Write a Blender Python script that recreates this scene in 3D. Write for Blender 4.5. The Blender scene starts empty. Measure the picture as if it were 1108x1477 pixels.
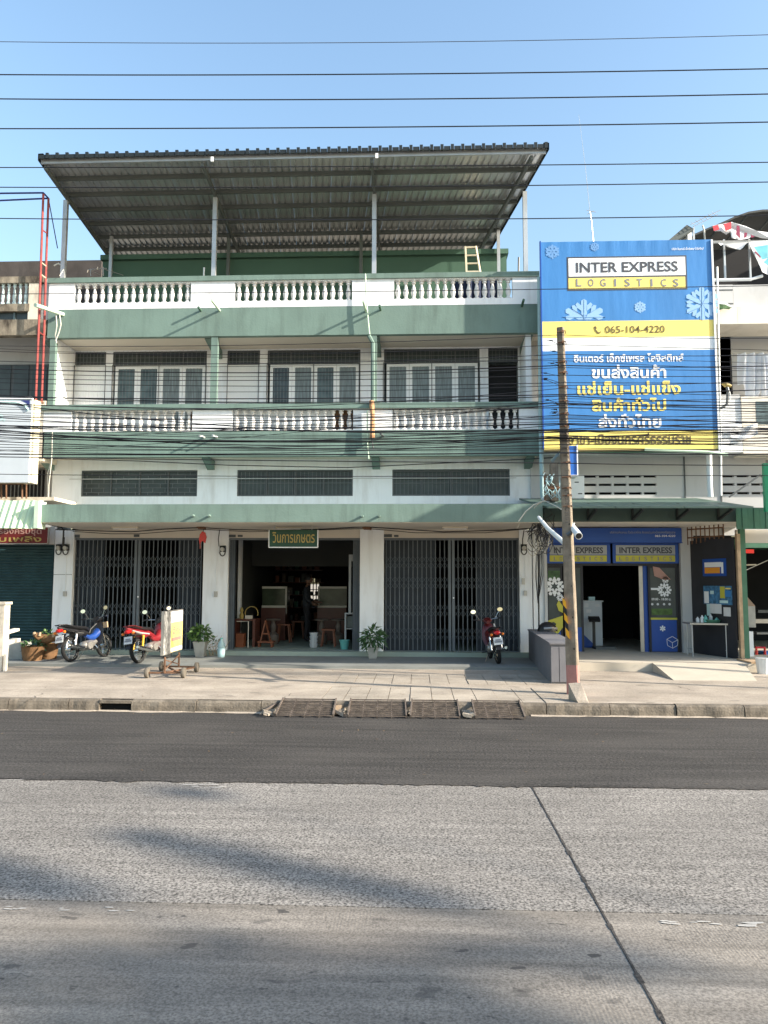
import bpy, math, random
from mathutils import Vector, Matrix
random.seed(7)
scene = bpy.context.scene
COL = scene.collection
R = math.radians

# ------------------------------------------------------------------ camera, sky, sun, exposure
CAM = Vector((0.0, -17.9, 1.9)); FPX = 1109.0
PSI, THETA, ROLL = R(2.48), R(5.23), R(0.17)
fwd = Vector((-math.sin(PSI)*math.cos(THETA), math.cos(PSI)*math.cos(THETA), math.sin(THETA)))
rt0 = Vector((math.cos(PSI), math.sin(PSI), 0)); up0 = rt0.cross(fwd)
rgt = rt0*math.cos(ROLL) + up0*math.sin(ROLL); upv = up0*math.cos(ROLL) - rt0*math.sin(ROLL)
cd = bpy.data.cameras.new('camera'); cam = bpy.data.objects.new('camera', cd); COL.objects.link(cam)
M3 = Matrix((rgt, upv, -fwd)).transposed()
cam.matrix_world = Matrix.Translation(CAM) @ M3.to_4x4()
cd.sensor_fit = 'HORIZONTAL'; cd.sensor_width = 36.0; cd.lens = 36.0*FPX/1108.0
cd.clip_start = 0.05; cd.clip_end = 3000
scene.camera = cam

SUN_AZ, SUN_EL = R(73.5), R(25.2)       # azimuth to the right of the facade normal
sdir = Vector((math.sin(SUN_AZ)*math.cos(SUN_EL), -math.cos(SUN_AZ)*math.cos(SUN_EL), math.sin(SUN_EL)))
w = bpy.data.worlds.new('World'); scene.world = w; w.use_nodes = True
nt = w.node_tree; nt.nodes.clear()
sky = nt.nodes.new('ShaderNodeTexSky'); sky.sky_type = 'NISHITA'; sky.sun_disc = False
sky.sun_elevation = SUN_EL; sky.sun_rotation = math.atan2(sdir.x, sdir.y)
sky.altitude = 0; sky.air_density = 1.65; sky.dust_density = 2.0; sky.ozone_density = 3.4
bg = nt.nodes.new('ShaderNodeBackground'); bg.inputs[1].default_value = 0.15
ow = nt.nodes.new('ShaderNodeOutputWorld')
nt.links.new(sky.outputs[0], bg.inputs[0]); nt.links.new(bg.outputs[0], ow.inputs[0])
sl = bpy.data.lights.new('sun', 'SUN'); sl.energy = 5.0; sl.angle = R(0.55); sl.color = (1.0, 0.90, 0.76)
so = bpy.data.objects.new('sun', sl); COL.objects.link(so)
so.location = (30, -40, 30); so.rotation_euler = sdir.to_track_quat('Z', 'Y').to_euler()
vs = scene.view_settings
vs.view_transform = 'Standard'; vs.look = 'None'; vs.exposure = 1.15; vs.gamma = 1.0; vs.use_curve_mapping = False
scene.render.engine = 'CYCLES'
scene.cycles.max_bounces = 8

# ------------------------------------------------------------------ placing helpers (pixel of the photo -> point on a real plane)
def ray(px, py): return fwd*FPX + rgt*(px-554.0) - upv*(py-738.5)
def at(px, py, Y):
    d = ray(px, py); t = (Y-CAM.y)/d.y
    return CAM + d*t
def atz(px, py, z):
    d = ray(px, py); t = (z-CAM.z)/d.z
    return CAM + d*t
def XX(px, Y, py=700): return at(px, py, Y).x
def ZZ(py, Y, px=424): return at(px, py, Y).z
def rect(x0, y0, x1, y1, Y):
    xm, ym = (x0+x1)/2, (y0+y1)/2
    return at(x0, ym, Y).x, at(x1, ym, Y).x, at(xm, y1, Y).z, at(xm, y0, Y).z   # X0 X1 Z0 Z1

# ------------------------------------------------------------------ mesh builder
class MB:
    def __init__(s): s.v = []; s.f = []
    def add(s, vs, fs):
        n = len(s.v); s.v += [tuple(p) for p in vs]; s.f += [tuple(i+n for i in f) for f in fs]; return s
    def box(s, x0, x1, y0, y1, z0, z1):
        return s.add([(x0,y0,z0),(x1,y0,z0),(x1,y1,z0),(x0,y1,z0),(x0,y0,z1),(x1,y0,z1),(x1,y1,z1),(x0,y1,z1)],
            [(0,3,2,1),(4,5,6,7),(0,1,5,4),(1,2,6,5),(2,3,7,6),(3,0,4,7)])
    def pbox(s, x0, y0, x1, y1, Yf, Yb):            # photo rectangle on plane Yf, extruded back to Yb
        a, b, c, d = rect(x0, y0, x1, y1, Yf)
        return s.box(a, b, min(Yf,Yb), max(Yf,Yb), c, d)
    def obox(s, c, ax, ay, az, hx, hy, hz):         # oriented box
        c = Vector(c); ax = Vector(ax).normalized(); ay = Vector(ay).normalized(); az = Vector(az).normalized()
        vs = []
        for k in (-1, 1):
            for (i, j) in ((-1,-1),(1,-1),(1,1),(-1,1)): vs.append(c+ax*hx*i+ay*hy*j+az*hz*k)
        return s.add(vs, [(0,3,2,1),(4,5,6,7),(0,1,5,4),(1,2,6,5),(2,3,7,6),(3,0,4,7)])
    def bar(s, p, q, w, h=None, up=(0,0,1)):        # rectangular bar from p to q
        p = Vector(p); q = Vector(q); d = q-p; h = w if h is None else h
        u = Vector(up)
        if abs(d.normalized().dot(u)) > 0.98: u = Vector((0,1,0))
        a = d.cross(u).normalized(); b = a.cross(d).normalized()
        return s.obox((p+q)/2, d, a, b, d.length/2, w/2, h/2)
    def prism(s, poly, y0, y1):                      # polygon in XZ extruded along Y
        n = len(poly)
        vs = [(x, y0, z) for x, z in poly] + [(x, y1, z) for x, z in poly]
        fs = [tuple(range(n)), tuple(range(2*n-1, n-1, -1))] + [(i, i+n, (i+1)%n+n, (i+1)%n) for i in range(n)]
        return s.add(vs, fs)
    def prismz(s, poly, z0, z1):
        n = len(poly)
        vs = [(x, y, z0) for x, y in poly] + [(x, y, z1) for x, y in poly]
        fs = [tuple(range(n-1,-1,-1)), tuple(range(n, 2*n))] + [(i, (i+1)%n, (i+1)%n+n, i+n) for i in range(n)]
        return s.add(vs, fs)
    def tube(s, pts, r, n=6, caps=True):
        pts = [Vector(p) for p in pts]; m = len(pts)
        rs = r if isinstance(r, (list, tuple)) else [r]*m
        base = len(s.v); prev = None
        for i, p in enumerate(pts):
            t = (pts[min(i+1, m-1)] - pts[max(i-1, 0)]).normalized()
            if prev is None:
                u = Vector((0,0,1)) if abs(t.z) < 0.9 else Vector((1,0,0))
                a = t.cross(u).normalized()
            else:
                a = (prev - t*prev.dot(t)).normalized()
            prev = a; b = t.cross(a)
            for k in range(n):
                an = 2*math.pi*k/n
                s.v.append(tuple(p + (a*math.cos(an)+b*math.sin(an))*rs[i]))
        for i in range(m-1):
            for k in range(n):
                s.f.append((base+i*n+k, base+i*n+(k+1)%n, base+(i+1)*n+(k+1)%n, base+(i+1)*n+k))
        if caps:
            s.f.append(tuple(base+k for k in range(n-1,-1,-1))); s.f.append(tuple(base+(m-1)*n+k for k in range(n)))
        return s
    def lathe(s, prof, c=(0,0,0), n=10, axis='z'):   # prof: [(r, h)]
        base = len(s.v)
        for r, h in prof:
            for k in range(n):
                a = 2*math.pi*k/n; x, y = r*math.cos(a), r*math.sin(a)
                if axis == 'z': p = (c[0]+x, c[1]+y, c[2]+h)
                elif axis == 'y': p = (c[0]+x, c[1]+h, c[2]+y)
                else: p = (c[0]+h, c[1]+x, c[2]+y)
                s.v.append(p)
        m = len(prof)
        for i in range(m-1):
            for k in range(n): s.f.append((base+i*n+k, base+i*n+(k+1)%n, base+(i+1)*n+(k+1)%n, base+(i+1)*n+k))
        s.f.append(tuple(base+k for k in range(n-1,-1,-1))); s.f.append(tuple(base+(m-1)*n+k for k in range(n)))
        return s
    def loft(s, rings):                              # list of rings of equal point count
        base = len(s.v); n = len(rings[0])
        for r in rings: s.v += [tuple(p) for p in r]
        for i in range(len(rings)-1):
            for k in range(n): s.f.append((base+i*n+k, base+i*n+(k+1)%n, base+(i+1)*n+(k+1)%n, base+(i+1)*n+k))
        s.f.append(tuple(base+k for k in range(n-1,-1,-1))); s.f.append(tuple(base+(len(rings)-1)*n+k for k in range(n)))
        return s
    def grid(s, fn, nu, nv):                         # open surface fn(u,v)->point
        base = len(s.v)
        for j in range(nv+1):
            for i in range(nu+1): s.v.append(tuple(fn(i/nu, j/nv)))
        for j in range(nv):
            for i in range(nu):
                a = base+j*(nu+1)+i; s.f.append((a, a+1, a+nu+2, a+nu+1))
        return s
    def mesh(s, name, m, smooth=False):
        me = bpy.data.meshes.new(name); me.from_pydata(s.v, [], s.f); me.update()
        if m: me.materials.append(m)
        if smooth:
            me.shade_smooth()
            try: me.set_sharp_from_angle(angle=R(40))
            except Exception: pass
        return me
    def build(s, name, m, parent=None, local=False, smooth=False, **props):
        if parent is None and not local and s.v:      # top-level: origin at the base
            xs, ys, zs = zip(*s.v); c = ((min(xs)+max(xs))/2, (min(ys)+max(ys))/2, min(zs))
            s.v = [(x-c[0], y-c[1], z-c[2]) for x, y, z in s.v]
        else: c = (0,0,0)
        o = bpy.data.objects.new(name, s.mesh(name, m, smooth)); COL.objects.link(o)
        o.location = c
        if parent is not None:
            o.parent = parent
            if not local and parent.type == 'EMPTY': o.location = -Vector(parent.location)
        for k, v in props.items(): o[k] = v
        return o
def empty(name, loc, label, cat, group=None, rz=0):
    o = bpy.data.objects.new(name, None); COL.objects.link(o); o.empty_display_size = 0.2
    o.location = loc; o.rotation_euler = (0, 0, rz); o['label'] = label; o['category'] = cat
    if group: o['group'] = group
    return o
def tag(o, label, cat, group=None):
    o['label'] = label; o['category'] = cat
    if group: o['group'] = group
    return o
def put(name, me, parent, loc, rot=(0,0,0), sc=(1,1,1)):   # instance of a shared mesh as a part
    o = bpy.data.objects.new(name, me); COL.objects.link(o)
    off = Vector(parent.location) if (parent is not None and parent.type == 'EMPTY') else Vector((0,0,0))
    o.parent = parent; o.location = Vector(loc)-off; o.rotation_euler = rot; o.scale = sc
    return o
def kids(o): return [c for c in o.children]
def copy_tree(o, parent=None):
    c = o.copy(); COL.objects.link(c)
    if parent: c.parent = parent
    for ch in kids(o): copy_tree(ch, c)
    return c
def catenary(p, q, sag, n=14):
    p = Vector(p); q = Vector(q); out = []
    for i in range(n+1):
        t = i/n; v = p.lerp(q, t); v.z -= sag*4*t*(1-t); out.append(v)
    return out

# ------------------------------------------------------------------ materials
def mat(name, col, rough=0.7, var=0.08, scale=1.5, bump=0.0, bscale=30, metal=0.0, dirt=None, dcol=(0.08,0.065,0.05),
        streak=1.0, dscale=2.0, spec=0.4, fine=0.0, runs=0.0, alpha=None, trans=0.0, stretch=(1,1,1)):
    m = bpy.data.materials.new(name); m.use_nodes = True; t = m.node_tree; N = t.nodes; L = t.links
    b = N['Principled BSDF']; b.inputs['Roughness'].default_value = rough; b.inputs['Metallic'].default_value = metal
    b.inputs['Specular IOR Level'].default_value = spec
    b.inputs['Transmission Weight'].default_value = trans
    if alpha is not None: b.inputs['Alpha'].default_value = alpha
    g = N.new('ShaderNodeNewGeometry')
    mp = N.new('ShaderNodeMapping'); mp.inputs['Scale'].default_value = stretch; L.new(g.outputs['Position'], mp.inputs[0])
    n1 = N.new('ShaderNodeTexNoise'); n1.inputs['Scale'].default_value = scale; n1.inputs['Detail'].default_value = 6
    L.new(mp.outputs[0], n1.inputs['Vector'])
    mr = N.new('ShaderNodeMapRange'); mr.inputs[1].default_value = 0.3; mr.inputs[2].default_value = 0.7
    mr.inputs[3].default_value = 1-var; mr.inputs[4].default_value = 1+var; L.new(n1.outputs[0], mr.inputs[0])
    mx = N.new('ShaderNodeVectorMath'); mx.operation = 'SCALE'; mx.inputs[0].default_value = col; L.new(mr.outputs[0], mx.inputs['Scale'])
    out = mx.outputs[0]
    if fine:
        n2 = N.new('ShaderNodeTexNoise'); n2.inputs['Scale'].default_value = bscale; n2.inputs['Detail'].default_value = 3
        L.new(mp.outputs[0], n2.inputs['Vector'])
        m2 = N.new('ShaderNodeMapRange'); m2.inputs[1].default_value = 0.35; m2.inputs[2].default_value = 0.65
        m2.inputs[3].default_value = 1-fine; m2.inputs[4].default_value = 1+fine; L.new(n2.outputs[0], m2.inputs[0])
        x2 = N.new('ShaderNodeVectorMath'); x2.operation = 'SCALE'; L.new(out, x2.inputs[0]); L.new(m2.outputs[0], x2.inputs['Scale'])
        out = x2.outputs[0]
    if dirt:
        md = N.new('ShaderNodeMapping'); md.inputs['Scale'].default_value = (1, 1, streak); L.new(g.outputs['Position'], md.inputs[0])
        n3 = N.new('ShaderNodeTexNoise'); n3.inputs['Scale'].default_value = dscale; n3.inputs['Detail'].default_value = 8
        n3.inputs['Roughness'].default_value = 0.65; L.new(md.outputs[0], n3.inputs['Vector'])
        m3 = N.new('ShaderNodeMapRange'); m3.inputs[1].default_value = 0.62-dirt*0.3; m3.inputs[2].default_value = 0.8-dirt*0.2
        m3.inputs[3].default_value = 0; m3.inputs[4].default_value = min(1, dirt*1.2); L.new(n3.outputs[0], m3.inputs[0])
        xx = N.new('ShaderNodeMix'); xx.data_type = 'RGBA'; L.new(m3.outputs[0], xx.inputs[0]); L.new(out, xx.inputs[6])
        xx.inputs[7].default_value = (*dcol, 1); out = xx.outputs[2]
    if runs:
        for (sx, lo_, am_) in ((5, 0.56, runs), (16, 0.60, runs*0.7)):
            mr_ = N.new('ShaderNodeMapping'); mr_.inputs['Scale'].default_value = (sx, sx, 0.5); L.new(g.outputs['Position'], mr_.inputs[0])
            nr = N.new('ShaderNodeTexNoise'); nr.inputs['Scale'].default_value = 1.0; nr.inputs['Detail'].default_value = 5; L.new(mr_.outputs[0], nr.inputs['Vector'])
            mm = N.new('ShaderNodeMapRange'); mm.inputs[1].default_value = lo_; mm.inputs[2].default_value = lo_+0.16; mm.inputs[3].default_value = 0; mm.inputs[4].default_value = am_; L.new(nr.outputs[0], mm.inputs[0])
            mq = N.new('ShaderNodeMix'); mq.data_type = 'RGBA'; L.new(mm.outputs[0], mq.inputs[0]); L.new(out, mq.inputs[6]); mq.inputs[7].default_value = (*dcol, 1); out = mq.outputs[2]
    L.new(out, b.inputs['Base Color'])
    if bump:
        nb = N.new('ShaderNodeTexNoise'); nb.inputs['Scale'].default_value = bscale; nb.inputs['Detail'].default_value = 5
        L.new(mp.outputs[0], nb.inputs['Vector'])
        bp = N.new('ShaderNodeBump'); bp.inputs['Strength'].default_value = bump; bp.inputs['Distance'].default_value = 0.01
        L.new(nb.outputs[0], bp.inputs['Height']); L.new(bp.outputs[0], b.inputs['Normal'])
    return m
M = {}
M['green'] = mat('sage_green_paint', (0.152,0.228,0.202), 0.8, 0.1, 1.1, 0.3, 25, dirt=0.42, dcol=(0.08,0.115,0.10), runs=0.35, streak=0.2, dscale=3)
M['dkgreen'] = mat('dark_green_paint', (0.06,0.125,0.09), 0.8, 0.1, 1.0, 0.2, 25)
M['white'] = mat('white_wall_paint', (0.80,0.83,0.86), 0.8, 0.03, 0.8, 0.2, 25, dirt=0.38, dcol=(0.5,0.49,0.47), runs=0.25, streak=0.22, dscale=3)
M['white2'] = mat('white_trim_paint', (0.8,0.82,0.83), 0.6, 0.03, 2.0)
M['cream'] = mat('cream_soffit_paint', (0.62,0.57,0.49), 0.85, 0.05, 1.0, 0.1, 25)
M['grime'] = mat('weathered_concrete', (0.30,0.26,0.2), 0.9, 0.25, 2.5, 0.5, 30, dirt=0.85, dcol=(0.05,0.04,0.03), streak=0.4, dscale=3)
M['grimeW'] = mat('stained_cream_wall', (0.66,0.6,0.5), 0.9, 0.12, 2.5, 0.4, 30, dirt=0.55, dcol=(0.13,0.1,0.08), streak=0.35, dscale=3)
M['oldgrey'] = mat('grey_wall_paint', (0.5,0.51,0.52), 0.85, 0.05, 1.0, 0.1, 25, dirt=0.25, dcol=(0.25,0.24,0.22), streak=0.3)
M['oldcream'] = mat('aged_cream_wall', (0.72,0.68,0.6), 0.85, 0.05, 1.5, 0.2, 25, dirt=0.35, dcol=(0.35,0.3,0.24), streak=0.25)
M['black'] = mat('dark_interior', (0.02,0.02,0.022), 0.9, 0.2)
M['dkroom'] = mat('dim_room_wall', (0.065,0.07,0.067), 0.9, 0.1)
M['floor'] = mat('polished_cement_floor', (0.17,0.19,0.18), 0.35, 0.15, 2.0, 0.05, 30)
M['wood'] = mat('dark_red_wood', (0.10,0.03,0.02), 0.4, 0.2, 4)
M['wood2'] = mat('orange_brown_wood', (0.2,0.065,0.03), 0.5, 0.2, 5)
M['timber'] = mat('weathered_timber', (0.42,0.3,0.19), 0.85, 0.25, 6, 0.4, 40, dirt=0.4)
M['steel'] = mat('galvanised_steel', (0.5,0.52,0.53), 0.45, 0.1, 4, metal=0.6, dirt=0.15, dcol=(0.3,0.28,0.26))
M['sheet'] = mat('galvanised_roof_sheet', (0.62,0.63,0.63), 0.3, 0.12, 2.0, metal=0.7, dirt=0.2, dcol=(0.2,0.17,0.13))
M['purlin'] = mat('primer_grey_purlin', (0.1,0.115,0.11), 0.6, 0.1, 2)
M['roofedge'] = mat('dark_roof_flashing', (0.015,0.02,0.022), 0.5, 0.15, 3)
M['gatebar'] = mat('grey_gate_bar_paint', (0.115,0.135,0.155), 0.5, 0.12, 3, spec=0.5)
M['gatesheet'] = mat('blue_grey_gate_sheet', (0.022,0.03,0.042), 0.55, 0.2, 3)
M['frame'] = mat('dark_grey_window_frame', (0.085,0.095,0.1), 0.5, 0.1, 4)
M['glass'] = mat('dark_window_glass', (0.05,0.065,0.068), 0.28, 0.25, 3, spec=0.35)
M['glassb'] = mat('blue_tinted_glass', (0.10,0.14,0.15), 0.25, 0.3, 5, spec=0.4)
M['glassc'] = mat('curtained_window_glass', (0.19,0.23,0.235), 0.3, 0.35, 7, stretch=(5,1,0.4), spec=0.5)
M['glassd'] = mat('dim_window_glass', (0.055,0.075,0.085), 0.2, 0.3, 4, spec=0.5)
M['bars'] = mat('grey_grille_bar', (0.17,0.185,0.19), 0.6, 0.1, 6)
M['shutter'] = mat('teal_roller_shutter', (0.018,0.05,0.058), 0.5, 0.2, 3, dirt=0.15, dcol=(0.03,0.04,0.04))
M['red'] = mat('red_frame_paint', (0.27,0.05,0.045), 0.65, 0.25, 8, dirt=0.4, dcol=(0.2,0.06,0.05), dscale=10)
M['rust'] = mat('rusty_iron', (0.16,0.085,0.05), 0.9, 0.35, 10, 0.4, 60, dirt=0.4, dcol=(0.05,0.03,0.02), dscale=8)
M['grate'] = mat('rusted_grate_bars', (0.105,0.085,0.072), 0.9, 0.35, 10, 0.4, 60)
M['redsign'] = mat('dark_red_signboard', (0.13,0.013,0.013), 0.5, 0.15, 3)
M['goldp'] = mat('gold_lettering', (0.36,0.27,0.08), 0.5, 0.1, 3)
M['pinkp'] = mat('pale_pink_lettering', (0.42,0.24,0.2), 0.5, 0.1, 3)
M['signgreen'] = mat('bottle_green_signboard', (0.012,0.055,0.03), 0.4, 0.15, 3)
M['blue'] = mat('banner_blue_vinyl', (0.05,0.205,0.50), 0.45, 0.09, 0.8, 0.8, 2.2, spec=0.35, stretch=(2.2,1,0.5))
M['blue2'] = mat('royal_blue_panel', (0.012,0.07,0.33), 0.45, 0.06, 2)
M['pale'] = mat('banner_pale_blue_print', (0.27,0.46,0.72), 0.5, 0.03, 2)
M['paleline'] = mat('banner_line_print', (0.14,0.31,0.6), 0.5, 0.03, 2)
M['yellow'] = mat('banner_yellow_vinyl', (0.85,0.7,0.19), 0.5, 0.03, 1)
M['yellow2'] = mat('dull_yellow_panel', (0.5,0.47,0.06), 0.5, 0.08, 2)
M['bwhite'] = mat('banner_white_vinyl', (0.8,0.83,0.86), 0.5, 0.03, 1)
M['ink'] = mat('dark_ink', (0.06,0.065,0.08), 0.5, 0.05, 2)
M['ink2'] = mat('brown_ink', (0.13,0.1,0.04), 0.5, 0.05, 2)
M['grape'] = mat('grey_ink', (0.2,0.21,0.24), 0.5, 0.05, 2)
M['cable'] = mat('black_cable_sheath', (0.012,0.012,0.015), 0.5, 0.1, 3)
M['cable2'] = mat('grey_cable_sheath', (0.05,0.05,0.055), 0.6, 0.1, 3)
M['cable3'] = mat('pale_cable_sheath', (0.55,0.54,0.48), 0.6, 0.1, 3)
M['pole'] = mat('weathered_concrete_pole', (0.235,0.195,0.15), 0.95, 0.25, 7, 0.8, 40, dirt=0.5, dcol=(0.08,0.06,0.045), streak=0.25, dscale=9)
M['pink'] = mat('faded_pink_paint', (0.36,0.17,0.15), 0.85, 0.15, 8, 0.3, 40, dirt=0.3, dcol=(0.3,0.16,0.12), dscale=8)
M['pvc'] = mat('pale_blue_pvc', (0.36,0.52,0.55), 0.45, 0.08, 3)
M['pvcw'] = mat('white_pvc', (0.72,0.75,0.76), 0.4, 0.05, 3)
M['pvcg'] = mat('pale_green_pipe', (0.5,0.64,0.5), 0.5, 0.08, 3)
M['pgreen'] = mat('pale_green_awning_sheet', (0.52,0.66,0.45), 0.6, 0.08, 2, dirt=0.2, dcol=(0.3,0.38,0.25), streak=0.3)
M['awn'] = mat('grey_green_awning_sheet', (0.10,0.155,0.13), 0.5, 0.15, 2)
M['rubber'] = mat('tyre_rubber', (0.018,0.018,0.018), 0.85, 0.3, 8)
M['dust'] = mat('dusty_rubber', (0.12,0.105,0.085), 0.9, 0.3, 8)
M['chrome'] = mat('chrome', (0.6,0.6,0.58), 0.2, 0.05, 5, metal=1.0)
M['alu'] = mat('brushed_aluminium', (0.42,0.4,0.37), 0.4, 0.1, 5, metal=0.7)
M['plast'] = mat('black_plastic', (0.015,0.015,0.017), 0.45, 0.15, 6)
M['mred'] = mat('red_motorbike_paint', (0.2,0.01,0.016), 0.4, 0.25, 14, dirt=0.3, dcol=(0.1,0.05,0.04), dscale=12, spec=0.6)
M['mdred'] = mat('maroon_motorbike_paint', (0.09,0.008,0.01), 0.28, 0.08, 5, spec=0.6)
M['mblue'] = mat('blue_motorbike_paint', (0.012,0.05,0.22), 0.35, 0.25, 5, spec=0.6)
M['mwhite'] = mat('white_bike_panel', (0.55,0.55,0.55), 0.3, 0.04, 5)
M['tail'] = mat('red_tail_lens', (0.5,0.01,0.01), 0.2, 0.05, 5, spec=0.6)
M['orange'] = mat('orange_plastic', (0.7,0.18,0.02), 0.4, 0.05, 5)
M['spring'] = mat('yellow_shock_spring', (0.7,0.42,0.02), 0.4, 0.05, 5)
M['mirror'] = mat('mirror_glass', (0.85,0.87,0.9), 0.03, 0.0, 5, metal=1.0)
M['leaf'] = mat('green_leaves', (0.075,0.15,0.035), 0.5, 0.5, 9, spec=0.4)
M['leafd'] = mat('dark_green_leaves', (0.05,0.11,0.04), 0.5, 0.45, 9, spec=0.4)
M['pot'] = mat('pale_concrete_pot', (0.36,0.36,0.33), 0.85, 0.12, 6, 0.2, 40, dirt=0.3)
M['clay'] = mat('brown_woven_basket', (0.17,0.09,0.04), 0.8, 0.3, 12, 0.4, 60, dirt=0.3)
M['teal'] = mat('turquoise_plastic', (0.15,0.47,0.43), 0.4, 0.05, 5)
M['greybox'] = mat('grey_painted_boards', (0.15,0.15,0.165), 0.7, 0.08, 4, 0.2, 30, dirt=0.2, dcol=(0.2,0.19,0.18))
M['card'] = mat('brown_cardboard', (0.55,0.42,0.3), 0.85, 0.08, 5)
M['cloth'] = mat('white_cloth', (0.75,0.77,0.8), 0.9, 0.06, 5)
M['clothd'] = mat('dark_blue_cloth', (0.03,0.04,0.08), 0.9, 0.1, 5)
M['clothp'] = mat('pink_striped_cloth', (0.6,0.12,0.14), 0.9, 0.1, 5)
M['tarp'] = mat('torn_white_tarp', (0.72,0.73,0.74), 0.7, 0.1, 4, 0.3, 15, dirt=0.25, dcol=(0.4,0.38,0.36))
M['tarpr'] = mat('red_tarp_print', (0.55,0.06,0.08), 0.7, 0.1, 4)
M['tarpb'] = mat('turquoise_tarp_print', (0.15,0.5,0.6), 0.7, 0.2, 4)
M['tarpm'] = mat('maroon_tarp_print', (0.25,0.03,0.08), 0.7, 0.1, 4)
M['hoop'] = mat('dark_vault_sheet', (0.04,0.045,0.045), 0.6, 0.2, 3)
M['skin'] = mat('skin', (0.22,0.12,0.08), 0.6, 0.05, 5)
M['hair'] = mat('black_hair', (0.012,0.01,0.01), 0.6, 0.1, 9)
M['shirt'] = mat('dark_patterned_shirt', (0.03,0.033,0.04), 0.9, 0.5, 25)
M['trou'] = mat('black_trousers', (0.02,0.02,0.025), 0.9, 0.1, 9)
M['paper'] = mat('paper', (0.62,0.64,0.66), 0.8, 0.05, 9)
M['oran'] = mat('orange_print', (0.75,0.3,0.03), 0.6, 0.05, 5)
M['postb'] = mat('blue_poster_print', (0.05,0.16,0.3), 0.6, 0.5, 14)
M['panel'] = mat('dark_panel_board', (0.025,0.026,0.032), 0.6, 0.15, 3)
M['greenp'] = mat('green_steel_post', (0.06,0.17,0.11), 0.6, 0.15, 4)
M['signwhite'] = mat('faded_white_acrylic', (0.5,0.55,0.6), 0.35, 0.05, 2, dirt=0.2, dcol=(0.4,0.43,0.47))
M['signside'] = mat('cream_sign_edge', (0.7,0.66,0.5), 0.6, 0.06, 4)
M['navy'] = mat('navy_print', (0.03,0.04,0.17), 0.5, 0.05, 4)
M['cyanp'] = mat('pale_cyan_print', (0.5,0.7,0.72), 0.5, 0.05, 4)
M['bpale'] = mat('faded_aqua_baluster', (0.5,0.62,0.63), 0.75, 0.25, 9, dirt=0.4, dcol=(0.25,0.27,0.25), dscale=9)
M['baluW'] = mat('white_baluster_paint', (0.75,0.74,0.72), 0.75, 0.08, 6, dirt=0.5, dcol=(0.4,0.38,0.36), dscale=9)
M['block'] = mat('grey_block_wall', (0.13,0.15,0.155), 0.85, 0.2, 6)
M['peel'] = mat('peeling_orange_primer', (0.5,0.27,0.14), 0.85, 0.25, 12, 0.4, 40)
M['ladder'] = mat('pale_wood_ladder', (0.6,0.55,0.42), 0.7, 0.1, 6)
M['lamp'] = mat('unlit_tube_lamp', (0.62,0.56,0.45), 0.5, 0.04, 3)
M['plate'] = mat('white_number_plate', (0.62,0.64,0.64), 0.5, 0.05, 9)
M['stripeY'] = mat('yellow_black_band', (0.8,0.38,0.02), 0.6, 0.05, 5)

# ------------------------------------------------------------------ lettering
def text(s, x0, y0, x1, y1, Y, m, parent, bold=0.0, name='lettering', mode='fit', extr=0.002, wfrac=1.0):
    """text whose ink fills the photo rectangle on plane Y; built 2-3 mm proud of it"""
    cu = bpy.data.curves.new('lettering', 'FONT'); cu.body = s; cu.size = 1; cu.offset = bold; cu.resolution_u = 3
    to = bpy.data.objects.new('lettering', cu); COL.objects.link(to)
    bpy.context.view_layer.update()
    me = bpy.data.meshes.new_from_object(to.evaluated_get(bpy.context.evaluated_depsgraph_get()))
    bpy.data.objects.remove(to); bpy.data.curves.remove(cu)
    a, b, c, d = rect(x0, y0, x1, y1, Y)
    vs = me.vertices
    if not len(vs): return None
    mx0 = min(v.co.x for v in vs); mx1 = max(v.co.x for v in vs); my0 = min(v.co.y for v in vs); my1 = max(v.co.y for v in vs)
    for v in vs:
        x = a + (v.co.x-mx0)/(mx1-mx0)*(b-a)*wfrac; z = c + (v.co.y-my0)/(my1-my0)*(d-c)
        v.co = (x, Y-0.004, z)
    me.materials.clear(); me.materials.append(m); me.update()
    o = bpy.data.objects.new(name, me); COL.objects.link(o); o.parent = parent
    if parent.type == 'EMPTY': o.location = -Vector(parent.location)
    return o
def text_free(s, m, size_w, size_h, name='lettering', bold=0.0, parent=None):
    cu = bpy.data.curves.new('lettering', 'FONT'); cu.body = s; cu.size = 1; cu.offset = bold; cu.resolution_u = 2
    to = bpy.data.objects.new('lettering', cu); COL.objects.link(to); bpy.context.view_layer.update()
    me = bpy.data.meshes.new_from_object(to.evaluated_get(bpy.context.evaluated_depsgraph_get()))
    bpy.data.objects.remove(to); bpy.data.curves.remove(cu)
    vs = me.vertices
    mx0 = min(v.co.x for v in vs); mx1 = max(v.co.x for v in vs); my0 = min(v.co.y for v in vs); my1 = max(v.co.y for v in vs)
    for v in vs:
        v.co = ((v.co.x-mx0)/(mx1-mx0)*size_w-size_w/2, 0, (v.co.y-my0)/(my1-my0)*size_h-size_h/2)
    me.materials.clear(); me.materials.append(m)
    o = bpy.data.objects.new(name, me); COL.objects.link(o); o.parent = parent
    return o
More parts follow.
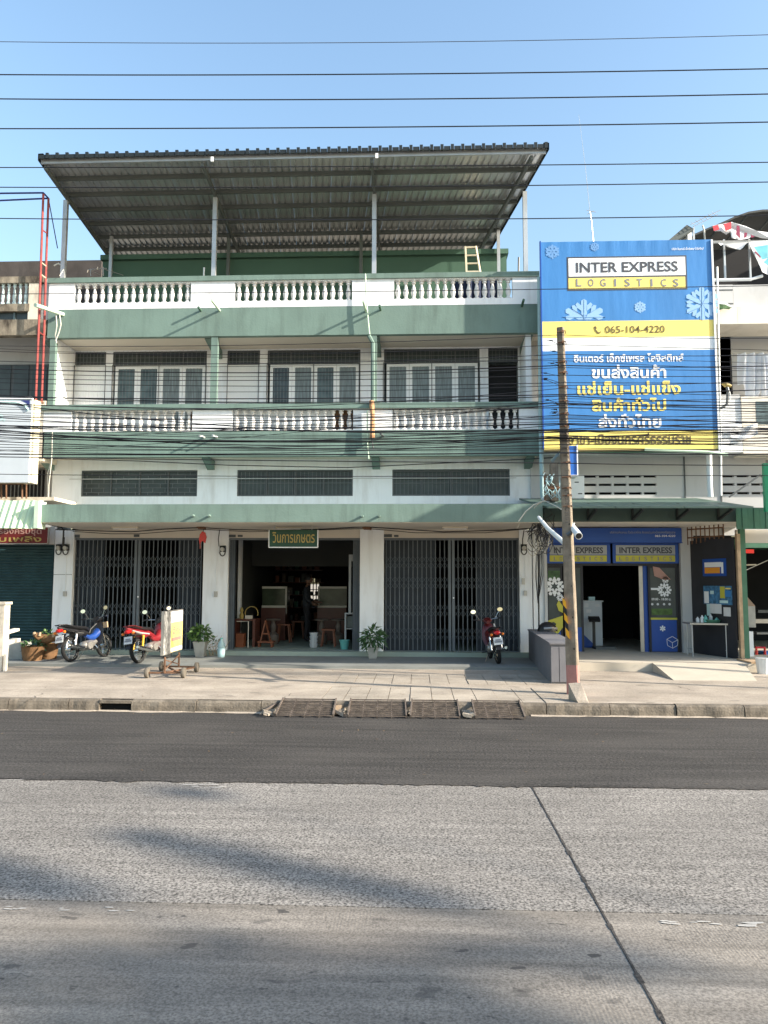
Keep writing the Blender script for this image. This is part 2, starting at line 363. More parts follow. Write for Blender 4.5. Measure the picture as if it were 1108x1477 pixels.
# ================================================================== SETTING: ground, road, kerb, pavement
def road_mat(name, col, kind):
    m = mat(name, col, 0.9, {'walk':0.2}.get(kind,0.12), {'walk':1.3}.get(kind,0.8), 0.0, 30, dirt={'walk':0.45}.get(kind), dcol=(0.2,0.165,0.13), dscale=1.4)
    t = m.node_tree; N = t.nodes; L = t.links; b = N['Principled BSDF']
    g = [n for n in N if n.type == 'NEW_GEOMETRY'][0]
    src = b.inputs['Base Color'].links[0].from_socket
    vo = N.new('ShaderNodeTexNoise'); vo.inputs['Scale'].default_value = {'agg':58,'fine':70,'asph':38,'walk':45}[kind]; vo.inputs['Detail'].default_value = 3
    vo.inputs['Roughness'].default_value = 0.7
    L.new(g.outputs['Position'], vo.inputs['Vector'])
    amp = {'agg':0.8,'fine':0.42,'asph':0.8,'walk':0.2}[kind]
    mr = N.new('ShaderNodeMapRange'); mr.inputs[1].default_value = 0.36; mr.inputs[2].default_value = 0.62
    mr.inputs[3].default_value = 1-amp; mr.inputs[4].default_value = 1+amp*0.7; L.new(vo.outputs[0], mr.inputs[0])
    s = N.new('ShaderNodeVectorMath'); s.operation = 'SCALE'; L.new(src, s.inputs[0]); L.new(mr.outputs[0], s.inputs['Scale']); out = s.outputs[0]
    # streaks along the driving direction
    mp = N.new('ShaderNodeMapping'); mp.inputs['Scale'].default_value = (0.25, 4.0, 1); L.new(g.outputs['Position'], mp.inputs[0])
    st = N.new('ShaderNodeTexNoise'); st.inputs['Scale'].default_value = 2.2; st.inputs['Detail'].default_value = 7; L.new(mp.outputs[0], st.inputs['Vector'])
    a2 = {'agg':0.17,'fine':0.32,'asph':0.36,'walk':0.10}[kind]
    m2 = N.new('ShaderNodeMapRange'); m2.inputs[1].default_value = 0.3; m2.inputs[2].default_value = 0.72; m2.inputs[3].default_value = 1-a2; m2.inputs[4].default_value = 1+a2
    L.new(st.outputs[0], m2.inputs[0])
    s2 = N.new('ShaderNodeVectorMath'); s2.operation = 'SCALE'; L.new(out, s2.inputs[0]); L.new(m2.outputs[0], s2.inputs['Scale']); out = s2.outputs[0]
    # dark stains and spots
    sp = N.new('ShaderNodeTexNoise'); sp.inputs['Scale'].default_value = {'agg':1.6,'fine':3.4,'asph':2,'walk':1.8}[kind]; sp.inputs['Detail'].default_value = 4
    mp3 = N.new('ShaderNodeMapping'); mp3.inputs['Scale'].default_value = (1, 1.6, 1); mp3.inputs['Location'].default_value = (3.1, 7.7, 0)
    L.new(g.outputs['Position'], mp3.inputs[0]); L.new(mp3.outputs[0], sp.inputs['Vector'])
    m3 = N.new('ShaderNodeMapRange'); m3.inputs[1].default_value = 0.64; m3.inputs[2].default_value = 0.70; m3.inputs[3].default_value = 0
    m3.inputs[4].default_value = {'agg':0.18,'fine':0.55,'asph':0.0,'walk':0.4}[kind]; L.new(sp.outputs[0], m3.inputs[0])
    mx = N.new('ShaderNodeMix'); mx.data_type = 'RGBA'; L.new(m3.outputs[0], mx.inputs[0]); L.new(out, mx.inputs[6]); mx.inputs[7].default_value = (0.05,0.047,0.045,1)
    out = mx.outputs[2]
    for (sc2, lo, hi, am, colr, loc) in {'fine':((6,0.665,0.685,0.85,(0.045,0.042,0.04,1),0),(14,0.69,0.71,0.7,(0.06,0.055,0.05,1),3),(0.7,0.45,0.75,0.45,(0.09,0.078,0.07,1),5),(1.1,0.5,0.8,0.4,(0.30,0.26,0.21,1),9)),
        'agg':((14,0.74,0.76,0.6,(0.07,0.065,0.06,1),0),(0.5,0.5,0.8,0.3,(0.12,0.11,0.1,1),5)),'asph':((0.8,0.5,0.8,0.4,(0.10,0.09,0.08,1),2),(30,0.68,0.72,0.7,(0.2,0.19,0.17,1),4)),
        'walk':((9,0.68,0.74,0.5,(0.16,0.13,0.1,1),1),(0.9,0.52,0.75,0.45,(0.5,0.44,0.36,1),3))}[kind]:
        mpx = N.new('ShaderNodeMapping'); mpx.inputs['Location'].default_value = (loc, loc*2.3, 0); mpx.inputs['Scale'].default_value = (0.8, 1.5, 1); L.new(g.outputs['Position'], mpx.inputs[0])
        nx = N.new('ShaderNodeTexNoise'); nx.inputs['Scale'].default_value = sc2; nx.inputs['Detail'].default_value = 5; L.new(mpx.outputs[0], nx.inputs['Vector'])
        mm = N.new('ShaderNodeMapRange'); mm.inputs[1].default_value = lo; mm.inputs[2].default_value = hi; mm.inputs[3].default_value = 0; mm.inputs[4].default_value = am; L.new(nx.outputs[0], mm.inputs[0])
        mq = N.new('ShaderNodeMix'); mq.data_type = 'RGBA'; L.new(mm.outputs[0], mq.inputs[0]); L.new(out, mq.inputs[6]); mq.inputs[7].default_value = colr; out = mq.outputs[2]
    L.new(out, b.inputs['Base Color'])
    bp = N.new('ShaderNodeBump'); bp.inputs['Distance'].default_value = 0.006; bp.inputs['Strength'].default_value = {'agg':0.45,'fine':0.2,'asph':0.7,'walk':0.4}[kind]
    h = vo.outputs[0]
    if kind == 'fine':
        wv = N.new('ShaderNodeTexWave'); wv.wave_type = 'BANDS'; wv.bands_direction = 'X'; wv.inputs['Scale'].default_value = 16; wv.inputs['Distortion'].default_value = 1.5
        wv.inputs['Detail'].default_value = 2; L.new(g.outputs['Position'], wv.inputs['Vector'])
        n5 = N.new('ShaderNodeTexNoise'); n5.inputs['Scale'].default_value = 0.9; L.new(g.outputs['Position'], n5.inputs['Vector'])
        mk = N.new('ShaderNodeMapRange'); mk.inputs[1].default_value = 0.46; mk.inputs[2].default_value = 0.7; mk.inputs[4].default_value = 0.6; L.new(n5.outputs[0], mk.inputs[0])
        mu = N.new('ShaderNodeMath'); mu.operation = 'MULTIPLY'; L.new(wv.outputs[1], mu.inputs[0]); L.new(mk.outputs[0], mu.inputs[1])
        ad = N.new('ShaderNodeMath'); ad.operation = 'ADD'; L.new(mu.outputs[0], ad.inputs[0]); L.new(vo.outputs[0], ad.inputs[1]); h = ad.outputs[0]
    L.new(h, bp.inputs['Height']); L.new(bp.outputs[0], b.inputs['Normal'])
    return m
M['agg'] = road_mat('worn_concrete_road', (0.20,0.185,0.168), 'agg')
M['fine'] = road_mat('grooved_concrete_road', (0.205,0.183,0.158), 'fine')
M['asph'] = road_mat('dark_asphalt', (0.043,0.039,0.036), 'asph')
M['walk'] = road_mat('dusty_pavement_concrete', (0.35,0.30,0.245), 'walk')
M['walk2'] = road_mat('pavement_tile_concrete', (0.35,0.305,0.25), 'walk')
M['kerbm'] = mat('stained_kerb_concrete', (0.17,0.145,0.115), 0.95, 0.3, 4, 0.9, 35, dirt=0.6, dcol=(0.06,0.05,0.04), runs=0.5, streak=0.6, dscale=7)
M['earth'] = mat('bare_ground', (0.28,0.24,0.19), 0.95, 0.2, 0.3)
M['marking'] = mat('worn_white_road_paint', (0.42,0.4,0.37), 0.8, 0.1, 8)
M['hole'] = mat('black_drain', (0.006,0.006,0.006), 0.95, 0.1)

def struct(o): o['kind'] = 'structure'; return o
YK = at(400, 1031, -6.9).y
YK = atz(420, 1029, 0.0).y           # kerb foot
YA = atz(554, 1131, 0.0).y           # asphalt / concrete edge
YJ = atz(554, 1308, 0.0).y           # long joint in the concrete
XJ = atz(822, 1232, 0.0).x           # cross joint
print('YK', YK, 'YA', YA, 'YJ', YJ, 'XJ', XJ)
SW = 0.165                           # pavement height
b = MB(); b.box(-600, 600, -600, 900, -0.9, -0.32); struct(b.build('ground', M['earth']))
b = MB(); b.box(-60, 60, -40, YK+0.12, -0.3, -0.06); struct(b.build('road_bed', M['asph']))
b = MB(); b.box(-60, 60, YA, YK, -0.055, 0.0); struct(b.build('asphalt_lane', M['asph']))
# ragged edge of the overlaid asphalt
b = MB(); pts = []
x = -14.0; lo = []; 
while x < 14: lo.append((x, YA + 0.01 - 0.06*random.random()**2-0.02*math.sin(x*1.7))); x += 0.06
for i in range(len(lo)-1):
    b.add([(lo[i][0], lo[i][1], 0.003), (lo[i+1][0], lo[i+1][1], 0.003), (lo[i+1][0], YA+0.05, 0.006), (lo[i][0], YA+0.05, 0.006)], [(0,1,2,3)])
struct(b.build('asphalt_edge', M['asph']))
g = 0.006
for (x0, x1) in ((-60, XJ-g), (XJ+g, 60)):
    b = MB(); b.box(x0, x1, YJ+0.006, YA-0.006, -0.055, -0.004); struct(b.build('road_slab', M['agg']))
    b = MB(); b.box(x0, x1, -23.0, YJ-0.006, -0.055, -0.004); struct(b.build('road_slab', M['fine']))
# crumbled edges of the cross joint filled with bitumen
b = MB(); y = -19.5
while y < YA-0.02:
    wd = 0.006 + 0.009*random.random()**3; l = 0.06+0.05*random.random()
    b.add([(XJ-wd, y, 0.0), (XJ+wd*random.uniform(0.7,1.2), y, 0.0), (XJ+wd, y+l, 0.0), (XJ-wd*random.uniform(0.7,1.2), y+l, 0.0)], [(0,1,2,3)]); y += l
struct(b.build('joint_sealant', M['asph']))
# worn remains of a painted line
def flakes(b, x0, y0, x1, y1, n, s):
    for i in range(n):
        t = random.random(); p = atz(x0+(x1-x0)*t, y0+(y1-y0)*t+random.uniform(-2.5,2.5), 0.0)
        k = 7; r = [random.uniform(0.4,1)*s*random.uniform(0.5,1) for _ in range(k)]
        b.add([(p.x+1.9*r[j]*math.cos(6.283*j/k), p.y+0.5*r[j]*math.sin(6.283*j/k), 0.001+0.0001*i) for j in range(k)], [tuple(range(k))])
b = MB(); flakes(b, 5, 1309, 55, 1310, 5, 0.025); flakes(b, 85, 1310, 110, 1312, 2, 0.025); flakes(b, 930, 1331, 1040, 1332, 9, 0.03); flakes(b, 1075, 1333, 1095, 1334, 3, 0.05); flakes(b, 150,1311,195,1313,3,0.03)
flakes(b, 270, 1133.5, 330, 1133.8, 7, 0.05); flakes(b, 0,1125,60,1125.4,5,0.04)
struct(b.build('lane_marking', M['marking']))

# kerb: single stones
kerb = MB().box(-60, -12.2, YK, YK+0.16, -0.2, SW).box(12.2, 60, YK, YK+0.16, -0.2, SW).build('kerb', M['kerbm']); struct(kerb)
xd0, xd1 = atz(143, 1018, 0.08).x, atz(190, 1018, 0.08).x
x = -12.2
while x < 12.2:
    l = random.uniform(0.9, 1.1)
    if x < xd0 < x+l: l = xd0-x+0.0
    if abs(x-xd0) < 1e-6:
        mb = MB().box(xd0, xd1, YK+0.015, YK+0.15, 0.115, SW-0.008); mb.build('kerb_stone', M['kerbm'], kerb)
        MB().box(xd0, xd1, YK+0.1, YK+0.15, -0.05, 0.113).build('drain_opening', M['hole'], kerb)
        x = xd1; continue
    x1 = min(x+l, 12.2); n = 7; mb = MB()
    dz = random.uniform(-0.006, 0.004); dy = random.uniform(-0.008, 0.008)
    rings = []
    for i in range(n+1):
        xx = x+0.006+(x1-x-0.012)*i/n; j = random.uniform(-0.012, 0.008)
        rings.append([(xx, YK+dy+j*0.6, -0.02), (xx, YK+dy+0.006+j, SW*0.55), (xx, YK+dy+0.02+j*1.2, SW-0.025+dz), (xx, YK+dy+0.05, SW+dz+0.003), (xx, YK+0.15, SW+dz+0.003), (xx, YK+0.15, -0.02)])
    mb.loft(rings).build('kerb_stone', M['kerbm'], kerb); x = x1
# sandy gutter line at the kerb foot
b = MB(); n = 160
for i in range(n):
    x0 = -13+26*i/n; x1 = x0+26/n
    if XX(385,YK,1020) < x0 < XX(755,YK,1020): continue
    a0 = 0.05+0.03*math.sin(i*0.7)+0.02*math.sin(i*2.3); a1 = 0.05+0.03*math.sin((i+1)*0.7)+0.02*math.sin((i+1)*2.3)
    b.add([(x0, YK-a0, 0.003), (x1, YK-a1, 0.003), (x1, YK+0.02, 0.02), (x0, YK+0.02, 0.02)], [(0,1,2,3)])
struct(b.build('gutter_sand', M['walk']))

# pavement sheet with two bands of separate tiles
YB = YK+0.15
YP = -2.25                                       # front edge of the forecourt apron
pv = MB()
ty = [(atz(560, 1012, SW).y, atz(560, 991, SW).y), (atz(560, 986, SW).y, atz(560, 972, SW).y)]
tx0, tx1 = atz(470, 1000, SW).x, atz(800, 1000, SW).x
pv.box(-60, 60, YB, ty[0][0], -0.2, SW); pv.box(-60, 60, ty[0][1], ty[1][0], -0.2, SW); pv.box(-60, 60, ty[1][1], YP, -0.2, SW)
for (a, c) in ty: pv.box(-60, tx0, a, c, -0.2, SW-0.0); pv.box(tx1, 60, a, c, -0.2, SW-0.0); pv.box(tx0, tx1, a, c, -0.2, SW-0.03)
pav = struct(pv.build('pavement', M['walk']))
for (a, c) in ty:
    x = tx0+0.005; sk = 0
    while x < tx1-0.1:
        x1 = min(x+0.33, tx1-0.005); h = SW+random.uniform(-0.003, 0.006)
        rows = 2
        for r_ in range(rows):
            y0 = a+0.006+(c-a)*r_/rows; y1 = a+(c-a)*(r_+1)/rows-0.006
            MB().box(x+0.005, x1-0.005, y0, y1, SW-0.032, h+random.uniform(-0.003,0.003)).build('paving_tile', M['walk2'], None, local=True, kind='structure').parent = pav
        x = x1
for o in list(pav.children): o.location = -Vector(pav.location)
for o in list(kerb.children): o.location = -Vector(kerb.location)
# forecourt apron and step
AZ = 0.22
xl, xr = XX(78, 0, 940), XX(770, 0, 940)
struct(MB().box(-60, xr, YP, -0.22, -0.2, AZ).build('forecourt_apron', mat('apron_cement', (0.2,0.21,0.2), 0.8, 0.15, 1.5, 0.2, 30, dirt=0.3, dcol=(0.14,0.14,0.12))))
struct(MB().box(-60, xr, -0.22, 12, -0.2, AZ+0.1).build('shop_floor', mat('painted_step_cement', (0.30,0.36,0.31), 0.6, 0.12, 2, 0.1, 30, dirt=0.3, dcol=(0.15,0.18,0.15))))
# cracks and litter
rnd = random.Random(77)
def crack(x0, y0, dx, dy, n, z, w_=0.005):
    mb = MB(); p = Vector((x0, y0, z)); d = Vector((dx, dy, 0)); prev = None
    for i in range(n+1):
        s = Vector((-d.y, d.x, 0)).normalized()*w_*rnd.uniform(0.4,1.2); cur = (p-s, p+s)
        if prev: mb.add([prev[0], prev[1], cur[1], cur[0]], [(0,1,2,3)])
        prev = cur; p = p+d*rnd.uniform(0.6,1.3)+Vector((rnd.uniform(-1,1)*abs(dy)*0.6+rnd.uniform(-0.02,0.02), rnd.uniform(-1,1)*abs(dx)*0.25+rnd.uniform(-0.02,0.02), 0))
    return mb
for k, (px, py, dx, dy, n, z) in enumerate(((130,985,0.12,0.02,14,SW),(420,1000,0.02,-0.08,9,SW),(900,1000,0.13,0.01,16,SW),(620,965,0.12,-0.01,8,SW),(250,1005,0.1,0.015,10,SW),(980,990,0.02,-0.07,7,SW),(60,1000,0.03,-0.1,7,SW))):
    p = atz(px, py, z); struct(crack(p.x, p.y, dx, dy, n, z+0.0015+0.0004*k).build('pavement_crack', M['asph']))
lt = MB()
for i in range(420):
    x = rnd.uniform(-10, 9); y = rnd.choice((YK-0.05-abs(rnd.gauss(0,0.12)), YK+0.2+abs(rnd.gauss(0,0.8)), rnd.uniform(YK+0.2,-0.4), -2.3-abs(rnd.gauss(0,0.15)), rnd.uniform(YA,YK)))
    z = (0.004 if y < YK else (SW+0.004 if y < YP else (AZ+0.004 if y < -0.22 else AZ+0.104)))
    if x > 2.9 and y > -2.35: z = 0.334
    s = rnd.uniform(0.008,0.03); a = rnd.uniform(0,6.28); c_, s_ = math.cos(a)*s, math.sin(a)*s
    lt.add([(x-c_, y-s_, z), (x+s_*0.4, y-c_*0.4, z+0.004), (x+c_, y+s_, z+0.006), (x-s_*0.4, y+c_*0.4, z+0.003)], [(0,1,2,3)])
o_ = lt.build('dry_leaf_litter', mat('dry_leaves', (0.15,0.1,0.055), 0.9, 0.5, 9)); o_['kind'] = 'stuff'; o_['label'] = 'scattered dry leaves and grit on the pavement and along the kerb'
# right: raised light cement forecourt with a ramp
rf = mat('pale_cement_forecourt', (0.5,0.45,0.37), 0.7, 0.08, 2, 0.2, 30, dirt=0.2, dcol=(0.3,0.26,0.2))
struct(MB().box(xr+0.003, 60, -2.3, 12, -0.2, 0.33).build('forecourt', rf))
r0, r1 = atz(958, 962, 0.33), atz(1092, 962, 0.33); q0, q1 = atz(972, 981, SW+0.006), atz(1092, 982, SW+0.006)
struct(MB().add([(r0.x,-2.301,0.334),(r1.x,-2.301,0.334),(q1.x,q0.y,SW+0.004),(q0.x,q0.y,SW+0.004),(r0.x,-2.301,0.1),(r1.x,-2.301,0.1),(q1.x,q0.y,0.1),(q0.x,q0.y,0.1)],
    [(0,3,2,1),(0,4,7,3),(1,2,6,5),(3,7,6,2)]).build('entrance_ramp', rf))
struct(MB().box(-60,60,-30,-23.0,-0.3,0.15).build('far_pavement', M['walk']))
# ================================================================== MAIN SHOPHOUSE (green and white)
FF, GW, W2, CY, PW = -0.5, 0.15, 0.62, -2.1, 0.0
XL, XR = XX(70, FF, 440), XX(776.5, FF, 440)       # balcony ends
XWL, XWR = XX(76, PW, 860), XX(768, PW, 860)       # ground-floor ends
zc = lambda y, Y=FF: ZZ(y, Y, 424)
hb = empty('shophouse_building', ((XL+XR)/2, 0, AZ), 'three storey green and white shophouse with balustrade balconies and folding gates', 'building')
Ztop, Zcapb, Zobt, Zobb, Zwb, Zfb = [zc(y) for y in (397, 404, 405.5, 433.5, 442.5, 483.5)]
Z1top, Z1capb, Z1obt, Z1obb, Z1wb, Z1fb = [zc(y) for y in (582.5, 590, 590.5, 620.5, 621, 658)]
Zct, Zcb = ZZ(727, CY, 424), ZZ(753, CY, 424)
print('heights', Ztop, Zfb, Z1top, Z1fb, Zct, Zcb)
XC0, XC1 = XX(50, CY, 740), XX(783, CY, 740)
ZR = Zwb-0.05                                      # roof deck
# canopy slab over the pavement
MB().box(XC0, XC1, CY, PW+0.2, Zcb, Zct).build('canopy', M['green'], hb)
MB().box(XC0+0.02, XC1-0.02, CY+0.02, PW+0.1, Zcb-0.012, Zcb-0.002).build('canopy_soffit', M['cream'], hb)
# ground floor pillars
for (a, c) in ((76, 103.5), (292, 328), (519, 553.5), (750, 768)):
    x0 = XX(a, PW, 860); x1 = XX(c, PW, 860)
    MB().box(x0, x1, PW, PW+0.35, AZ, Zcb-0.013).build('pillar', M['white'], hb)
# lintel beam above the gates
gz = [rect(103.5, 776, 292, 942, 0.1), rect(328, 776, 519, 942, 0.1), rect(553.5, 776, 750, 945, 0.1)]
for q in gz: MB().box(q[0]-0.02, q[1]+0.02, 0.04, 0.3, q[3], Zcb-0.013).build('lintel', M['cream'], hb)
# upper ground-floor wall with long windows
zb, zt = Zct, Z1fb
wins = [rect(117, 678.5, 284.5, 716, GW), rect(342, 677.5, 509, 715.5, GW), rect(566, 678, 735.5, 715, GW)]
wx0, wx1 = XX(75, GW), XX(770, GW)
wz0 = min(q[2] for q in wins); wz1 = max(q[3] for q in wins)
mb = MB().box(wx0, wx1, GW, GW+0.15, zb-0.3, wz0).box(wx0, wx1, GW, GW+0.15, wz1, zt+0.1)
xs = [wx0]+[v for q in wins for v in q[:2]]+[wx1]
for i in range(0, 8, 2): mb.box(xs[i], xs[i+1], GW, GW+0.15, wz0, wz1)
mb.build('wall', M['white'], hb)
MB().box(XX(100,GW), XX(745,GW), GW-0.012, GW-0.002, ZZ(690,GW,500)-0.008, ZZ(690,GW,500)+0.008).build('wall_groove', M['oldgrey'], hb)
def window(q, Y, nx, parent, trans=None, fm='frame', gm='glass', depth=0.08, ft=0.035):
    x0, x1, z0, z1 = q
    f = MB(); f.box(x0, x1, Y, Y+depth, z1-ft, z1).box(x0, x1, Y, Y+depth, z0, z0+ft).box(x0, x0+ft, Y, Y+depth, z0+ft, z1-ft).box(x1-ft, x1, Y, Y+depth, z0+ft, z1-ft)
    pw = (x1-x0-ft)/nx
    for i in range(1, nx): f.box(x0+pw*i, x0+pw*i+ft, Y+0.004, Y+depth, z0+ft, z1-ft)
    w_ = f.build('window', M[fm], parent)
    for i in range(nx):
        MB().box(x0+pw*i+ft, x0+pw*(i+1), Y+depth*0.6, Y+depth*0.6+0.006, z0+ft, z1-ft).build('pane', M[gm], w_)
    return w_
for wi, q in enumerate(wins):
    w_ = window(q, GW+0.02, 4, hb)
    # brick-pattern grille in front of the glass (bay 1 is a running bond, the others upright bars)
    x0, x1, z0, z1 = q; b = MB()
    if wi == 0:
        for k in range(1, 6): b.box(x0+0.03, x1-0.03, GW+0.05, GW+0.056, z0+(z1-z0)*k/6-0.005, z0+(z1-z0)*k/6+0.005)
        for k in range(6):
            xx = x0+0.12+(0.12 if k % 2 else 0)
            while xx < x1-0.05: b.box(xx-0.005, xx+0.005, GW+0.045, GW+0.049, z0+(z1-z0)*k/6, z0+(z1-z0)*(k+1)/6); xx += 0.3
    else:
        xx = x0+0.09
        while xx < x1-0.05: b.box(xx-0.004, xx+0.004, GW+0.05, GW+0.056, z0+0.03, z1-0.03); xx += 0.095
        b.box(x0+0.03, x1-0.03, GW+0.04, GW+0.046, (z0+z1)/2-0.005, (z0+z1)/2+0.005)
    b.build('grille', M['bars'], w_)
MB().box(wx0, wx1, GW+0.16, GW+0.2, zb-0.2, zt).build('inner_wall', M['block'], hb)
# balconies: fascia beam, parapet with openings and balusters
def baluster_mesh(h, r, n=8):
    pr = [(1,0),(1,.06),(.62,.09),(.55,.14),(.8,.24),(.98,.36),(.9,.46),(.6,.6),(.42,.74),(.45,.80),(.8,.83),(.8,.87),(.5,.90),(.95,.94),(.95,1)]
    return MB().lathe([(r*a, h*b_) for a, b_ in pr], n=n).mesh('baluster', M['baluW'], True)
def balcony(z_fb, z_wb, z_ob, z_ot, z_cb, z_top, opens, npb, cap_over, name):
    rail = MB().box(XL-0.03, XR+0.03, FF-cap_over, FF+0.18, z_cb, z_top).build(name, M['green'], hb)   # cap
    MB().box(XL, XR, FF, FF+0.14, z_fb, z_wb-0.002).build('fascia_beam', M['green'], hb)
    mb = MB(); mb.box(XL, XR, FF-0.004, FF+0.13, z_wb, z_ob)
    e = [XL]+[v for o in opens for v in o]+[XR]
    for i in range(0, len(e), 2): mb.box(e[i], e[i+1], FF-0.004, FF+0.13, z_ob, z_cb-0.001)
    for o in opens: mb.box(o[0], o[1], FF-0.004, FF+0.13, z_ot, z_cb-0.001) if z_cb-z_ot > 0.005 else None
    mb.build('parapet_wall', M['white'], rail)
    h = z_ot-z_ob; me = baluster_mesh(h, 0.066)
    for o, n in zip(opens, npb):
        for i in range(n):
            put('baluster', me, rail, (o[0]+(o[1]-o[0])*(i+0.5)/n, FF+0.06, z_ob))
    return rail
ops2 = [(XX(107.5,FF,420), XX(275.5,FF,420)), (XX(338.5,FF,420), XX(508,FF,420)), (XX(568.5,FF,420), XX(739.5,FF,420))]
b2 = balcony(Zfb, Zwb, Zobb, Zobt, Zcapb, Ztop, ops2, (15,15,15), 0.05, 'roof_balustrade')
ops1 = [(XX(103,FF,605), XX(277.5,FF,605)), (XX(335,FF,605), XX(509.5,FF,605)), (XX(566,FF,605), XX(749,FF,605))]
b1 = balcony(Z1fb, Z1wb, Z1obb, Z1obt, Z1capb, Z1top, ops1, (15,15,16), 0.07, 'balcony_balustrade')
# white panels standing behind most of the first floor balusters
for (a, c) in ((103, 248), (335, 478), (566, 703)):
    MB().box(XX(a,FF,605), XX(c,FF,605), FF+0.135, FF+0.15, Z1obb-0.05, Z1top-0.03).build('backing_panel', M['white2'], hb)
MB().box(XX(479,FF,605), XX(509,FF,605), FF+0.2, FF+0.22, Z1obb-0.05, Z1top-0.03).build('backing_panel', M['clay'], hb)
MB().box(XX(270,FF,605), XX(279,FF,605), FF+0.2, FF+0.22, Z1obb-0.05, Z1top-0.03).build('backing_panel', M['clay'], hb)
# slabs
MB().box(XL+0.01, XR-0.01, FF+0.145, W2+0.3, Zfb+0.03, Zfb+0.14).build('soffit_slab', M['cream'], hb)
MB().box(XL+0.01, XR-0.01, FF+0.145, 9.5, Zwb-0.12, Zwb-0.02).build('roof_deck', M['grime'], hb)
MB().box(XL+0.01, XR-0.01, FF+0.145, W2+0.3, Z1fb+0.03, Z1wb-0.05).build('balcony_floor', M['cream'], hb)
# brackets and beams under the balconies
for px in (86, 308, 537, 763):
    for (z, yb, ys) in ((Zfb, W2, FF+0.15), (Z1fb, GW, FF+0.15)):
        x = XX(px+8 if px < 700 else px-8, W2, 500)
        MB().add([(x-0.09, ys, z), (x+0.09, ys, z), (x+0.09, yb, z), (x-0.09, yb, z), (x-0.09, yb, z-0.22), (x+0.09, yb, z-0.22), (x-0.09,ys,z-0.02),(x+0.09,ys,z-0.02)],
            [(0,1,2,3),(0,3,4,6),(1,7,5,2),(6,4,5,7),(0,6,7,1),(3,2,5,4)]).build('bracket', M['green'], hb)
# balcony columns and side walls on the second storey
for (a, c) in ((70, 78), (303.5, 313), (535, 543.5)):
    MB().box(XX(a,FF,530), XX(c,FF,530), FF+0.02, FF+0.14, Z1top, Zfb-0.001).build('column', M['green'], hb)
for px, th in ((70, 0.12), (308, 0.14), (539, 0.14), (764, 0.13)):
    x = XX(px, FF, 530)
    x0 = x if px == 70 else x-th/2
    MB().box(x0, x0+th, FF+0.145, W2, Z1wb, Zfb+0.02).build('side_wall', M['white'], hb) if px in (70, 764) else None
# second-storey wall with windows
def q2(x0, y0, x1, y1): return rect(x0, y0, x1, y1, W2)
zl = ZZ(505, W2, 424)
vents = [q2(108,506,153,526), q2(328,505,375,525), None]
big = [q2(163,505.5,298.5,526.5), q2(386,504.5,520,524.5), q2(554,503,692,523)]
door3 = q2(703, 502, 749, 584)
zw0 = Z1wb
wl, wr = XX(72, W2, 530), XX(775, W2, 530)
holes = [(vents[0][0], vents[0][1]), (big[0][0], big[0][1]), (vents[1][0], vents[1][1]), (big[1][0], big[1][1]), (big[2][0], big[2][1]), (door3[0], door3[1])]
ztw = big[1][3]
mb = MB(); e = [wl]+[v for h in holes for v in h]+[wr]
for i in range(0, len(e), 2): mb.box(e[i], e[i+1], W2, W2+0.15, zw0, ztw)
mb.box(wl, wr, W2, W2+0.15, ztw, Zfb+0.03)
mb.build('wall', M['white'], hb)
MB().box(wl, wr, W2+0.5, W2+0.6, zw0, Zfb).build('curtain_wall', mat('room_curtain', (0.25,0.3,0.31), 0.9, 0.25, 6, stretch=(6,1,0.3)), hb)
def grille(x0, x1, z0, z1, Y, n, parent):
    b = MB()
    for i in range(n): xx = x0+(x1-x0)*(i+0.5)/n; b.box(xx-0.004, xx+0.004, Y, Y+0.008, z0, z1)
    for k in range(3):
        z = z0+(z1-z0)*(k+0.5)/3; b.box(x0, x1, Y-0.006, Y-0.001, z-0.004, z+0.004)
    return b.build('grille', M['bars'], parent)
for q in vents[:2]:
    w_ = window(q, W2+0.02, 1, hb); grille(q[0], q[1], q[2], q[3], W2+0.0, 9, w_)
    # louvred white door panel below, of narrow boards
    d = MB().box(q[0]+0.0, q[1], W2+0.06, W2+0.09, zw0, q[2]-0.002).build('door_panel', M['white2'], hb)
    n = 12; pw = (q[1]-q[0])/n
    for i in range(n): MB().box(q[0]+pw*i+0.004, q[0]+pw*(i+1)-0.004, W2+0.045, W2+0.059, zw0, q[2]-0.02).build('board', M['white2'], d)
for bi, q in enumerate(big):
    w_ = window(q, W2+0.02, 4, hb); grille(q[0], q[1], q[2], q[3], W2+0.0, 22, w_)
    x0, x1, z1 = q[0]+0.06, q[1]-0.04, q[2]-0.01; z0 = zw0
    sw = (x1-x0)/4
    for i in range(4):
        s0, s1 = x0+sw*i, x0+sw*(i+1); t = 0.075
        f = MB().box(s0+0.004, s0+t, W2+0.03, W2+0.07, z0, z1-t).box(s1-t, s1-0.004, W2+0.03, W2+0.07, z0, z1-t).box(s0+0.004, s1-0.004, W2+0.03, W2+0.07, z1-t, z1)
        f = f.build('casement', M['white2'], hb)
        MB().box(s0+t, s1-t, W2+0.05, W2+0.056, z0, z1-t).build('pane', M[('glassb','glassc','glassd','glassb','glassc')[(bi*7+i*3+bi*i) % 5]], f)
        g_ = MB()
        for k in range(5): xx = s0+t+(s1-s0-2*t)*(k+0.5)/5; g_.box(xx-0.004, xx+0.004, W2+0.02, W2+0.028, z0, z1-t)
        for k in range(3): zz = z0+0.5+k*0.25; g_.box(s0+t, s1-t, W2+0.012, W2+0.018, zz-0.004, zz+0.004)
        g_.build('grille', M['bars'], f)
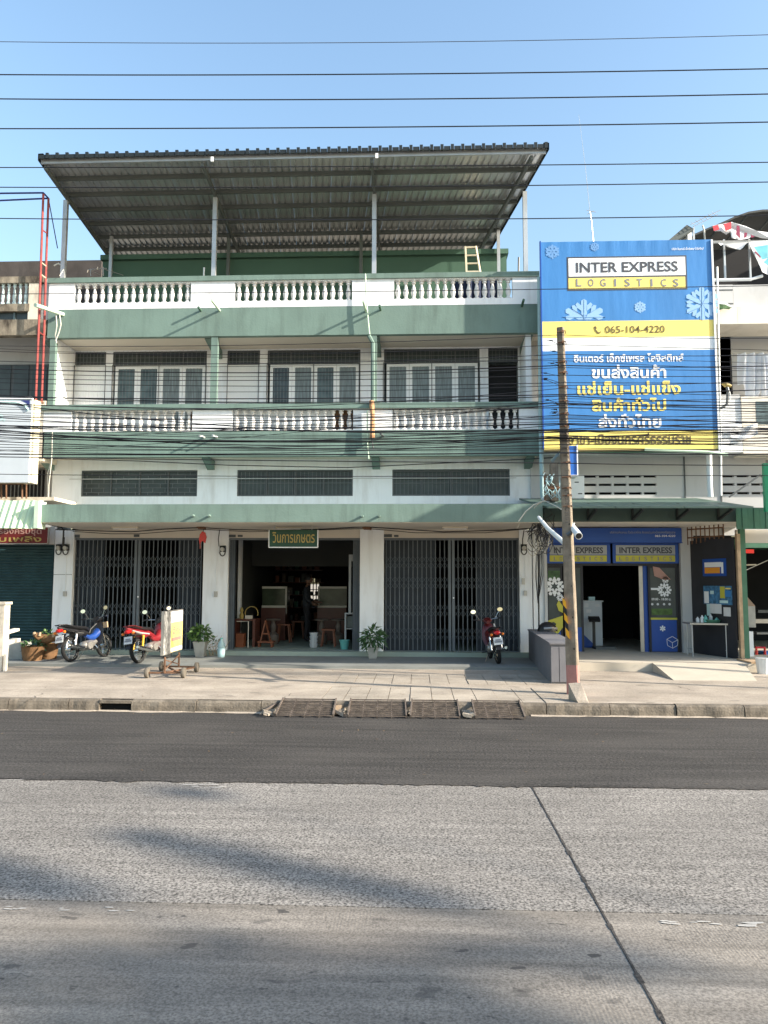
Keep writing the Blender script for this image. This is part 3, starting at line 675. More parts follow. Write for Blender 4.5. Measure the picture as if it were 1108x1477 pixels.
    # slim grille uprights in front of the doors
for px in (107, 152, 162, 229, 297, 328, 373, 385, 452, 519, 553, 623, 692):
    a = at(px, 526, W2-0.08); MB().tube([(a.x, W2-0.06, zw0), (a.x, W2-0.06, big[1][2])], 0.011, 5).build('upright_rod', M['frame'], hb)
t3 = window((door3[0], door3[1], ZZ(522,W2,725), door3[3]), W2+0.02, 1, hb); grille(door3[0], door3[1], ZZ(522,W2,725), door3[3], W2, 9, t3)
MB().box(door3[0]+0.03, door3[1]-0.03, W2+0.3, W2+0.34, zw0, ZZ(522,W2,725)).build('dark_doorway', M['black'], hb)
df = MB().box(door3[0]-0.03, door3[0]+0.025, W2-0.012, W2+0.1, zw0, door3[3]).box(door3[1]-0.025, door3[1]+0.02, W2-0.012, W2+0.1, zw0, door3[3]).build('door_frame', M['white2'], hb)
# conduit below the soffit
for pts in ([(185,502),(297,500.5)], [(405,501),(520,500)]):
    p, q = at(*pts[0], W2-0.03), at(*pts[1], W2-0.03); MB().tube([p, q], 0.018, 6).build('conduit', M['cream'], hb)
# drain spouts that stick out of the beams
for (px, py, L, zz) in ((290,448,0.2,0),(317,448,0.62,-0.05),(528,449,0.6,-0.03),(549,447,0.26,0),(788,440,0.01,0)):
    if L < 0.1: continue
    a = at(px, py, FF); d = Vector((-0.04*L, -L, 0.03*L))
    MB().tube([a, a+d], 0.028, 8).build('drain_spout', M['dkgreen'] if zz > -0.01 else M['pvcg'], hb)
for (px, py) in ((280,744),(303,744),(523,744.5),(547,744.5)):
    a = at(px, py, CY); MB().tube([a, a+Vector((0,-0.16,0.0))], 0.026, 8).build('drain_spout', M['green'], hb)
for (px, py, L) in ((295,631,0.22),(313,630.5,0.2),(553,629,0.28)):
    a = at(px, py, FF); MB().tube([a, a+Vector((-0.05,-L,0))], 0.024, 8).build('drain_spout', M['pvcw'] if px < 500 else M['frame'], hb)
a = at(753, 441, FF); MB().tube([a, a+Vector((0.0,-0.3,0.03))], 0.03, 8).build('drain_spout', M['dkgreen'], hb)
# drain pipes at the second column, peeled at the middle
for (pts, r, mm, nm) in (([(527,395),(529,440),(533,482)],0.018,'pvcg','drain_pipe'), ([(530,590),(530,640),(532,662)],0.016,'pvcg','drain_pipe')):
    MB().tube([at(p[0], p[1], FF-0.12) for p in pts], r, 7).build(nm, M[mm], hb)
MB().tube([at(532,484,FF-0.1), at(538,495,FF-0.05), at(538.5,580,FF-0.03)], 0.05, 8).build('drain_pipe', M['green'], hb)
p = MB().tube([at(536,578,FF-0.13), at(537.5,600,FF-0.13), at(537,632,FF-0.13)], [0.055,0.05,0.06], 8).build('drain_pipe', M['peel'], hb)
MB().tube([at(536,632,FF-0.13), at(539,650,FF-0.13)], 0.016, 6).bar(at(528,649,FF-0.13), at(550,649,FF-0.13), 0.03).build('pipe_stub', M['frame'], hb)
# tube lamps under the canopy
for (a, c) in ((163,201),(399,436),(638,675)):
    p, q = at(a, 757.5, -0.9), at(c, 757.2, -0.9)
    lf = MB().box(p.x, q.x, -0.99, -0.9, Zcb-0.05, Zcb-0.012).build('tube_lamp', M['lamp'], hb)
    MB().tube([(p.x+0.03,-0.945,Zcb-0.062),(q.x-0.03,-0.945,Zcb-0.062)], 0.012, 6).build('lamp_tube', M['white2'], lf)
# house number plates
for (r_, s) in (((102,771,115,775.5),'125'),((193,771,201,774.5),'71'),((328,771.2,340,775),'127'),((343,771.5,350,774.5),'72'),((553,770.5,565.5,774.8),'129'),((568.5,771.5,575,774.5),'73')):
    q = rect(*r_, 0.03); MB().box(q[0], q[1], 0.028, 0.038, q[2], q[3]).build('number_plate', M['frame'] if s > '100' else M['ink2'], hb)
# switch boxes and wall conduits on pillars
for (px, y0, y1) in ((93,853,860), (311,853,861), (755,834,843), (758,852,859)):
    q = rect(px-2.2, y0, px+2.2, y1, PW-0.04); bxp = MB().box(q[0], q[1], PW-0.05, PW-0.002, q[2], q[3]).build('switch_box', M['alu'], hb)
    if y0 > 840: MB().box((q[0]+q[1])/2-0.006, (q[0]+q[1])/2+0.006, PW-0.014, PW-0.002, q[3], ZZ(800, PW, px)).build('conduit', M['white2'], hb)
MB().box(XX(76,PW,828), XX(104,PW,828), PW-0.006, PW-0.002, ZZ(828.5,PW,90)-0.01, ZZ(828.5,PW,90)).build('wall_joint', M['frame'], hb)
# ---- folding gates
def gate(q, closed, label=None):
    x0, x1, z0, z1 = q; z0 = AZ+0.1
    fr = MB().box(x0, x1, 0.06, 0.16, z1-0.05, z1-0.002).build('folding_gate', M['gatebar'], hb)
    MB().box(x0, x1, 0.09, 0.13, z0, z0+0.012).build('floor_track', M['gatebar'], fr)
    H = z1-0.05-z0-0.012; bar = MB().box(-0.0095, 0.0095, 0, 0.018, 0, H).mesh('slat', M['gatebar'])
    hz = [H*f for f in (0.80, 0.615, 0.365, 0.155)]; hh = 0.145
    lat = MB()
    if closed:
        n = 30; sh = MB(); xm = x0+(x1-x0)*0.5
        pitch = (x1-x0)/n; xs = [x0+pitch*(i+0.5) for i in range(n)]
        for i, x in enumerate(xs): put('slat', bar, fr, (x, 0.10, z0+0.012))
        for i in range(n-1):
            if abs(xs[i]+pitch/2-xm) < pitch*0.6: continue
            for h in hz:
                for (u0, u1) in ((h-hh, h+hh*0.0), (h, h+hh)):
                    for s in (0, 1):
                        a = Vector((xs[i], 0.085-0.004*s, z0+(u0 if s else u1))); c = Vector((xs[i+1], 0.085-0.004*s, z0+(u1 if s else u0)))
                        lat.bar(a, c, 0.005, 0.013, up=(0,1,0))
        MB().box(xm-0.075, xm-0.012, 0.06, 0.14, z0+0.012, z1-0.05).build('meeting_stile', M['gatebar'], fr)
        MB().box(xm+0.012, xm+0.075, 0.06, 0.14, z0+0.012, z1-0.05).build('meeting_stile', M['gatebar'], fr)
        for (f0, f1) in closed:
            k = int((f1-f0)*(x1-x0)/0.105); 
            for j in range(k):
                s0 = x0+(x1-x0)*f0+0.105*j
                put('sheet_panel', SHEET(H), fr, (s0, 0.16+0.014*(j % 2), z0+0.012), rot=(0,0,0.05 if j % 2 else -0.05))
        put('gate_lock', MB().lathe([(0.02,-0.01),(0.02,0.01)], n=8, axis='y').mesh('gate_lock', M['white2']), fr, (xm+0.045, 0.055, z0+H*0.48))
    else:
        for side in (0, 1):
            for i in range(7):
                x = x0+0.02+i*0.022 if side == 0 else x1-0.02-i*0.022
                put('slat', bar, fr, (x, 0.10+0.012*(i % 2), z0+0.012), sc=(0.6,1,1))
            sx0, sx1 = (x0+0.0, x0+0.17) if side == 0 else (x1-0.17, x1)
            MB().box(sx0, sx1, 0.145, 0.2, z0+0.012, z1-0.05).build('sheet_panel', M['gatesheet'], fr)
    if lat.v: lat.build('lattice', M['gatebar'], fr, kind='stuff')
    return fr
_sh = {}
def SHEET(H):
    if round(H,2) not in _sh: _sh[round(H,2)] = MB().box(0, 0.1, 0, 0.003, 0, H).mesh('sheet_panel', M['gatesheet'])
    return _sh[round(H,2)]
gate(gz[0], [(0.0,0.24),(0.8,1.0)])
gate(gz[1], None)
gate(gz[2], [(0.02,0.40),(0.68,1.0)])
# rooms behind the gates
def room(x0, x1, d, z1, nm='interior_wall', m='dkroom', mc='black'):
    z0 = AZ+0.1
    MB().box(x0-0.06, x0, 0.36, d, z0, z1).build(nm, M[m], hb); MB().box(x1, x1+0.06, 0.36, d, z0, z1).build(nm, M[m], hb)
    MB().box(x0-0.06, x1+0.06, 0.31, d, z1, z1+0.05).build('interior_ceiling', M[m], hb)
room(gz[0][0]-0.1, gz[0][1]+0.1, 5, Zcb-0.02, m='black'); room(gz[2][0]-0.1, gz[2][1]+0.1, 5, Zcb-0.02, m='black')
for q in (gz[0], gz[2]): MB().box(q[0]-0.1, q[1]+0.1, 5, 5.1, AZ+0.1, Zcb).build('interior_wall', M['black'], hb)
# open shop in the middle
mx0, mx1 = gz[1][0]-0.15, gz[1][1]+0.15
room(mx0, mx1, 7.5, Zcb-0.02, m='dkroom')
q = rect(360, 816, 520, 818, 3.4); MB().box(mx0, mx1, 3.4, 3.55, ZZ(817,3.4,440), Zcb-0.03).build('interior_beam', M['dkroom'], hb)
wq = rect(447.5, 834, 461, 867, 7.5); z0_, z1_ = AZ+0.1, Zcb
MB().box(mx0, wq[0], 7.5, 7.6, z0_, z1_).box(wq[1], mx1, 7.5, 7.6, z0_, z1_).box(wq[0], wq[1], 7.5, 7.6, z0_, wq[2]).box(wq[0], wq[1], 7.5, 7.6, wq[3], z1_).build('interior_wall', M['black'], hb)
b = MB()
for k in range(4): xx = wq[0]+(wq[1]-wq[0])*k/3; b.box(xx-0.015, xx+0.015, 7.46, 7.49, wq[2], wq[3])
for k in range(5): zz = wq[2]+(wq[3]-wq[2])*k/4; b.box(wq[0], wq[1], 7.43, 7.455, zz-0.012, zz+0.012)
b.build('window_bars', M['black'], hb)
p = rect(343, 778, 347.5, 905, 1.6); MB().box(p[0], p[1], 1.6, 1.75, AZ+0.1, Zcb-0.03).build('interior_pillar', M['white'], hb)
# penthouse on the roof terrace
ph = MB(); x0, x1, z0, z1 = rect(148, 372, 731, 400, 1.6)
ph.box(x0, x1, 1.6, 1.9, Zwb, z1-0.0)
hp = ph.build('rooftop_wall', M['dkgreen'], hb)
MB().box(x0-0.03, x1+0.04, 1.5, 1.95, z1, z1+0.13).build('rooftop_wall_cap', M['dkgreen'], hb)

# ================================================================== METAL ROOF SHELTER
rsx0, rsx1 = -8.58, 2.90; ry0, ry1 = -1.5, 2.8; rz0 = at(424,219,-1.5).z-0.05; rz1 = rz0-0.13*4.3
rs = empty('roof_shelter', (-2.6, 0.5, Ztop), 'open corrugated metal roof shelter on steel posts above the roof terrace', 'roof shelter')
def rz(y): return rz0+(rz1-rz0)*(y-ry0)/(ry1-ry0)
def rxr(y): return rsx1-0.23*(y-ry0)
def rxl(y): return rsx0-0.03
npan = 24
for k in range(npan):                                # ribbed roof sheets, each a piece
    mb = MB(); f0, f1 = k/npan, (k+1)/npan; prof = []
    for j in range(3):
        for (u, h) in ((0,0),(0.50,0),(0.62,0.035),(0.80,0.035),(0.92,0)): prof.append(((j+u)/3, h))
    prof.append((1.0, 0))
    top = []; 
    for y in (ry0-0.05, ry1):
        xa = rxl(y)+(rxr(y)-rxl(y))*f0+0.001; xb = rxl(y)+(rxr(y)-rxl(y))*f1-0.001
        top.append([(xa+(xb-xa)*u, y, rz(y)+h+0.004) for u, h in prof])
    n = len(prof); vs = top[0]+top[1]+[(x, y, z-0.003) for x, y, z in top[0]+top[1]]
    fs = [(i, i+1, n+i+1, n+i) for i in range(n-1)]+[(2*n+i, 3*n+i, 3*n+i+1, 2*n+i+1) for i in range(n-1)]+[(i, 2*n+i, 2*n+i+1, i+1) for i in range(n-1)]
    mb.add(vs, fs).build('roof_sheet', M['sheet'], rs)
# dark sheet edge profile along the front and sides
b = MB(); nn = 50
for i in range(nn):
    xa = rsx0+(rsx1-rsx0)*i/nn; wd = (rsx1-rsx0)/nn
    b.box(xa, xa+wd*0.62, ry0-0.09, ry0-0.06, rz0-0.03, rz0+0.06).box(xa+wd*0.66, xa+wd*0.96, ry0-0.1, ry0-0.055, rz0-0.03, rz0+0.10)
b.build('ridge_trim', M['roofedge'], rs)
MB().add([(rsx0-0.02,ry0-0.1,rz0-0.08),(rxl(ry1)-0.02,ry1,rz1-0.08),(rxl(ry1)-0.02,ry1,rz1+0.06),(rsx0-0.02,ry0-0.1,rz0+0.08),(rsx0+0.1,ry0-0.1,rz0+0.085),(rxl(ry1)+0.1,ry1,rz1+0.065)],[(0,1,2,3),(3,2,5,4)]).build('side_flashing', M['roofedge'], rs)
MB().add([(rsx1+0.02,ry0-0.1,rz0-0.08),(rxr(ry1)+0.02,ry1,rz1-0.08),(rxr(ry1)+0.02,ry1,rz1+0.06),(rsx1+0.02,ry0-0.1,rz0+0.08),(rsx1-0.1,ry0-0.1,rz0+0.085),(rxr(ry1)-0.1,ry1,rz1+0.065)],[(0,1,2,3),(3,2,5,4)]).build('side_flashing', M['roofedge'], rs)
for k in range(8):
    y = ry0+0.02+(ry1-ry0-0.1)*k/7
    h = 0.1 if k else 0.1
    MB().box(rxl(y)+0.03, rxr(y)-0.03, y-(0.02 if k == 0 else 0.025), y+0.025, rz(y)-h, rz(y)-0.002).build('purlin', M['steel'] if k == 0 else M['purlin'], rs)
PY = -0.28
for px in (86, 310, 540, 771):
    x = XX(px, PY, 330) if px not in (86, 771) else (rsx0+0.04 if px == 86 else rxr(PY)-0.06)
    MB().bar((max(x, rsx0+0.08), ry0+0.06, rz(ry0)-0.16), ((rxl(ry1)+0.12 if px == 86 else x) if px<700 else x-0.98, ry1-0.1, rz(ry1)-0.16), 0.06, 0.1).build('rafter', M['purlin'], rs)
    MB().box(x-0.05, x+0.05, PY-0.05, PY+0.05, Ztop-0.3 if px != 86 else Ztop-0.0, rz(PY)-0.2).box(x-0.1,x+0.1,PY-0.09,PY+0.09,Ztop,Ztop+0.015).build('post', M['steel'], rs)
for px in (161, 330, 521, 719):
    y = 1.42; x = XX(px, y, 350); MB().box(x-0.04, x+0.04, y-0.04, y+0.04, Zwb, rz(y)-0.1).build('post', M['purlin'] if 200 < px < 700 else M['steel'], rs)
for px in (310, 546):
    x = XX(px-2, ry0, 230); MB().box(x-0.03, x+0.03, ry0-0.12, ry0-0.1, rz0-0.2, rz0-0.09).build('rafter_end', M['white2'], rs)

# ladder on the roof
ld = empty('step_ladder', (XX(682,0.9,380), 0.9, Zwb), 'pale wooden step ladder standing on the roof terrace beside the dark green wall', 'ladder')
l0, l1 = at(673, 392, 0.9), at(671.5, 356, 1.1); r0, r1 = at(692.5, 392, 0.9), at(686.5, 355.5, 1.1)
def ext(a, b_, z): t = (z-a.z)/(b_.z-a.z); return a.lerp(b_, t)
MB().bar(ext(l0,l1,Zwb), l1, 0.045).build('rail', M['ladder'], ld); MB().bar(ext(r0,r1,Zwb), r1, 0.045).build('rail', M['ladder'], ld)
for k in range(8):
    z = l1.z-0.02-k*0.24
    if z > Zwb: MB().bar(ext(l0,l1,z), ext(r0,r1,z), 0.05, 0.03).build('rung', M['ladder'], ld)

# clothes and things on terrace seen between balusters
tag(MB().grid(lambda u, v: (XX(655+62*u,0.2,430), 0.2+0.06*math.sin(u*30), ZZ(402,0.2,690)-v*0.85-0.05*math.sin(u*17)), 30, 5).build('hanging_laundry', M['clothd']), 'dark laundry hanging on the roof terrace behind the right balusters', 'laundry')
# TV aerials on the terrace
ae = empty('roof_aerial', tuple(at(140,398,0.3)), 'thin metal aerial bars on the left end of the roof terrace', 'aerial')
A = lambda x, y: at(x, y, 0.3)
MB().tube([A(131,398), A(131,388)], 0.012, 5).tube([A(149,398), A(149,385)], 0.012, 5).build('mast', M['alu'], ae)
MB().tube([A(127,389), A(154,387)], 0.012, 5).tube([A(127,389), A(126,393)], 0.01, 4).tube([A(141,385), A(140,389)], 0.01, 4).tube([A(141,385), A(178,397)], 0.008, 4).tube([A(131,390),A(146,397)],0.008,4).build('boom', M['alu'], ae)
vp = empty('vent_pipe', tuple(at(294,398,0.0)), 'short white vent pipe sticking up behind the roof balustrade', 'pipe')
MB().tube([at(294,400,0), at(294.5,386,0)], 0.022, 7).build('pipe', M['pvcw'], vp)
MB().tube([at(748,398,0.8), at(748.5,371,0.8)], 0.025, 6).build('post', M['frame'], empty('rooftop_post', tuple(at(748,398,0.8)), 'thin dark post on the roof terrace right of the green wall', 'post'))

# ---- hanging shop sign
sg = empty('shop_sign', tuple(at(423, 790, -1.35)), 'dark green shop sign with gold Thai lettering hanging under the canopy', 'sign')
q = rect(388, 764.5, 458.5, 789.5, -1.35)
MB().box(q[0]+0.012, q[1]-0.012, -1.35, -1.31, q[2]+0.012, q[3]).build('board', M['signgreen'], sg)
MB().box(q[0]-0.004, q[1]+0.004, -1.36, -1.3, q[2]-0.01, q[2]+0.01).box(q[0]-0.008, q[0]+0.01, -1.36, -1.3, q[2]+0.01, q[3]).box(q[1]-0.01, q[1]+0.008, -1.36, -1.3, q[2]+0.01, q[3]).build('frame', M['white2'], sg)
text('วินการเกษตร', 393, 767.5, 454, 783, -1.352, M['goldp'], sg, 0.012)
for px in (396, 450): MB().tube([at(px,765,-1.33), at(px,765,-1.33)+Vector((0,0,0.4))], 0.006, 4).build('hanger', M['steel'], sg)
# ================================================================== BANNER BILLBOARD
BY = -0.98
sb = empty('billboard', tuple(at(908, 648, BY)), 'tall blue, white and yellow vinyl banner billboard covering the upper storeys of the logistics shop', 'billboard')
def bq(x0, y0, x1, y1, m, nm, d=0.0, parent=None):
    a, b_, c, d_ = rect(x0, y0, x1, y1, BY)
    return MB().box(a, b_, BY-0.003-d, BY-0.0005, c, d_).build(nm, M[m], parent or sb)
def blay(x0, x1, y0, y1, m, nm, lay=1, par=None):     # print layer quad on banner, edges follow the photo perspective
    return bq(x0, y0, x1, y1, m, nm, 0.002*lay, par)
BL = XX(782.2, BY, 500); BR = XX(1031, BY, 500)
zt, zb1 = ZZ(347.5, BY, 900), ZZ(462, BY, 900)
# cloth panels (one vinyl, printed in bands)
bands = [(347.3,462.5,'blue'),(462.5,486.5,'yellow'),(486.5,505.5,'bwhite'),(505.5,621,'blue'),(621,648,'yellow')]
for (y0, y1, m) in bands:
    z1, z0 = ZZ(y0, BY, 900), ZZ(y1, BY, 900)
    MB().grid(lambda u, v: (BL+(BR-BL)*u, BY-0.0+0.003*math.sin(u*70)*(1 if m == 'blue' and y0 < 400 else 0)*max(0,(v-0.75))*4, z0+(z1-z0)*v), 60, 8).build('vinyl_band', M[m], sb)
MB().box(BL+0.01, BR-0.01, BY+0.012, BY+0.05, ZZ(647,BY,900), ZZ(349,BY,900)).build('backing', M['bwhite'], sb)
fr = MB()
for x in (BL+0.02, (BL+BR)/2, BR-0.02): fr.box(x-0.02, x+0.02, BY+0.052, BY+0.1, ZZ(648,BY,900), ZZ(348,BY,900))
for k in range(6): z = ZZ(648,BY,900)+0.03+(ZZ(348,BY,900)-ZZ(648,BY,900)-0.06)*k/5; fr.box(BL+0.04, BR-0.04, BY+0.103, BY+0.14, z-0.02, z+0.02)
fr.build('frame', M['steel'], sb)
MB().box(BR-0.004, BR+0.035, BY-0.03, BY+0.05, ZZ(650,BY,1030), ZZ(346,BY,1030)).build('edge_strip', M['bwhite'], sb)
MB().box(BL-0.02, BL+0.006, BY-0.02, BY+0.05, ZZ(648,BY,783), ZZ(348,BY,783)).build('edge_strip', M['blue2'], sb)
MB().box(BL, BR, BY-0.01, BY+0.05, ZZ(650.5,BY,900), ZZ(648.3,BY,900)).build('bottom_rail', M['ink2'], sb)
# logo box
blay(818, 991, 369.5, 418.5, 'ink', 'logo_frame', 0.5)
blay(820.2, 988.7, 371.6, 397.8, 'bwhite', 'logo_panel', 1.4)
blay(820.2, 988.7, 400.2, 416.3, 'yellow', 'logo_panel', 1.4)
def btxt(s, x0, y0, x1, y1, m, bold=0.0, Yo=0.006, par=None, nm='lettering'): return text(s, x0, y0, x1, y1, BY-Yo, M[m], par or sb, bold, nm)
btxt('INTER EXPRESS', 831, 377.5, 978, 392.5, 'ink', 0.022, 0.008)
def spaced(s, x0, x1, y0, y1, m, Y, parent, bold=0.01, dy=0.0):
    n = len(s); p = (x1-x0)/(n-1)
    w_ = {'I':1.6}
    for i, ch in enumerate(s):
        hw = (w_.get(ch, 4.2))*(y1-y0)/11.5*1.0; cx = x0+p*i; d = dy*i
        text(ch, cx-hw, y0+d, cx+hw, y1+d, Y, M[m], parent, bold)
spaced('LOGISTICS', 835, 975, 402.3, 413.2, 'grape', BY-0.008, sb, 0.015)
btxt('065-104-4220', 873, 469.8, 959, 480.2, 'ink2', 0.008, 0.004)
# telephone mark
a = at(862.5, 476, BY-0.006)
MB().prism([(a.x-0.085,a.z+0.075),(a.x-0.045,a.z+0.095),(a.x-0.02,a.z+0.04),(a.x-0.045,a.z+0.02),(a.x+0.0,a.z-0.04),(a.x+0.03,a.z-0.055),(a.x+0.075,a.z-0.02),(a.x+0.05,a.z-0.075),(a.x+0.0,a.z-0.09),(a.x-0.06,a.z-0.02)][::-1], a.y-0.002, a.y).build('telephone_mark', M['ink2'], sb)
btxt('บริษัท อินเตอร์ เอ็กซ์เพรส โลจิสติกส์', 969, 356.5, 1015, 360.5, 'bwhite', 0.01, 0.006)
btxt('อินเตอร์ เอ็กซ์เพรส โลจิสติกส์', 828, 509.5, 986, 522, 'bwhite', 0.02, 0.004)
btxt('ขนส่งสินค้า', 853.5, 526, 961, 545.5, 'bwhite', 0.028, 0.004)
btxt('แช่เย็น-แช่แข็ง', 833, 549.5, 982, 569.5, 'yellow', 0.028, 0.004)
btxt('สินค้าทั่วไป', 854, 573.5, 961, 593, 'yellow', 0.028, 0.004)
btxt('ส่งทั่วไทย', 863, 597, 954, 617, 'bwhite', 0.028, 0.004)
btxt('สาขา-เมืองนครศรีธรรมราช', 820, 624.5, 997, 641.5, 'ink2', 0.02, 0.004)
# snowflake prints built of flat arms
def flake(cx, cy, r, m, clip=None, blocks=True, Y=BY-0.0045, wd=0.2, par=None, arms=6, a0=90):
    c = at(cx, cy, Y); s = (c-at(cx+1, cy, Y)).length; Rr = r*s; mb = MB()
    for k in range(arms):
        a = math.radians(a0+60*k); d = (math.cos(a), math.sin(a)); n = (-d[1], d[0])
        def P(u, v): return (c.x+d[0]*u*Rr+n[0]*v*Rr, c.z+d[1]*u*Rr+n[1]*v*Rr)
        w_ = wd
        poly = [P(0.02,0.0), P(0.02+w_*1.74, -w_), P(1.0-w_*0.6,-w_), P(1.0,0), P(1.0-w_*0.6,w_), P(0.02+w_*1.74,w_)]
        if clip is not None:
            zc_ = ZZ(clip, Y, cx)
            if all(z < zc_ for x, z in poly): continue
            poly = [(x, max(z, zc_)) for x, z in poly]
        mb.prism(poly[::-1] if False else poly, Y-0.001, Y)
        if blocks:
            for sgn in (-1, 1):
                u1, v1 = 0.5+0.2*0.5, sgn*(w_*0.9)
                poly = [P(0.42,sgn*w_*0.9), P(0.68,sgn*w_*0.9), P(0.84,sgn*(w_+0.17)), P(0.74,sgn*(w_+0.26)), P(0.58,sgn*(w_+0.2))]
                if clip is not None:
                    if all(z < zc_ for x, z in poly): continue
                    poly = [(x, max(z, zc_)) for x, z in poly]
                mb.prism(poly, Y-0.0032, Y-0.0014)
    return mb.build('snowflake_print', M[m], par or sb)
flake(843, 461, 31, 'pale', clip=461.8, wd=0.135)
flake(923.5, 443, 9, 'pale', wd=0.15)
flake(1013, 438, 26, 'pale', clip=461.8, wd=0.14)
flake(797, 363, 11, 'paleline', wd=0.15); flake(858, 356, 7, 'paleline', wd=0.15)
for pts in ([(843,432),(843,461)],[(825,445),(843,456),(862,445)],[(812,457),(843,458),(874,457)],[(1013,414),(1013,461)],[(990,430),(1013,440)],[(990,452),(1013,442)]):
    MB().tube([at(p[0],p[1],BY-0.007) for p in pts], 0.006, 4).build('print_line', M['paleline'], sb)

# ================================================================== LOGISTICS SHOPHOUSE (behind the banner)
lx0, lx1 = XX(770, 0, 860)+0.004, XX(1068, 0, 860)
lb = empty('logistics_shophouse', ((lx0+lx1)/2, 0, 0.33), 'grey white shophouse with a courier shop on its ground floor under the big blue banner', 'building')
FY = -0.45
YD = 0.33
MB().box(XR+0.06, lx1, FY+0.2, 0.5, ZZ(441,FY,1070), ZZ(405.5,FY,1070)).build('parapet_wall', M['oldgrey'], lb)
for yy in (413, 433): MB().box(XX(1037,FY), lx1, FY+0.194, FY+0.198, ZZ(yy,FY,1070)-0.02, ZZ(yy,FY,1070)+0.01).build('parapet_groove', M['frame'], lb)
MB().box(XR+0.06, lx1, FY, 0.5, ZZ(467,FY,1070), ZZ(442,FY,1070)).build('fascia_beam', M['oldcream'], lb)
MB().box(XR+0.06, lx1, FY+0.05, 0.5, ZZ(575,FY,1070)-0.02, ZZ(568,FY,1070)).build('balcony_rail', M['oldgrey'], lb)
q = rect(1038, 577, 1092, 612, FY+0.04); MB().box(XR+0.06, q[1], FY+0.04, FY+0.2, q[2], q[3]).build('parapet_wall', M['white'], lb)
q = rect(1038, 612, 1092, 652, FY); MB().box(XR+0.06, lx1, FY, FY+0.25, q[2], q[3]).build('fascia_beam', M['white'], lb)
MB().box(XR+0.06, lx1, FY+0.25, 6.5, ZZ(653,FY,1000), ZZ(640,FY,1000)).build('floor_slab', M['oldgrey'], lb)
MB().box(XR+0.06, lx1, FY+0.25, 6.5, ZZ(467,FY,1000), ZZ(450,FY,1000)).build('floor_slab', M['oldcream'], lb)
# upper wall with door and window
dq = rect(1034, 516, 1056, 573, 0.7)
MB().box(XR-0.1, dq[0], 0.7, 0.85, ZZ(640,FY,1000), ZZ(450,FY,1000)).box(dq[0], dq[1], 0.7, 0.85, dq[3], ZZ(450,FY,1000)).box(dq[1], lx1, 0.7, 0.85, ZZ(640,FY,1000), ZZ(450,FY,1000)).build('wall', M['oldcream'], lb)
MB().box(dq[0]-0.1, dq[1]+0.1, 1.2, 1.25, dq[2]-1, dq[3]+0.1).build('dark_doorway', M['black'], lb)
f = MB(); f.box(dq[1]-0.04, dq[1], 0.68, 0.8, dq[2], dq[3]).build('door_frame', M['panel'], lb)
# lower wall with slotted vent bricks
q = rect(786, 654, 1066, 728, 0.1)
slots = []
for (xa, xb, n, ys) in ((841, 949, 5, (687, 699, 711.5)), (1041, 1066, 2, (685,698,709.5))):
    pass
zs = [ZZ(v, 0.1, 950) for v in (687, 699, 711.5)]
zlo, zhi = 3.0, ZZ(651, FY, 950)+0.05
mb = MB(); cuts = [0.1]
xs = []
for (xa, xb, n) in ((841, 949, 5), (1041, 1103, 3)):
    p = (xb-xa)/n
    for i in range(n): xs.append((XX(xa+p*i+1.5, 0.1), XX(xa+p*(i+1)-2, 0.1)))
xa_, xb_ = lx0-0.02, XX(1106, 0.1)
zz = [zlo]+[v for z in sorted(zs) for v in (z-0.028, z+0.028)]+[zhi]
for i in range(0, len(zz)-1):
    if i % 2 == 0: mb.box(xa_, xb_, 0.1, 0.2, zz[i], zz[i+1])
    else:
        e = [xa_]+[v for s in xs for v in s]+[xb_]
        for k in range(0, len(e), 2): mb.box(e[k], e[k+1], 0.1, 0.2, zz[i], zz[i+1])
mb.build('vent_wall', M['oldgrey'], lb)
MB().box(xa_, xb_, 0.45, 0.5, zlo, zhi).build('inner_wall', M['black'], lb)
for px in (988, 1040): MB().box(XX(px,0.1)-0.012, XX(px,0.1)+0.012, 0.075, 0.098, zlo, zhi).build('wall_joint', M['frame'], lb)
# ground floor: columns
for (a, c) in ((786, 790), (984, 1003)):
    MB().box(XX(a,0,860), XX(c,0,860), 0, 0.35, YD, 3.2).build('pillar', M['oldgrey'], lb)
MB().box(lx0, XX(786,0,860), 0.06, 0.4, AZ, 3.2).build('pillar', M['grimeW'] if False else M['white'], lb)
MB().box(lx0, lx1, -1.55, 0.35, ZZ(752,-1.6,930), ZZ(732,-1.6,930)).build('canopy', M['dkgreen2'] if 'dkgreen2' in M else mat('dusky_green_canopy', (0.055,0.09,0.085), 0.75, 0.1, 1.2, 0.2, 25), lb)
MB().box(lx0, lx1, -1.5, 0.3, ZZ(752,-1.6,930)-0.01, ZZ(752,-1.6,930)-0.002).build('canopy_soffit', M['oldcream'], lb)
MB().box(XX(786,0.05), XX(1003,0.05), 0.05, 0.35, ZZ(763,0.05,900), ZZ(752,-1.6,930)-0.011).build('lintel', M['oldcream'], lb)
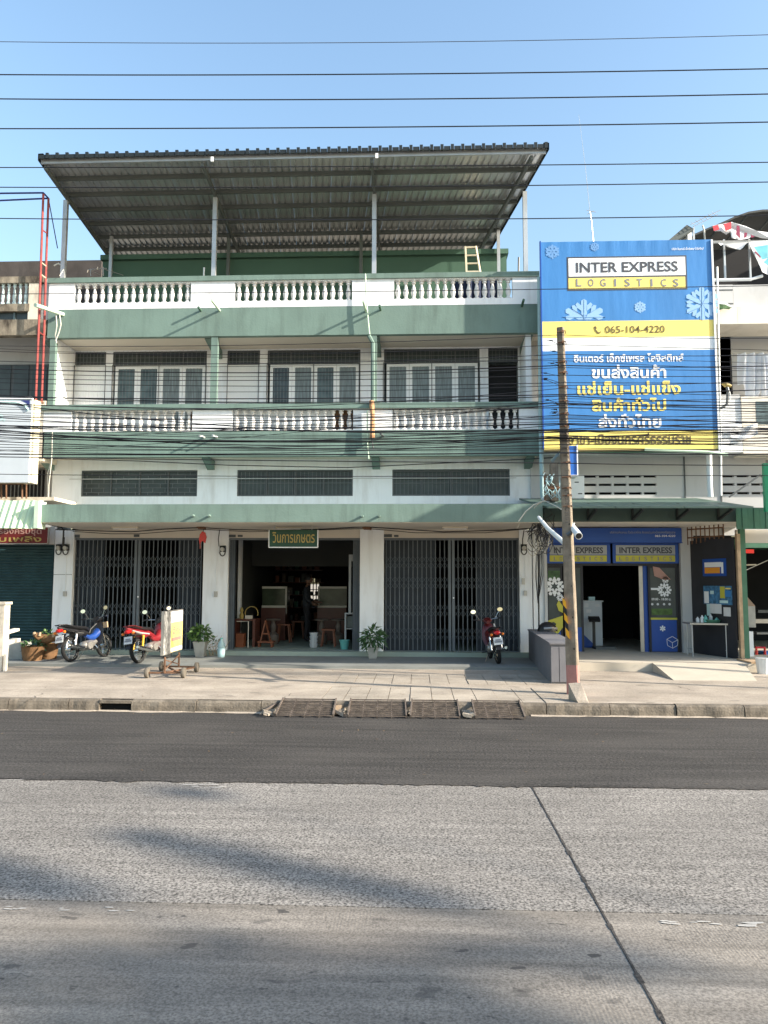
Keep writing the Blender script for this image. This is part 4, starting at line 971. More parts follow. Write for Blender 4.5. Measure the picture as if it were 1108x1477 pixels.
# sheet metal awning on brackets
aw = empty('metal_awning', tuple(at(930, 735, -1.7)), 'grey green sheet metal awning on triangular brackets above the courier shop', 'awning')
za, zb_ = ZZ(730.5, -2.35, 930), ZZ(718.5, 0.05, 930)
n = 6; x0, x1 = XX(790, -2.35, 730), XX(1088, -2.35, 730)
for i in range(n):
    xa, xb = x0+(x1-x0)*i/n, x0+(x1-x0)*(i+1)/n-0.012
    MB().add([(xa,-2.35,za),(xb,-2.35,za),(xb-0.25,0.05,zb_),(xa-0.25,0.05,zb_),(xa,-2.35,za-0.035),(xb,-2.35,za-0.035),(xb-0.25,0.05,zb_-0.035),(xa-0.25,0.05,zb_-0.035)],
        [(0,1,2,3),(0,4,5,1),(1,5,6,2),(4,7,6,5),(3,7,4,0)]).build('awning_sheet', M['awn'], aw)
for px in (855, 921, 987, 1048):
    x = XX(px, -2.0, 735)
    MB().bar((x,-1.56,ZZ(749,-1.6,930)), (x,-2.3,za-0.05), 0.05).bar((x,-1.57,za+0.05), (x,-1.57,ZZ(750,-1.6,930)), 0.04).bar((x,-1.6,za+0.12),(x,-2.32,za-0.045),0.04).build('bracket', M['roofedge'], aw)

M['oldgrey2'] = mat('shaded_sign_white', (0.36,0.38,0.39), 0.5, 0.06, 3)  # white name strips greyed, their shade is put into the colour
# shop front ---------------------------------------------------------
SY = 0.12
sf = empty('courier_shopfront', tuple(at(885, 944, SY)), 'blue framed courier shop front with open sliding doors, sticker covered glass and double name panels', 'shop front')
def sq(x0, y0, x1, y1, m, nm, Y=SY, th=0.05, par=None):
    q = rect(x0, y0, x1, y1, Y); return MB().box(q[0], q[1], Y, Y+th, q[2], q[3]).build(nm, M[m], par or sf)
M['oldgrey2d'] = mat('dim_print', (0.3,0.33,0.36), 0.6, 0.05, 3)
hd = sq(788, 761.5, 983.5, 782, 'blue2', 'header_board', -0.18, 0.06)
text('บริษัทขนส่งเอกชน ทั่วประเทศไทย ส่งของด่วนถึงเมืองนครศรีธรรมราช', 880, 765.5, 974, 769.5, -0.182, M['oldgrey2d'], sf, 0.0)
text('065-104-4220', 945, 771.5, 974, 774.5, -0.182, M['bwhite'], sf, 0.0)
MB().box(XX(788,-0.18), XX(983.5,-0.18), -0.125, 0.1, ZZ(783,-0.18,885), ZZ(782,-0.18,885)).build('header_underside', M['blue2'], sf)
for (a, c) in ((788.5, 880.5), (884, 979)):
    pn = sq(a, 783.5, c, 812.5, 'awnb' if 'awnb' in M else 'blue2', 'name_panel', SY-0.02, 0.04)
    w_ = c-a; o = 4.5
    q = rect(a+o, 786.5, c-o-0.5, 800, SY-0.026); MB().box(q[0], q[1], SY-0.026, SY-0.0205, q[2], q[3]).build('name_strip', M['oldgrey2'], pn)
    q = rect(a+o, 801, c-o-0.5, 810, SY-0.026); MB().box(q[0], q[1], SY-0.026, SY-0.0205, q[2], q[3]).build('name_strip', M['yellow2'], pn)
    s = 10.5 if a < 800 else 9.5
    text('INTER EXPRESS', a+s, 789.2, c-s, 798.2, SY-0.0275, M['ink'], sf, 0.03)
    spaced('LOGISTICS', a+s+2, c-s-2, 803, 808.6, 'grape', SY-0.0275, sf, 0.015)
sq(786, 783, 788.4, 944, 'panel', 'frame_bar'); sq(979, 783, 983.5, 943, 'panel', 'frame_bar'); sq(788.4, 812.5, 979, 816, 'panel', 'frame_bar', SY, 0.06)
def door(x0, x1, ysplit, extra):
    f = MB(); Y = SY+0.03
    X0, X1, Z0, Z1 = rect(x0, 816, x1, 943, Y); t = 0.05
    f.box(X0, X0+t, Y, Y+0.04, Z0, Z1).box(X1-t, X1, Y, Y+0.04, Z0, Z1).box(X0+t, X1-t, Y, Y+0.04, Z1-t, Z1).box(X0+t, X1-t, Y, Y+0.04, Z0, Z0+t)
    d = f.build('glass_door', M['panel'], sf); zs_ = ZZ(ysplit, Y, (x0+x1)/2)
    MB().box(X0+t, X1-t, Y+0.015, Y+0.021, zs_, Z1-t).build('glass_pane', M['glass'], d)
    MB().box(X0+t, X1-t, Y+0.008, Y+0.03, Z0+t, zs_).build('sticker_panel', M['blue2'], d)
    return d
dl = door(788.4, 812, 905, 0); dm = door(828, 842, 905, 0); dr = door(936, 979, 893, 0)
sq(923, 816, 928.5, 943, 'alu', 'door_stile', SY+0.1, 0.04); sq(929, 816, 935, 943, 'blue2' , 'door_stile', SY+0.09, 0.03)
q = rect(939, 891, 977, 894, SY+0.02); MB().box(q[0], q[1], SY+0.022, SY+0.032, q[2], q[3]).build('yellow_band', M['yellow2'], dr)
def rosette(cx, cy, r, Y, par, m='bwhite'):
    mb = MB(); c = at(cx, cy, Y); s = (c-at(cx+1, cy, Y)).length
    def disc(x, z, rr, k=6, a0=0): mb.prism([(x+rr*math.cos(a0+6.283*i/k), z+rr*math.sin(a0+6.283*i/k)) for i in range(k)][::-1], Y-0.002, Y-0.0005)
    for k in range(6):
        a = math.radians(90+60*k); disc(c.x+r*s*0.62*math.cos(a), c.z+r*s*0.62*math.sin(a), r*s*0.25)
        disc(c.x+r*s*0.9*math.cos(a), c.z+r*s*0.9*math.sin(a), r*s*0.12)
        a += math.radians(30); disc(c.x+r*s*0.85*math.cos(a), c.z+r*s*0.85*math.sin(a), r*s*0.2)
        disc(c.x+r*s*0.38*math.cos(a), c.z+r*s*0.38*math.sin(a), r*s*0.15)
    return mb.build('snowflake_sticker', M[m], par)
rosette(800, 846, 14, SY+0.028, sf); rosette(808, 862, 5, SY+0.028, sf); rosette(958.5, 851, 10, SY+0.028, sf); rosette(960, 836, 5, SY+0.028, sf)
flake(956, 906.5, 4.5, 'bwhite', Y=SY+0.03, blocks=False, par=sf, wd=0.24)
for (a, c) in (((962,922),(970,918)),((970,918),(978,923)),((978,923),(970,927)),((970,927),(962,922)),((962,922),(963,931)),((970,927),(970.5,935)),((978,923),(977.5,931)),((963,931),(970.5,935)),((970.5,935),(977.5,931))):
    MB().bar(at(*a,SY+0.03), at(*c,SY+0.03), 0.01, 0.004, up=(0,1,0)).build('box_outline', M['bwhite'], sf)
for (x0, y0, x1, y1, s) in ((940,862.5,968,866,'09.00 - 18.00 น.'),):
    text(s, x0, y0, x1, y1, SY+0.028, M['bwhite'], sf, 0.02)
for px in (941,949,958,966):
    p = at(px, 871.5, SY+0.028); MB().prism([(p.x+0.03*math.cos(6.283*k/6), p.z+0.03*math.sin(6.283*k/6)) for k in range(6)][::-1], SY+0.026, SY+0.028).build('contact_icon', M['paper'], sf)
q = rect(940, 878, 970, 887, SY+0.03); MB().box(q[0], q[1], SY+0.028, SY+0.03, q[2], q[3]).build('green_sticker', M['leaf'], sf)
q = rect(939, 848, 952, 851, SY+0.03); MB().box(q[0], q[1], SY+0.028, SY+0.03, q[2], q[3]).build('white_sticker', M['bwhite'], sf)
a = at(945, 822, SY+0.027); MB().prism([(a.x-0.05,a.z+0.08),(a.x+0.1,a.z+0.05),(a.x+0.35,a.z-0.22),(a.x+0.22,a.z-0.24),(a.x-0.02,a.z-0.14)][::-1], SY+0.026, SY+0.029).build('pink_sticker', M['pinkp'], sf)
q = rect(790.5, 823, 811, 838, SY+0.03); MB().box(q[0], q[1], SY+0.034, SY+0.036, q[2], q[3]).build('green_sticker', M['leafd'], sf)
# plain green blotch print on the left glass (generic stand-in for the figure)
def blob(px, pts, m, Y): MB().prism([(at(x,y,Y).x, at(x,y,Y).z) for x, y in pts], Y-0.002, Y).build('blotch_print', M[m], sf)
blob(0, [(791,895),(803,891),(812,888),(812,905),(806,913),(800,917),(791,917),(791,909),(797,907),(803,900),(799,897),(791,899)][::-1], 'yellow2', SY+0.027)
blob(0, [(803,872),(806,866),(812,874),(812,884),(806,881)][::-1], 'yellow2', SY+0.027)
# shop interior
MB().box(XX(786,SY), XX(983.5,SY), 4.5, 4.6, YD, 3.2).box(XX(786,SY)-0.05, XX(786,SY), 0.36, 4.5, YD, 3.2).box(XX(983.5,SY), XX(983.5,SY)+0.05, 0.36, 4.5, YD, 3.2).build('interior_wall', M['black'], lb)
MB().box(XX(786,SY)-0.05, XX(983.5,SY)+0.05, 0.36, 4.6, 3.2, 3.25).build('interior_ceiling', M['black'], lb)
kc = empty('parcel_counter', tuple(at(855, 935, 1.3)), 'white service counter with papers just inside the courier shop door', 'counter')
q = rect(841, 868, 869, 937, 1.3)
MB().box(q[0], q[1], 1.3, 1.9, YD, q[3]).build('cabinet', M['signwhite'], kc); MB().box(q[0]-0.03, q[1]+0.03, 1.26, 1.95, q[3], q[3]+0.03).build('counter_top', M['signwhite'], kc)
q2_ = rect(851, 864, 860, 868, 1.28); MB().box(q2_[0], q2_[1], 1.4, 1.5, q[3]+0.03, q2_[3]+0.05).build('document_tray', M['cyanp'], kc)
for (x0, y0, x1, y1) in ((843, 870, 849, 876), (846, 879, 853, 884), (859, 871, 865, 875)):
    r_ = rect(x0, y0, x1, y1, 1.295); MB().box(r_[0], r_[1], 1.293, 1.299, r_[2], r_[3]).build('notice', M['paper'], kc)
a = at(869, 870, 1.295)
MB().prism([(at(842,915,1.29).x, at(842,915,1.29).z),(at(842,938,1.29).x,YD),(at(862,938,1.29).x,YD)], 1.285, 1.298).build('blue_triangle', M['blue2'], kc)
sc_ = empty('platform_scale', tuple(at(866, 938, 0.9)), 'dark platform scale with a column display inside the courier doorway', 'scale')
a = at(864, 937, 0.9)
MB().box(a.x-0.1, a.x+0.38, 0.75, 1.15, YD, YD+0.06).build('platform', M['frame'], sc_)
MB().box(a.x-0.12, a.x-0.06, 0.95, 1.01, YD+0.06, ZZ(897,0.95,860)).build('column', M['plast'], sc_)
MB().obox((a.x-0.09, 0.93, ZZ(893,0.95,860)), (1,0,0), (0,1,0.5), (0,-0.5,1), 0.13, 0.08, 0.035).build('display', M['plast'], sc_)

# ================================================================== DARK SIDE PANEL + POSTERS on the right of the shop
NY = -0.2
nb = empty('notice_panel', tuple(at(1035, 955, NY)), 'tall dark board panel with posters beside the courier shop', 'panel')
a, c = at(1001, 950, 0.0), at(1064, 958, -1.35)
def pan(u, z): return (a.x+(c.x-a.x)*u, 0.0+(-1.35)*u, z)
def panbox(u0, u1, z0, z1, d, nm, m):
    n_ = Vector((1.35, (c.x-a.x)*-1.0, 0)).normalized()*-1; n_ = Vector((-1.35, -(c.x-a.x), 0)).normalized()
    P = [Vector(pan(u0,z0)), Vector(pan(u1,z0)), Vector(pan(u1,z1)), Vector(pan(u0,z1))]
    return MB().add([p+n_*d for p in P]+[p+n_*(d-0.03) for p in P], [(0,1,2,3),(7,6,5,4),(0,4,5,1),(1,5,6,2),(2,6,7,3),(3,7,4,0)]).build(nm, M[m], nb)
def zu(py, u, px): return ZZ(py, -1.35*u, px)
panbox(0.0, 1.0, YD, zu(778, 0.5, 1035), 0, 'board', 'panel')
def uof(px):
    lo, hi = 0.0, 1.0
    for _ in range(30):
        m_ = (lo+hi)/2
        if XX(px, -1.35*m_, 850) > pan(m_, 0)[0]: lo = m_
        else: hi = m_
    return lo
for (x0, y0, x1, y1, m, nm, d) in ((1015,806,1049,831,'blue2','poster',0.006),(1018,811,1042,818,'bwhite','poster_strip',0.009),(1018,818.5,1040,827,'oran','poster_strip',0.009),(1042,811,1045,827,'bwhite','poster_strip',0.009),
    (1015,845,1056,872,'postb','poster',0.006),(1016,853,1022.5,870,'bwhite','poster_strip',0.009),(1039,846,1046,863,'yellow2','poster_strip',0.009),(1047,848,1054.5,850,'yellow','poster_strip',0.009),(1046,852,1054,861,'blue','poster_strip',0.009),(1038,866,1050,870,'cyanp','poster_strip',0.009),(1025,852,1030,857,'cyanp','poster_strip',0.009),
    (1024,871,1040,885,'paper','notice',0.012),(1043,876,1053,889,'paper','notice',0.006),(1019,871,1024,888,'cyanp','notice',0.006)):
    u0, u1 = uof(x0), uof(x1); um = (u0+u1)/2
    panbox(u0, u1, zu(y1, um, (x0+x1)/2), zu(y0, um, (x0+x1)/2), d, nm, m)
rf_ = empty('rusty_grille_fence', tuple(at(1032, 770, -0.5)), 'rusty iron bar grille above the dark poster panel', 'grille')
b = MB()
for i in range(9):
    u = i/8; p0 = Vector((a.x+(c.x-a.x)*u-0.05, -1.0*u, zu(778+8*(1-u), u*0.7, 1035))); b.bar(p0, (p0.x, p0.y, zu(756, u*0.7, 1035)), 0.02)
b.build('bars', M['rust'], rf_)
b = MB()
for yy in (757, 764, 776): b.bar((a.x-0.05, 0.0, zu(yy,0,1005)), (c.x-0.05, -1.0, zu(yy-3,0.7,1060)), 0.03)
b.build('rails', M['rust'], rf_)
MB().box(XX(1066,-1.4,870), XX(1071,-1.4,870), -1.42, -1.32, SW, ZZ(770,-1.4,1066)).build('timber_post', M['timber'], None, label='slim brown timber post between the dark poster panel and the green post', category='post')
MB().box(XX(1071.5,-1.2,870), XX(1079,-1.2,870), -1.2, -1.08, SW, ZZ(752,-1.2,1075)).build('green_post', M['greenp'], None, label='dark green steel post at the edge of the neighbouring open shop', category='post')

# far right shop ------------------------------------------------------
fx0, fx1 = lx1+0.01, lx1+5.5
fb = empty('open_front_shop', ((fx0+fx1)/2, 0, 0.3), 'cluttered dark open front shop at the right edge of the photo', 'building')
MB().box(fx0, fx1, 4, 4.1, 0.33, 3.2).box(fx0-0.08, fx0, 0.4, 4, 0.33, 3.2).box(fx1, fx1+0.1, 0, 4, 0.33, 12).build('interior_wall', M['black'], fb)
MB().box(fx0, fx1, 0.0, 4.1, ZZ(782,0,1090), ZZ(782,0,1090)+0.08).box(fx0, fx1, 0.0, 0.2, ZZ(790,0,1090), ZZ(782,0,1090)).build('lintel', M['greenp'], fb)
MB().box(XX(1060,-0.8), fx1, -0.8, -0.7, ZZ(783,-0.8,1090), ZZ(764,-0.8,1090)).build('beam', M['cream'], fb)
q = rect(1062, 733, 1130, 763, -1.7)
n = 8
for i in range(n):
    xa = q[0]+(q[1]-q[0])*i/n; MB().box(xa+0.004, xa+(q[1]-q[0])/n-0.004, -1.7-0.012*(i%2), -1.68, q[2], q[3]).build('awning_slat', M['greenp'], fb)
MB().box(lx1+0.01, fx1, FY, 0.4, ZZ(655,FY,1090), ZZ(572,FY,1090)).build('parapet_wall', M['oldcream'], fb)
MB().box(lx1+0.01, fx1, FY+0.01, 0.5, ZZ(466.5,FY,1090), ZZ(441.5,FY,1090)).build('fascia_beam', M['oldcream'], fb)
MB().box(lx1+0.01, fx1, FY+0.21, 0.5, ZZ(441,FY,1090), ZZ(405.5,FY,1090)).build('parapet_wall', M['oldgrey'], fb)
MB().box(lx1+0.01, fx1, 0.7, 0.85, 3.2, ZZ(440,FY,1090)).build('wall', M['oldgrey'], fb)
q = rect(1091, 579, 1108, 612, FY-0.002); MB().box(q[0], q[1]+1, FY-0.006, FY-0.001, q[2], q[3]).build('grey_panel', M['glassb'], fb)
cb = empty('cardboard_box', tuple(at(1083, 905, -0.6)), 'open brown cardboard box hanging in the shop doorway beside the green post', 'box')
q = rect(1076.5, 874, 1090, 905, -0.6); MB().box(q[0], q[1], -0.6, -0.3, q[2], q[3]).build('box_body', M['pot'], cb)
MB().add([(q[0],-0.61,q[3]),(q[1],-0.61,q[3]),(q[1]+0.05,-0.72,q[3]+0.0),(q[0],-0.3,q[3]+0.2),(q[1]-0.04,-0.3,q[3]+0.2)], [(0,1,4,3),(3,4,1,0)]).build('flap', M['card'], cb)
wb = empty('white_appliance', tuple(at(1083, 958, -0.7)), 'tall narrow white carton standing against the green post', 'carton')
q = rect(1079, 911, 1087.5, 957, -0.75); MB().box(q[0], q[1], -0.75, -0.45, YD, q[3]).build('carton_body', M['bwhite'], wb); MB().box(q[0]+0.02, q[1]-0.02, -0.44, -0.4, YD, q[3]-0.1).build('carton_back', M['card'], wb)
rr = empty('red_machine', tuple(at(1098, 955, -0.2)), 'red and black workshop machine inside the right edge shop', 'machine')
q = rect(1091, 934, 1103, 955, -0.3); MB().box(q[0], q[1], -0.3, 0.2, YD, q[3]-0.15).build('machine_body', M['plast'], rr); MB().tube([(q[0],-0.32,YD),(q[0],-0.32,q[3]),(q[1],-0.32,q[3]),(q[1],-0.32,YD)], 0.03, 6).build('tube_frame', M['tail'], rr)
MB().box(q[1]+0.03, q[1]+0.3, -0.3, 0.1, YD, q[3]-0.1).build('motor', M['blue'], rr)
tb = empty('wooden_stall_table', tuple(at(1098, 980, -2.0)), 'low timber table with a basket at the right edge of the pavement', 'table')
q = rect(1084, 955, 1125, 960, -2.3); MB().box(q[0], q[1], -2.3, -1.6, q[2], q[3]).build('table_top', M['timber'], tb)
for x, y in ((q[0]+0.08,-2.22),(q[0]+0.08,-1.68),(q[1]-0.05,-2.22),(q[1]-0.05,-1.68)): MB().box(x-0.03, x+0.03, y-0.03, y+0.03, SW, q[2]).build('leg', M['timber'], tb)
bk = at(1102, 982, -2.5); MB().lathe([(0.11,0),(0.14,0.28),(0.15,0.3),(0.12,0.3)], (bk.x, bk.y, SW), 12).build('plastic_bucket', M['plate'], None, label='white plastic bucket under the timber table at the right edge', category='bucket')
for (x0,y0,x1,y1,mm,nm) in ((1090,893,1108,899,'alu','shelf'),(1092,912,1108,915,'frame','shelf'),(1094,880,1108,884,'frame','shelf')):
    q = rect(x0,y0,x1,y1,1.2); MB().box(q[0], q[1]+0.5, 1.2, 1.6, q[2], q[3]).build(nm, M[mm], fb)
q = rect(1073,792.5,1087,798,0.0); rsg = MB().box(q[0], q[1], -0.03, -0.01, q[2], q[3]).build('small_red_sign', M['tail'], fb)
MB().bar(at(1075,823,0.3), at(1108,808,0.3), 0.015).build('rod', M['alu'], fb)
MB().bar(at(1074,815,0.3), at(1091,814.5,0.3), 0.03).build('tube_lamp', M['lamp'], fb)

tc = empty('unseen_shade_sheets', (15, -5, SW), 'added sheets on steel posts, unseen beyond the right edge, shading the fascia and apron', 'canopy')  # unseen sheets added to cast shade on the green fascia and the apron
for (x0_, x1_, y0_, y1_) in ((8.35,9.75,-5.1,-4.1),(10.1,13.0,-6.0,-3.4),(13.0,16.0,-6.0,-3.4),(16.0,19.0,-6.0,-3.4),(19.0,22.5,-6.0,-3.4)):
    MB().box(x0_+0.002, x1_-0.002, y0_, y1_, 7.3, 7.34).build('shade_sheet', M['awn'], tc)
for x in (10.2, 16.0, 22.4):
    for y in (-5.9, -3.5): MB().box(x-0.05, x+0.05, y-0.05, y+0.05, SW, 7.3).build('post', M['steel'], tc)
MB().box(8.4, 22.4, -4.65, -4.55, 7.2, 7.299).build('beam', M['steel'], tc)
# ---- roof of right buildings: vault, torn tarps, openings
vt = empty('vaulted_roof_shelter', tuple(at(1080, 400, 1.0)), 'dark curved sheet metal roof over the terrace at the right edge', 'roof shelter')
pts = [(1000,338),(1020,329),(1040,321),(1060,312),(1080,305),(1100,302),(1120,301.5),(1150,304)]
P = [at(x,y,0.6) for x,y in pts]
mb = MB()
for k in range(len(P)-1):
    mb.add([P[k], P[k+1], P[k+1]+Vector((0,4,-0.2)), P[k]+Vector((0,4,-0.2)), P[k]-Vector((0,0,0.05)), P[k+1]-Vector((0,0,0.05)), P[k+1]+Vector((0,4,-0.25)), P[k]+Vector((0,4,-0.25))],
        [(0,1,2,3),(4,7,6,5),(0,4,5,1),(1,5,6,2),(3,2,6,7),(0,3,7,4)])
mb.build('vault_sheet', M['hoop'], vt)
for k in (0,2,4,6): MB().tube([P[k]+Vector((0,0.1,-0.06)), P[k]+Vector((0,3.9,-0.26))], 0.025, 6).build('purlin', M['purlin'], vt)
MB().box(P[0].x-0.1, P[-1].x, 4.6, 4.7, ZZ(440,0.6,1050), P[3].z).build('rear_wall', M['black'], vt)
for px, yy in ((1046,352),(1082.5,352)): MB().box(XX(px,0.0,380)-0.02, XX(px,0.0,380)+0.02, 0.0, 0.04, ZZ(405,0,1050), ZZ(345,0,1050)).build('post', M['steel'], vt)
MB().tube([at(1029,350,-0.1), at(1112,348,-0.1)], 0.02, 6).build('rail', M['steel'], vt)
MB().tube([at(1030,404,-0.1), at(1082,403,-0.1), at(1100,398,-0.1)], 0.035, 6).build('rail', M['pvcw'], vt)
MB().box(XX(1030,0.5,380), XX(1150,0.5,380), 1.4, 1.45, ZZ(405,0,1050), ZZ(340,0.6,1050)).build('opening_shade', M['black'], vt)  # shade inside the terrace opening drawn as a near-black sheet
# corner roof piece and white post at left of the vault
er = empty('small_lean_to_roof', tuple(at(990, 345, 0.3)), 'small grey lean-to roof corner with a white post behind the banner top', 'roof')
P = [at(958,352,0.2), at(991,324,0.2), at(1001,330,0.2), at(966,354,0.2)]
MB().add(P+[p+Vector((0.25,2.5,-0.1)) for p in P], [(0,3,2,1),(4,5,6,7),(0,1,5,4),(1,2,6,5),(2,3,7,6),(3,0,4,7)]).build('roof_sheet', M['purlin'], er)
MB().box(XX(992,0.3,340), XX(998,0.3,340), 0.3, 0.4, ZZ(405,0.3,995), ZZ(332,0.3,995)).build('post', M['pvcw'], er)
MB().box(XX(1000,0.3,340), XX(1002.5,0.3,340), 0.3, 0.34, ZZ(405,0.3,995), ZZ(328,0.3,995)).build('post', M['steel'], er)
# TV aerial
tv = empty('tv_aerial', tuple(at(1016, 346, 0.1)), 'thin television aerial on a bent white mast above the banner right corner', 'aerial')
A = lambda x, y: at(x, y, 0.1)
MB().tube([A(1017,346), A(1016,333), A(1013.5,325)], 0.02, 6).build('mast', M['cable3'], tv)
MB().tube([A(996,324), A(1040,302.5)], 0.009, 4).tube([A(1000,327), A(1036,309)], 0.007, 4).build('boom', M['steel'], tv)
b = MB()
for k in range(6): x = 1000+k*6; y = 322-k*2.9; b.tube([A(x-3,y-2), A(x+3,y+3)], 0.006, 4)
b.build('elements', M['steel'], tv)
# tall whip antenna
wa = empty('whip_antenna', tuple(at(857, 349, 0.6)), 'tall thin white whip antenna rising above the banner', 'antenna')
MB().tube([at(857,360,0.6), at(853,318,0.6), at(851,305,0.6)], [0.016,0.014,0.012], 6).build('mast', M['steel'], wa)
MB().tube([at(851,305,0.6), at(845,245,0.6), at(835,165,0.6)], [0.009,0.007,0.004], 5).build('whip', M['steel'], wa)
MB().tube([at(846,303,0.6), at(860,306,0.6)], 0.008, 4).tube([at(847,309,0.6), at(857,304,0.6)], 0.008, 4).build('radials', M['steel'], wa)
# torn tarps
def tarp(nm, m, pts, Y, label, cat, wob=0.06, extra=()):
    t = empty(nm, tuple(at(pts[0][0], max(p[1] for p in pts), Y)), label, cat)
    vs = [at(x, y, Y+wob*math.sin(x*1.3+y*0.9)) for x, y in pts]; n_ = len(vs)
    mb = MB().add(vs+[v+Vector((0,0.012,0)) for v in vs], [tuple(range(n_)), tuple(range(2*n_-1, n_-1, -1))]+[(i, i+n_, (i+1)%n_+n_, (i+1)%n_) for i in range(n_)])
    mb.build('tarp_sheet', M[m], t)
    for (mm, pp) in extra:
        v2 = [at(x, y, Y-0.075) for x, y in pp]; MB().add(v2+[v+Vector((0,0.005,0)) for v in v2], [tuple(range(len(v2))), tuple(range(2*len(v2)-1,len(v2)-1,-1))]).build('printed_patch', M[mm], t)
    return t
tarp('torn_tarp', 'tarp', [(1029,347),(1030,351),(1036,350),(1040,354),(1044,352),(1050,356),(1056,357),(1062,359),(1068,360),(1072,357),(1075,353),(1080,349),(1086,362),(1094,378),(1100,392),(1108,396),(1114,393),(1114,346)], -0.15,
    'torn white printed tarp hanging from the terrace rail at the right edge', 'tarp', 0.05, (('tarpb', [(1088,356),(1108,353),(1108,372),(1100,374)]),('tarpb',[(1102,378),(1110,370),(1110,384)]),('tarpm',[(1090,362),(1098,370),(1097,372),(1089,364)])))
tarp('torn_tarp', 'tarp', [(1028,325),(1040,323),(1056,320),(1058,321),(1075,326),(1092,333),(1108,335),(1114,345),(1098,343),(1086,339),(1080,344),(1068,346),(1056,343),(1054,334),(1048,338),(1040,333),(1031,333)], 0.0,
    'red and white striped torn tarp flapping under the curved roof', 'tarp', 0.05, (('tarpr',[(1028,326),(1036,324),(1038,331),(1030,333)]),('tarpr',[(1044,323),(1055,320),(1055,330),(1047,333)]),('tarpm',[(1063,325),(1067,326),(1068,344),(1062,338)]),('tarpm',[(1074,335),(1078,336),(1077,342),(1073,343)]),('tarpm',[(1083,338),(1089,341),(1084,343)])))
tarp('tarp_scrap', 'leafd', [(1034,437),(1040,435),(1048,438),(1056,443),(1052,446),(1044,445),(1038,447)], FY-0.1, 'scrap of dark green tarp caught on the cream fascia right of the banner', 'tarp', 0.03, (('tarp',[(1036,434.5),(1046,435),(1057,442),(1054,443),(1046,439),(1036,438)]),))
# thin pole right of the banner
tp = MB().tube([at(1034.5,385,BY+0.3), at(1035.5,430,BY+0.3), at(1040,640,BY+0.3), at(1040.5,715,BY+0.3)], 0.022, 7).build('thin_pole', M['pvcw'], None); tag(tp, 'thin pale pole running down beside the right edge of the banner', 'pole')
# laundry
lr = empty('laundry', tuple(at(1090, 575, -0.1)), 'white sheets hanging out to dry on the second floor balcony right of the banner', 'laundry')
MB().grid(lambda u, v: (XX(1065+45*u, 0.05, 540), 0.05+0.07*math.sin(u*22+v*2), ZZ(509.5,0.05,1085)-v*(0.75+0.55*max(0,math.sin(u*5.2-0.6)))), 40, 10).build('sheet', M['cloth'], lr)
MB().grid(lambda u, v: (XX(1097+12*u, -0.05, 540), -0.1+0.05*math.sin(u*12+v), ZZ(512,-0.05,1095)-v*1.2), 12, 6).build('sheet', M['cloth'], lr)
MB().tube([at(1058,509,0.05), at(1115,508,0.05)], 0.008, 4).build('line', M['cable3'], lr)
wc = empty('draped_cloth', tuple(at(1075, 625, FY-0.05)), 'white cloth draped over the balcony parapet at the right edge', 'cloth')
MB().grid(lambda u, v: (XX(1052+40*u,FY,615), FY-0.05-0.03*math.sin(u*9+v*4), ZZ(613+ 4*math.sin(u*4),FY,1070)-v*(0.28)), 20, 5).build('cloth_sheet', M['cloth'], wc)
# street lamp head / bent bracket
sl_ = empty('bent_pipe_lamp', tuple(at(1043, 592, -0.8)), 'bent metal pipe bracket with a small lamp right of the banner', 'lamp')
MB().tube([at(1036,590,-0.9), at(1044,587,-0.9), at(1049,582,-0.9), at(1050,565,-0.9), at(1049,556,-0.9)], 0.03, 7).build('bent_pipe', M['frame'], sl_)
MB().tube([at(1042,553,-0.9), at(1047,555,-0.9), at(1055,557,-0.9)], [0.03,0.06,0.03], 7).build('lamp_head', M['goldp'], sl_)
MB().tube([at(1050,559,-0.92), at(1053,567,-0.92), at(1053,580,-0.92)], 0.012, 5).build('wire', M['pvcw'], sl_)
# pipes and gutter beneath the banner
gp = empty('gutter_pipe', tuple(at(960, 655, -1.0)), 'pale green gutter pipe slanting under the banner bottom', 'pipe')
MB().tube([at(930,648.5,-1.0), at(1020,652,-1.0), at(1050,656,-1.0)], 0.035, 8).build('pipe', M['pvcg'], gp)
MB().box(XX(786,-0.9), XX(1010,-0.9), -0.92, -0.86, ZZ(653,-0.9,900), ZZ(650,-0.9,900)).build('gutter', M['greenp'], gp)
dp = MB().tube([at(1023,656,-0.7), at(1024,700,-0.7), at(1025,717,-0.7)], 0.06, 10).build('white_downpipe', M['pvcw'], None, smooth=True); tag(dp, 'white downpipe between the banner and the metal awning at right', 'pipe')
bp_ = empty('blue_downpipe', tuple(at(782, 725, -0.75)), 'pale blue drain pipe running down at the left edge of the banner', 'pipe')
MB().tube([at(778,400,-0.62), at(779,500,-0.62), at(780.5,640,-0.62), at(782.5,712,-0.62), at(783.5,719,-0.62)], 0.05, 10).build('pipe', M['pvc'], bp_, smooth=True)
MB().tube([at(783.5,719,-0.62), at(800,727,-1.2), at(810,731,-1.6)], 0.05, 10).build('elbow', M['pvcw'], bp_, smooth=True)
MB().bar(at(1052,717,-0.5), at(1097,685,-0.5), 0.035).build('stay_bar', M['frame'], None, label='thin dark diagonal stay bar across the vent wall at right', category='bar')
gs = MB().pbox(1103.5, 668, 1120, 738, -2.2, -2.1).build('green_projecting_sign', M['signgreen'] if False else mat('green_sign_face', (0.01,0.28,0.13), 0.4, 0.05, 2), None); tag(gs, 'bright green sign edge cut off by the right edge of the photo', 'sign')
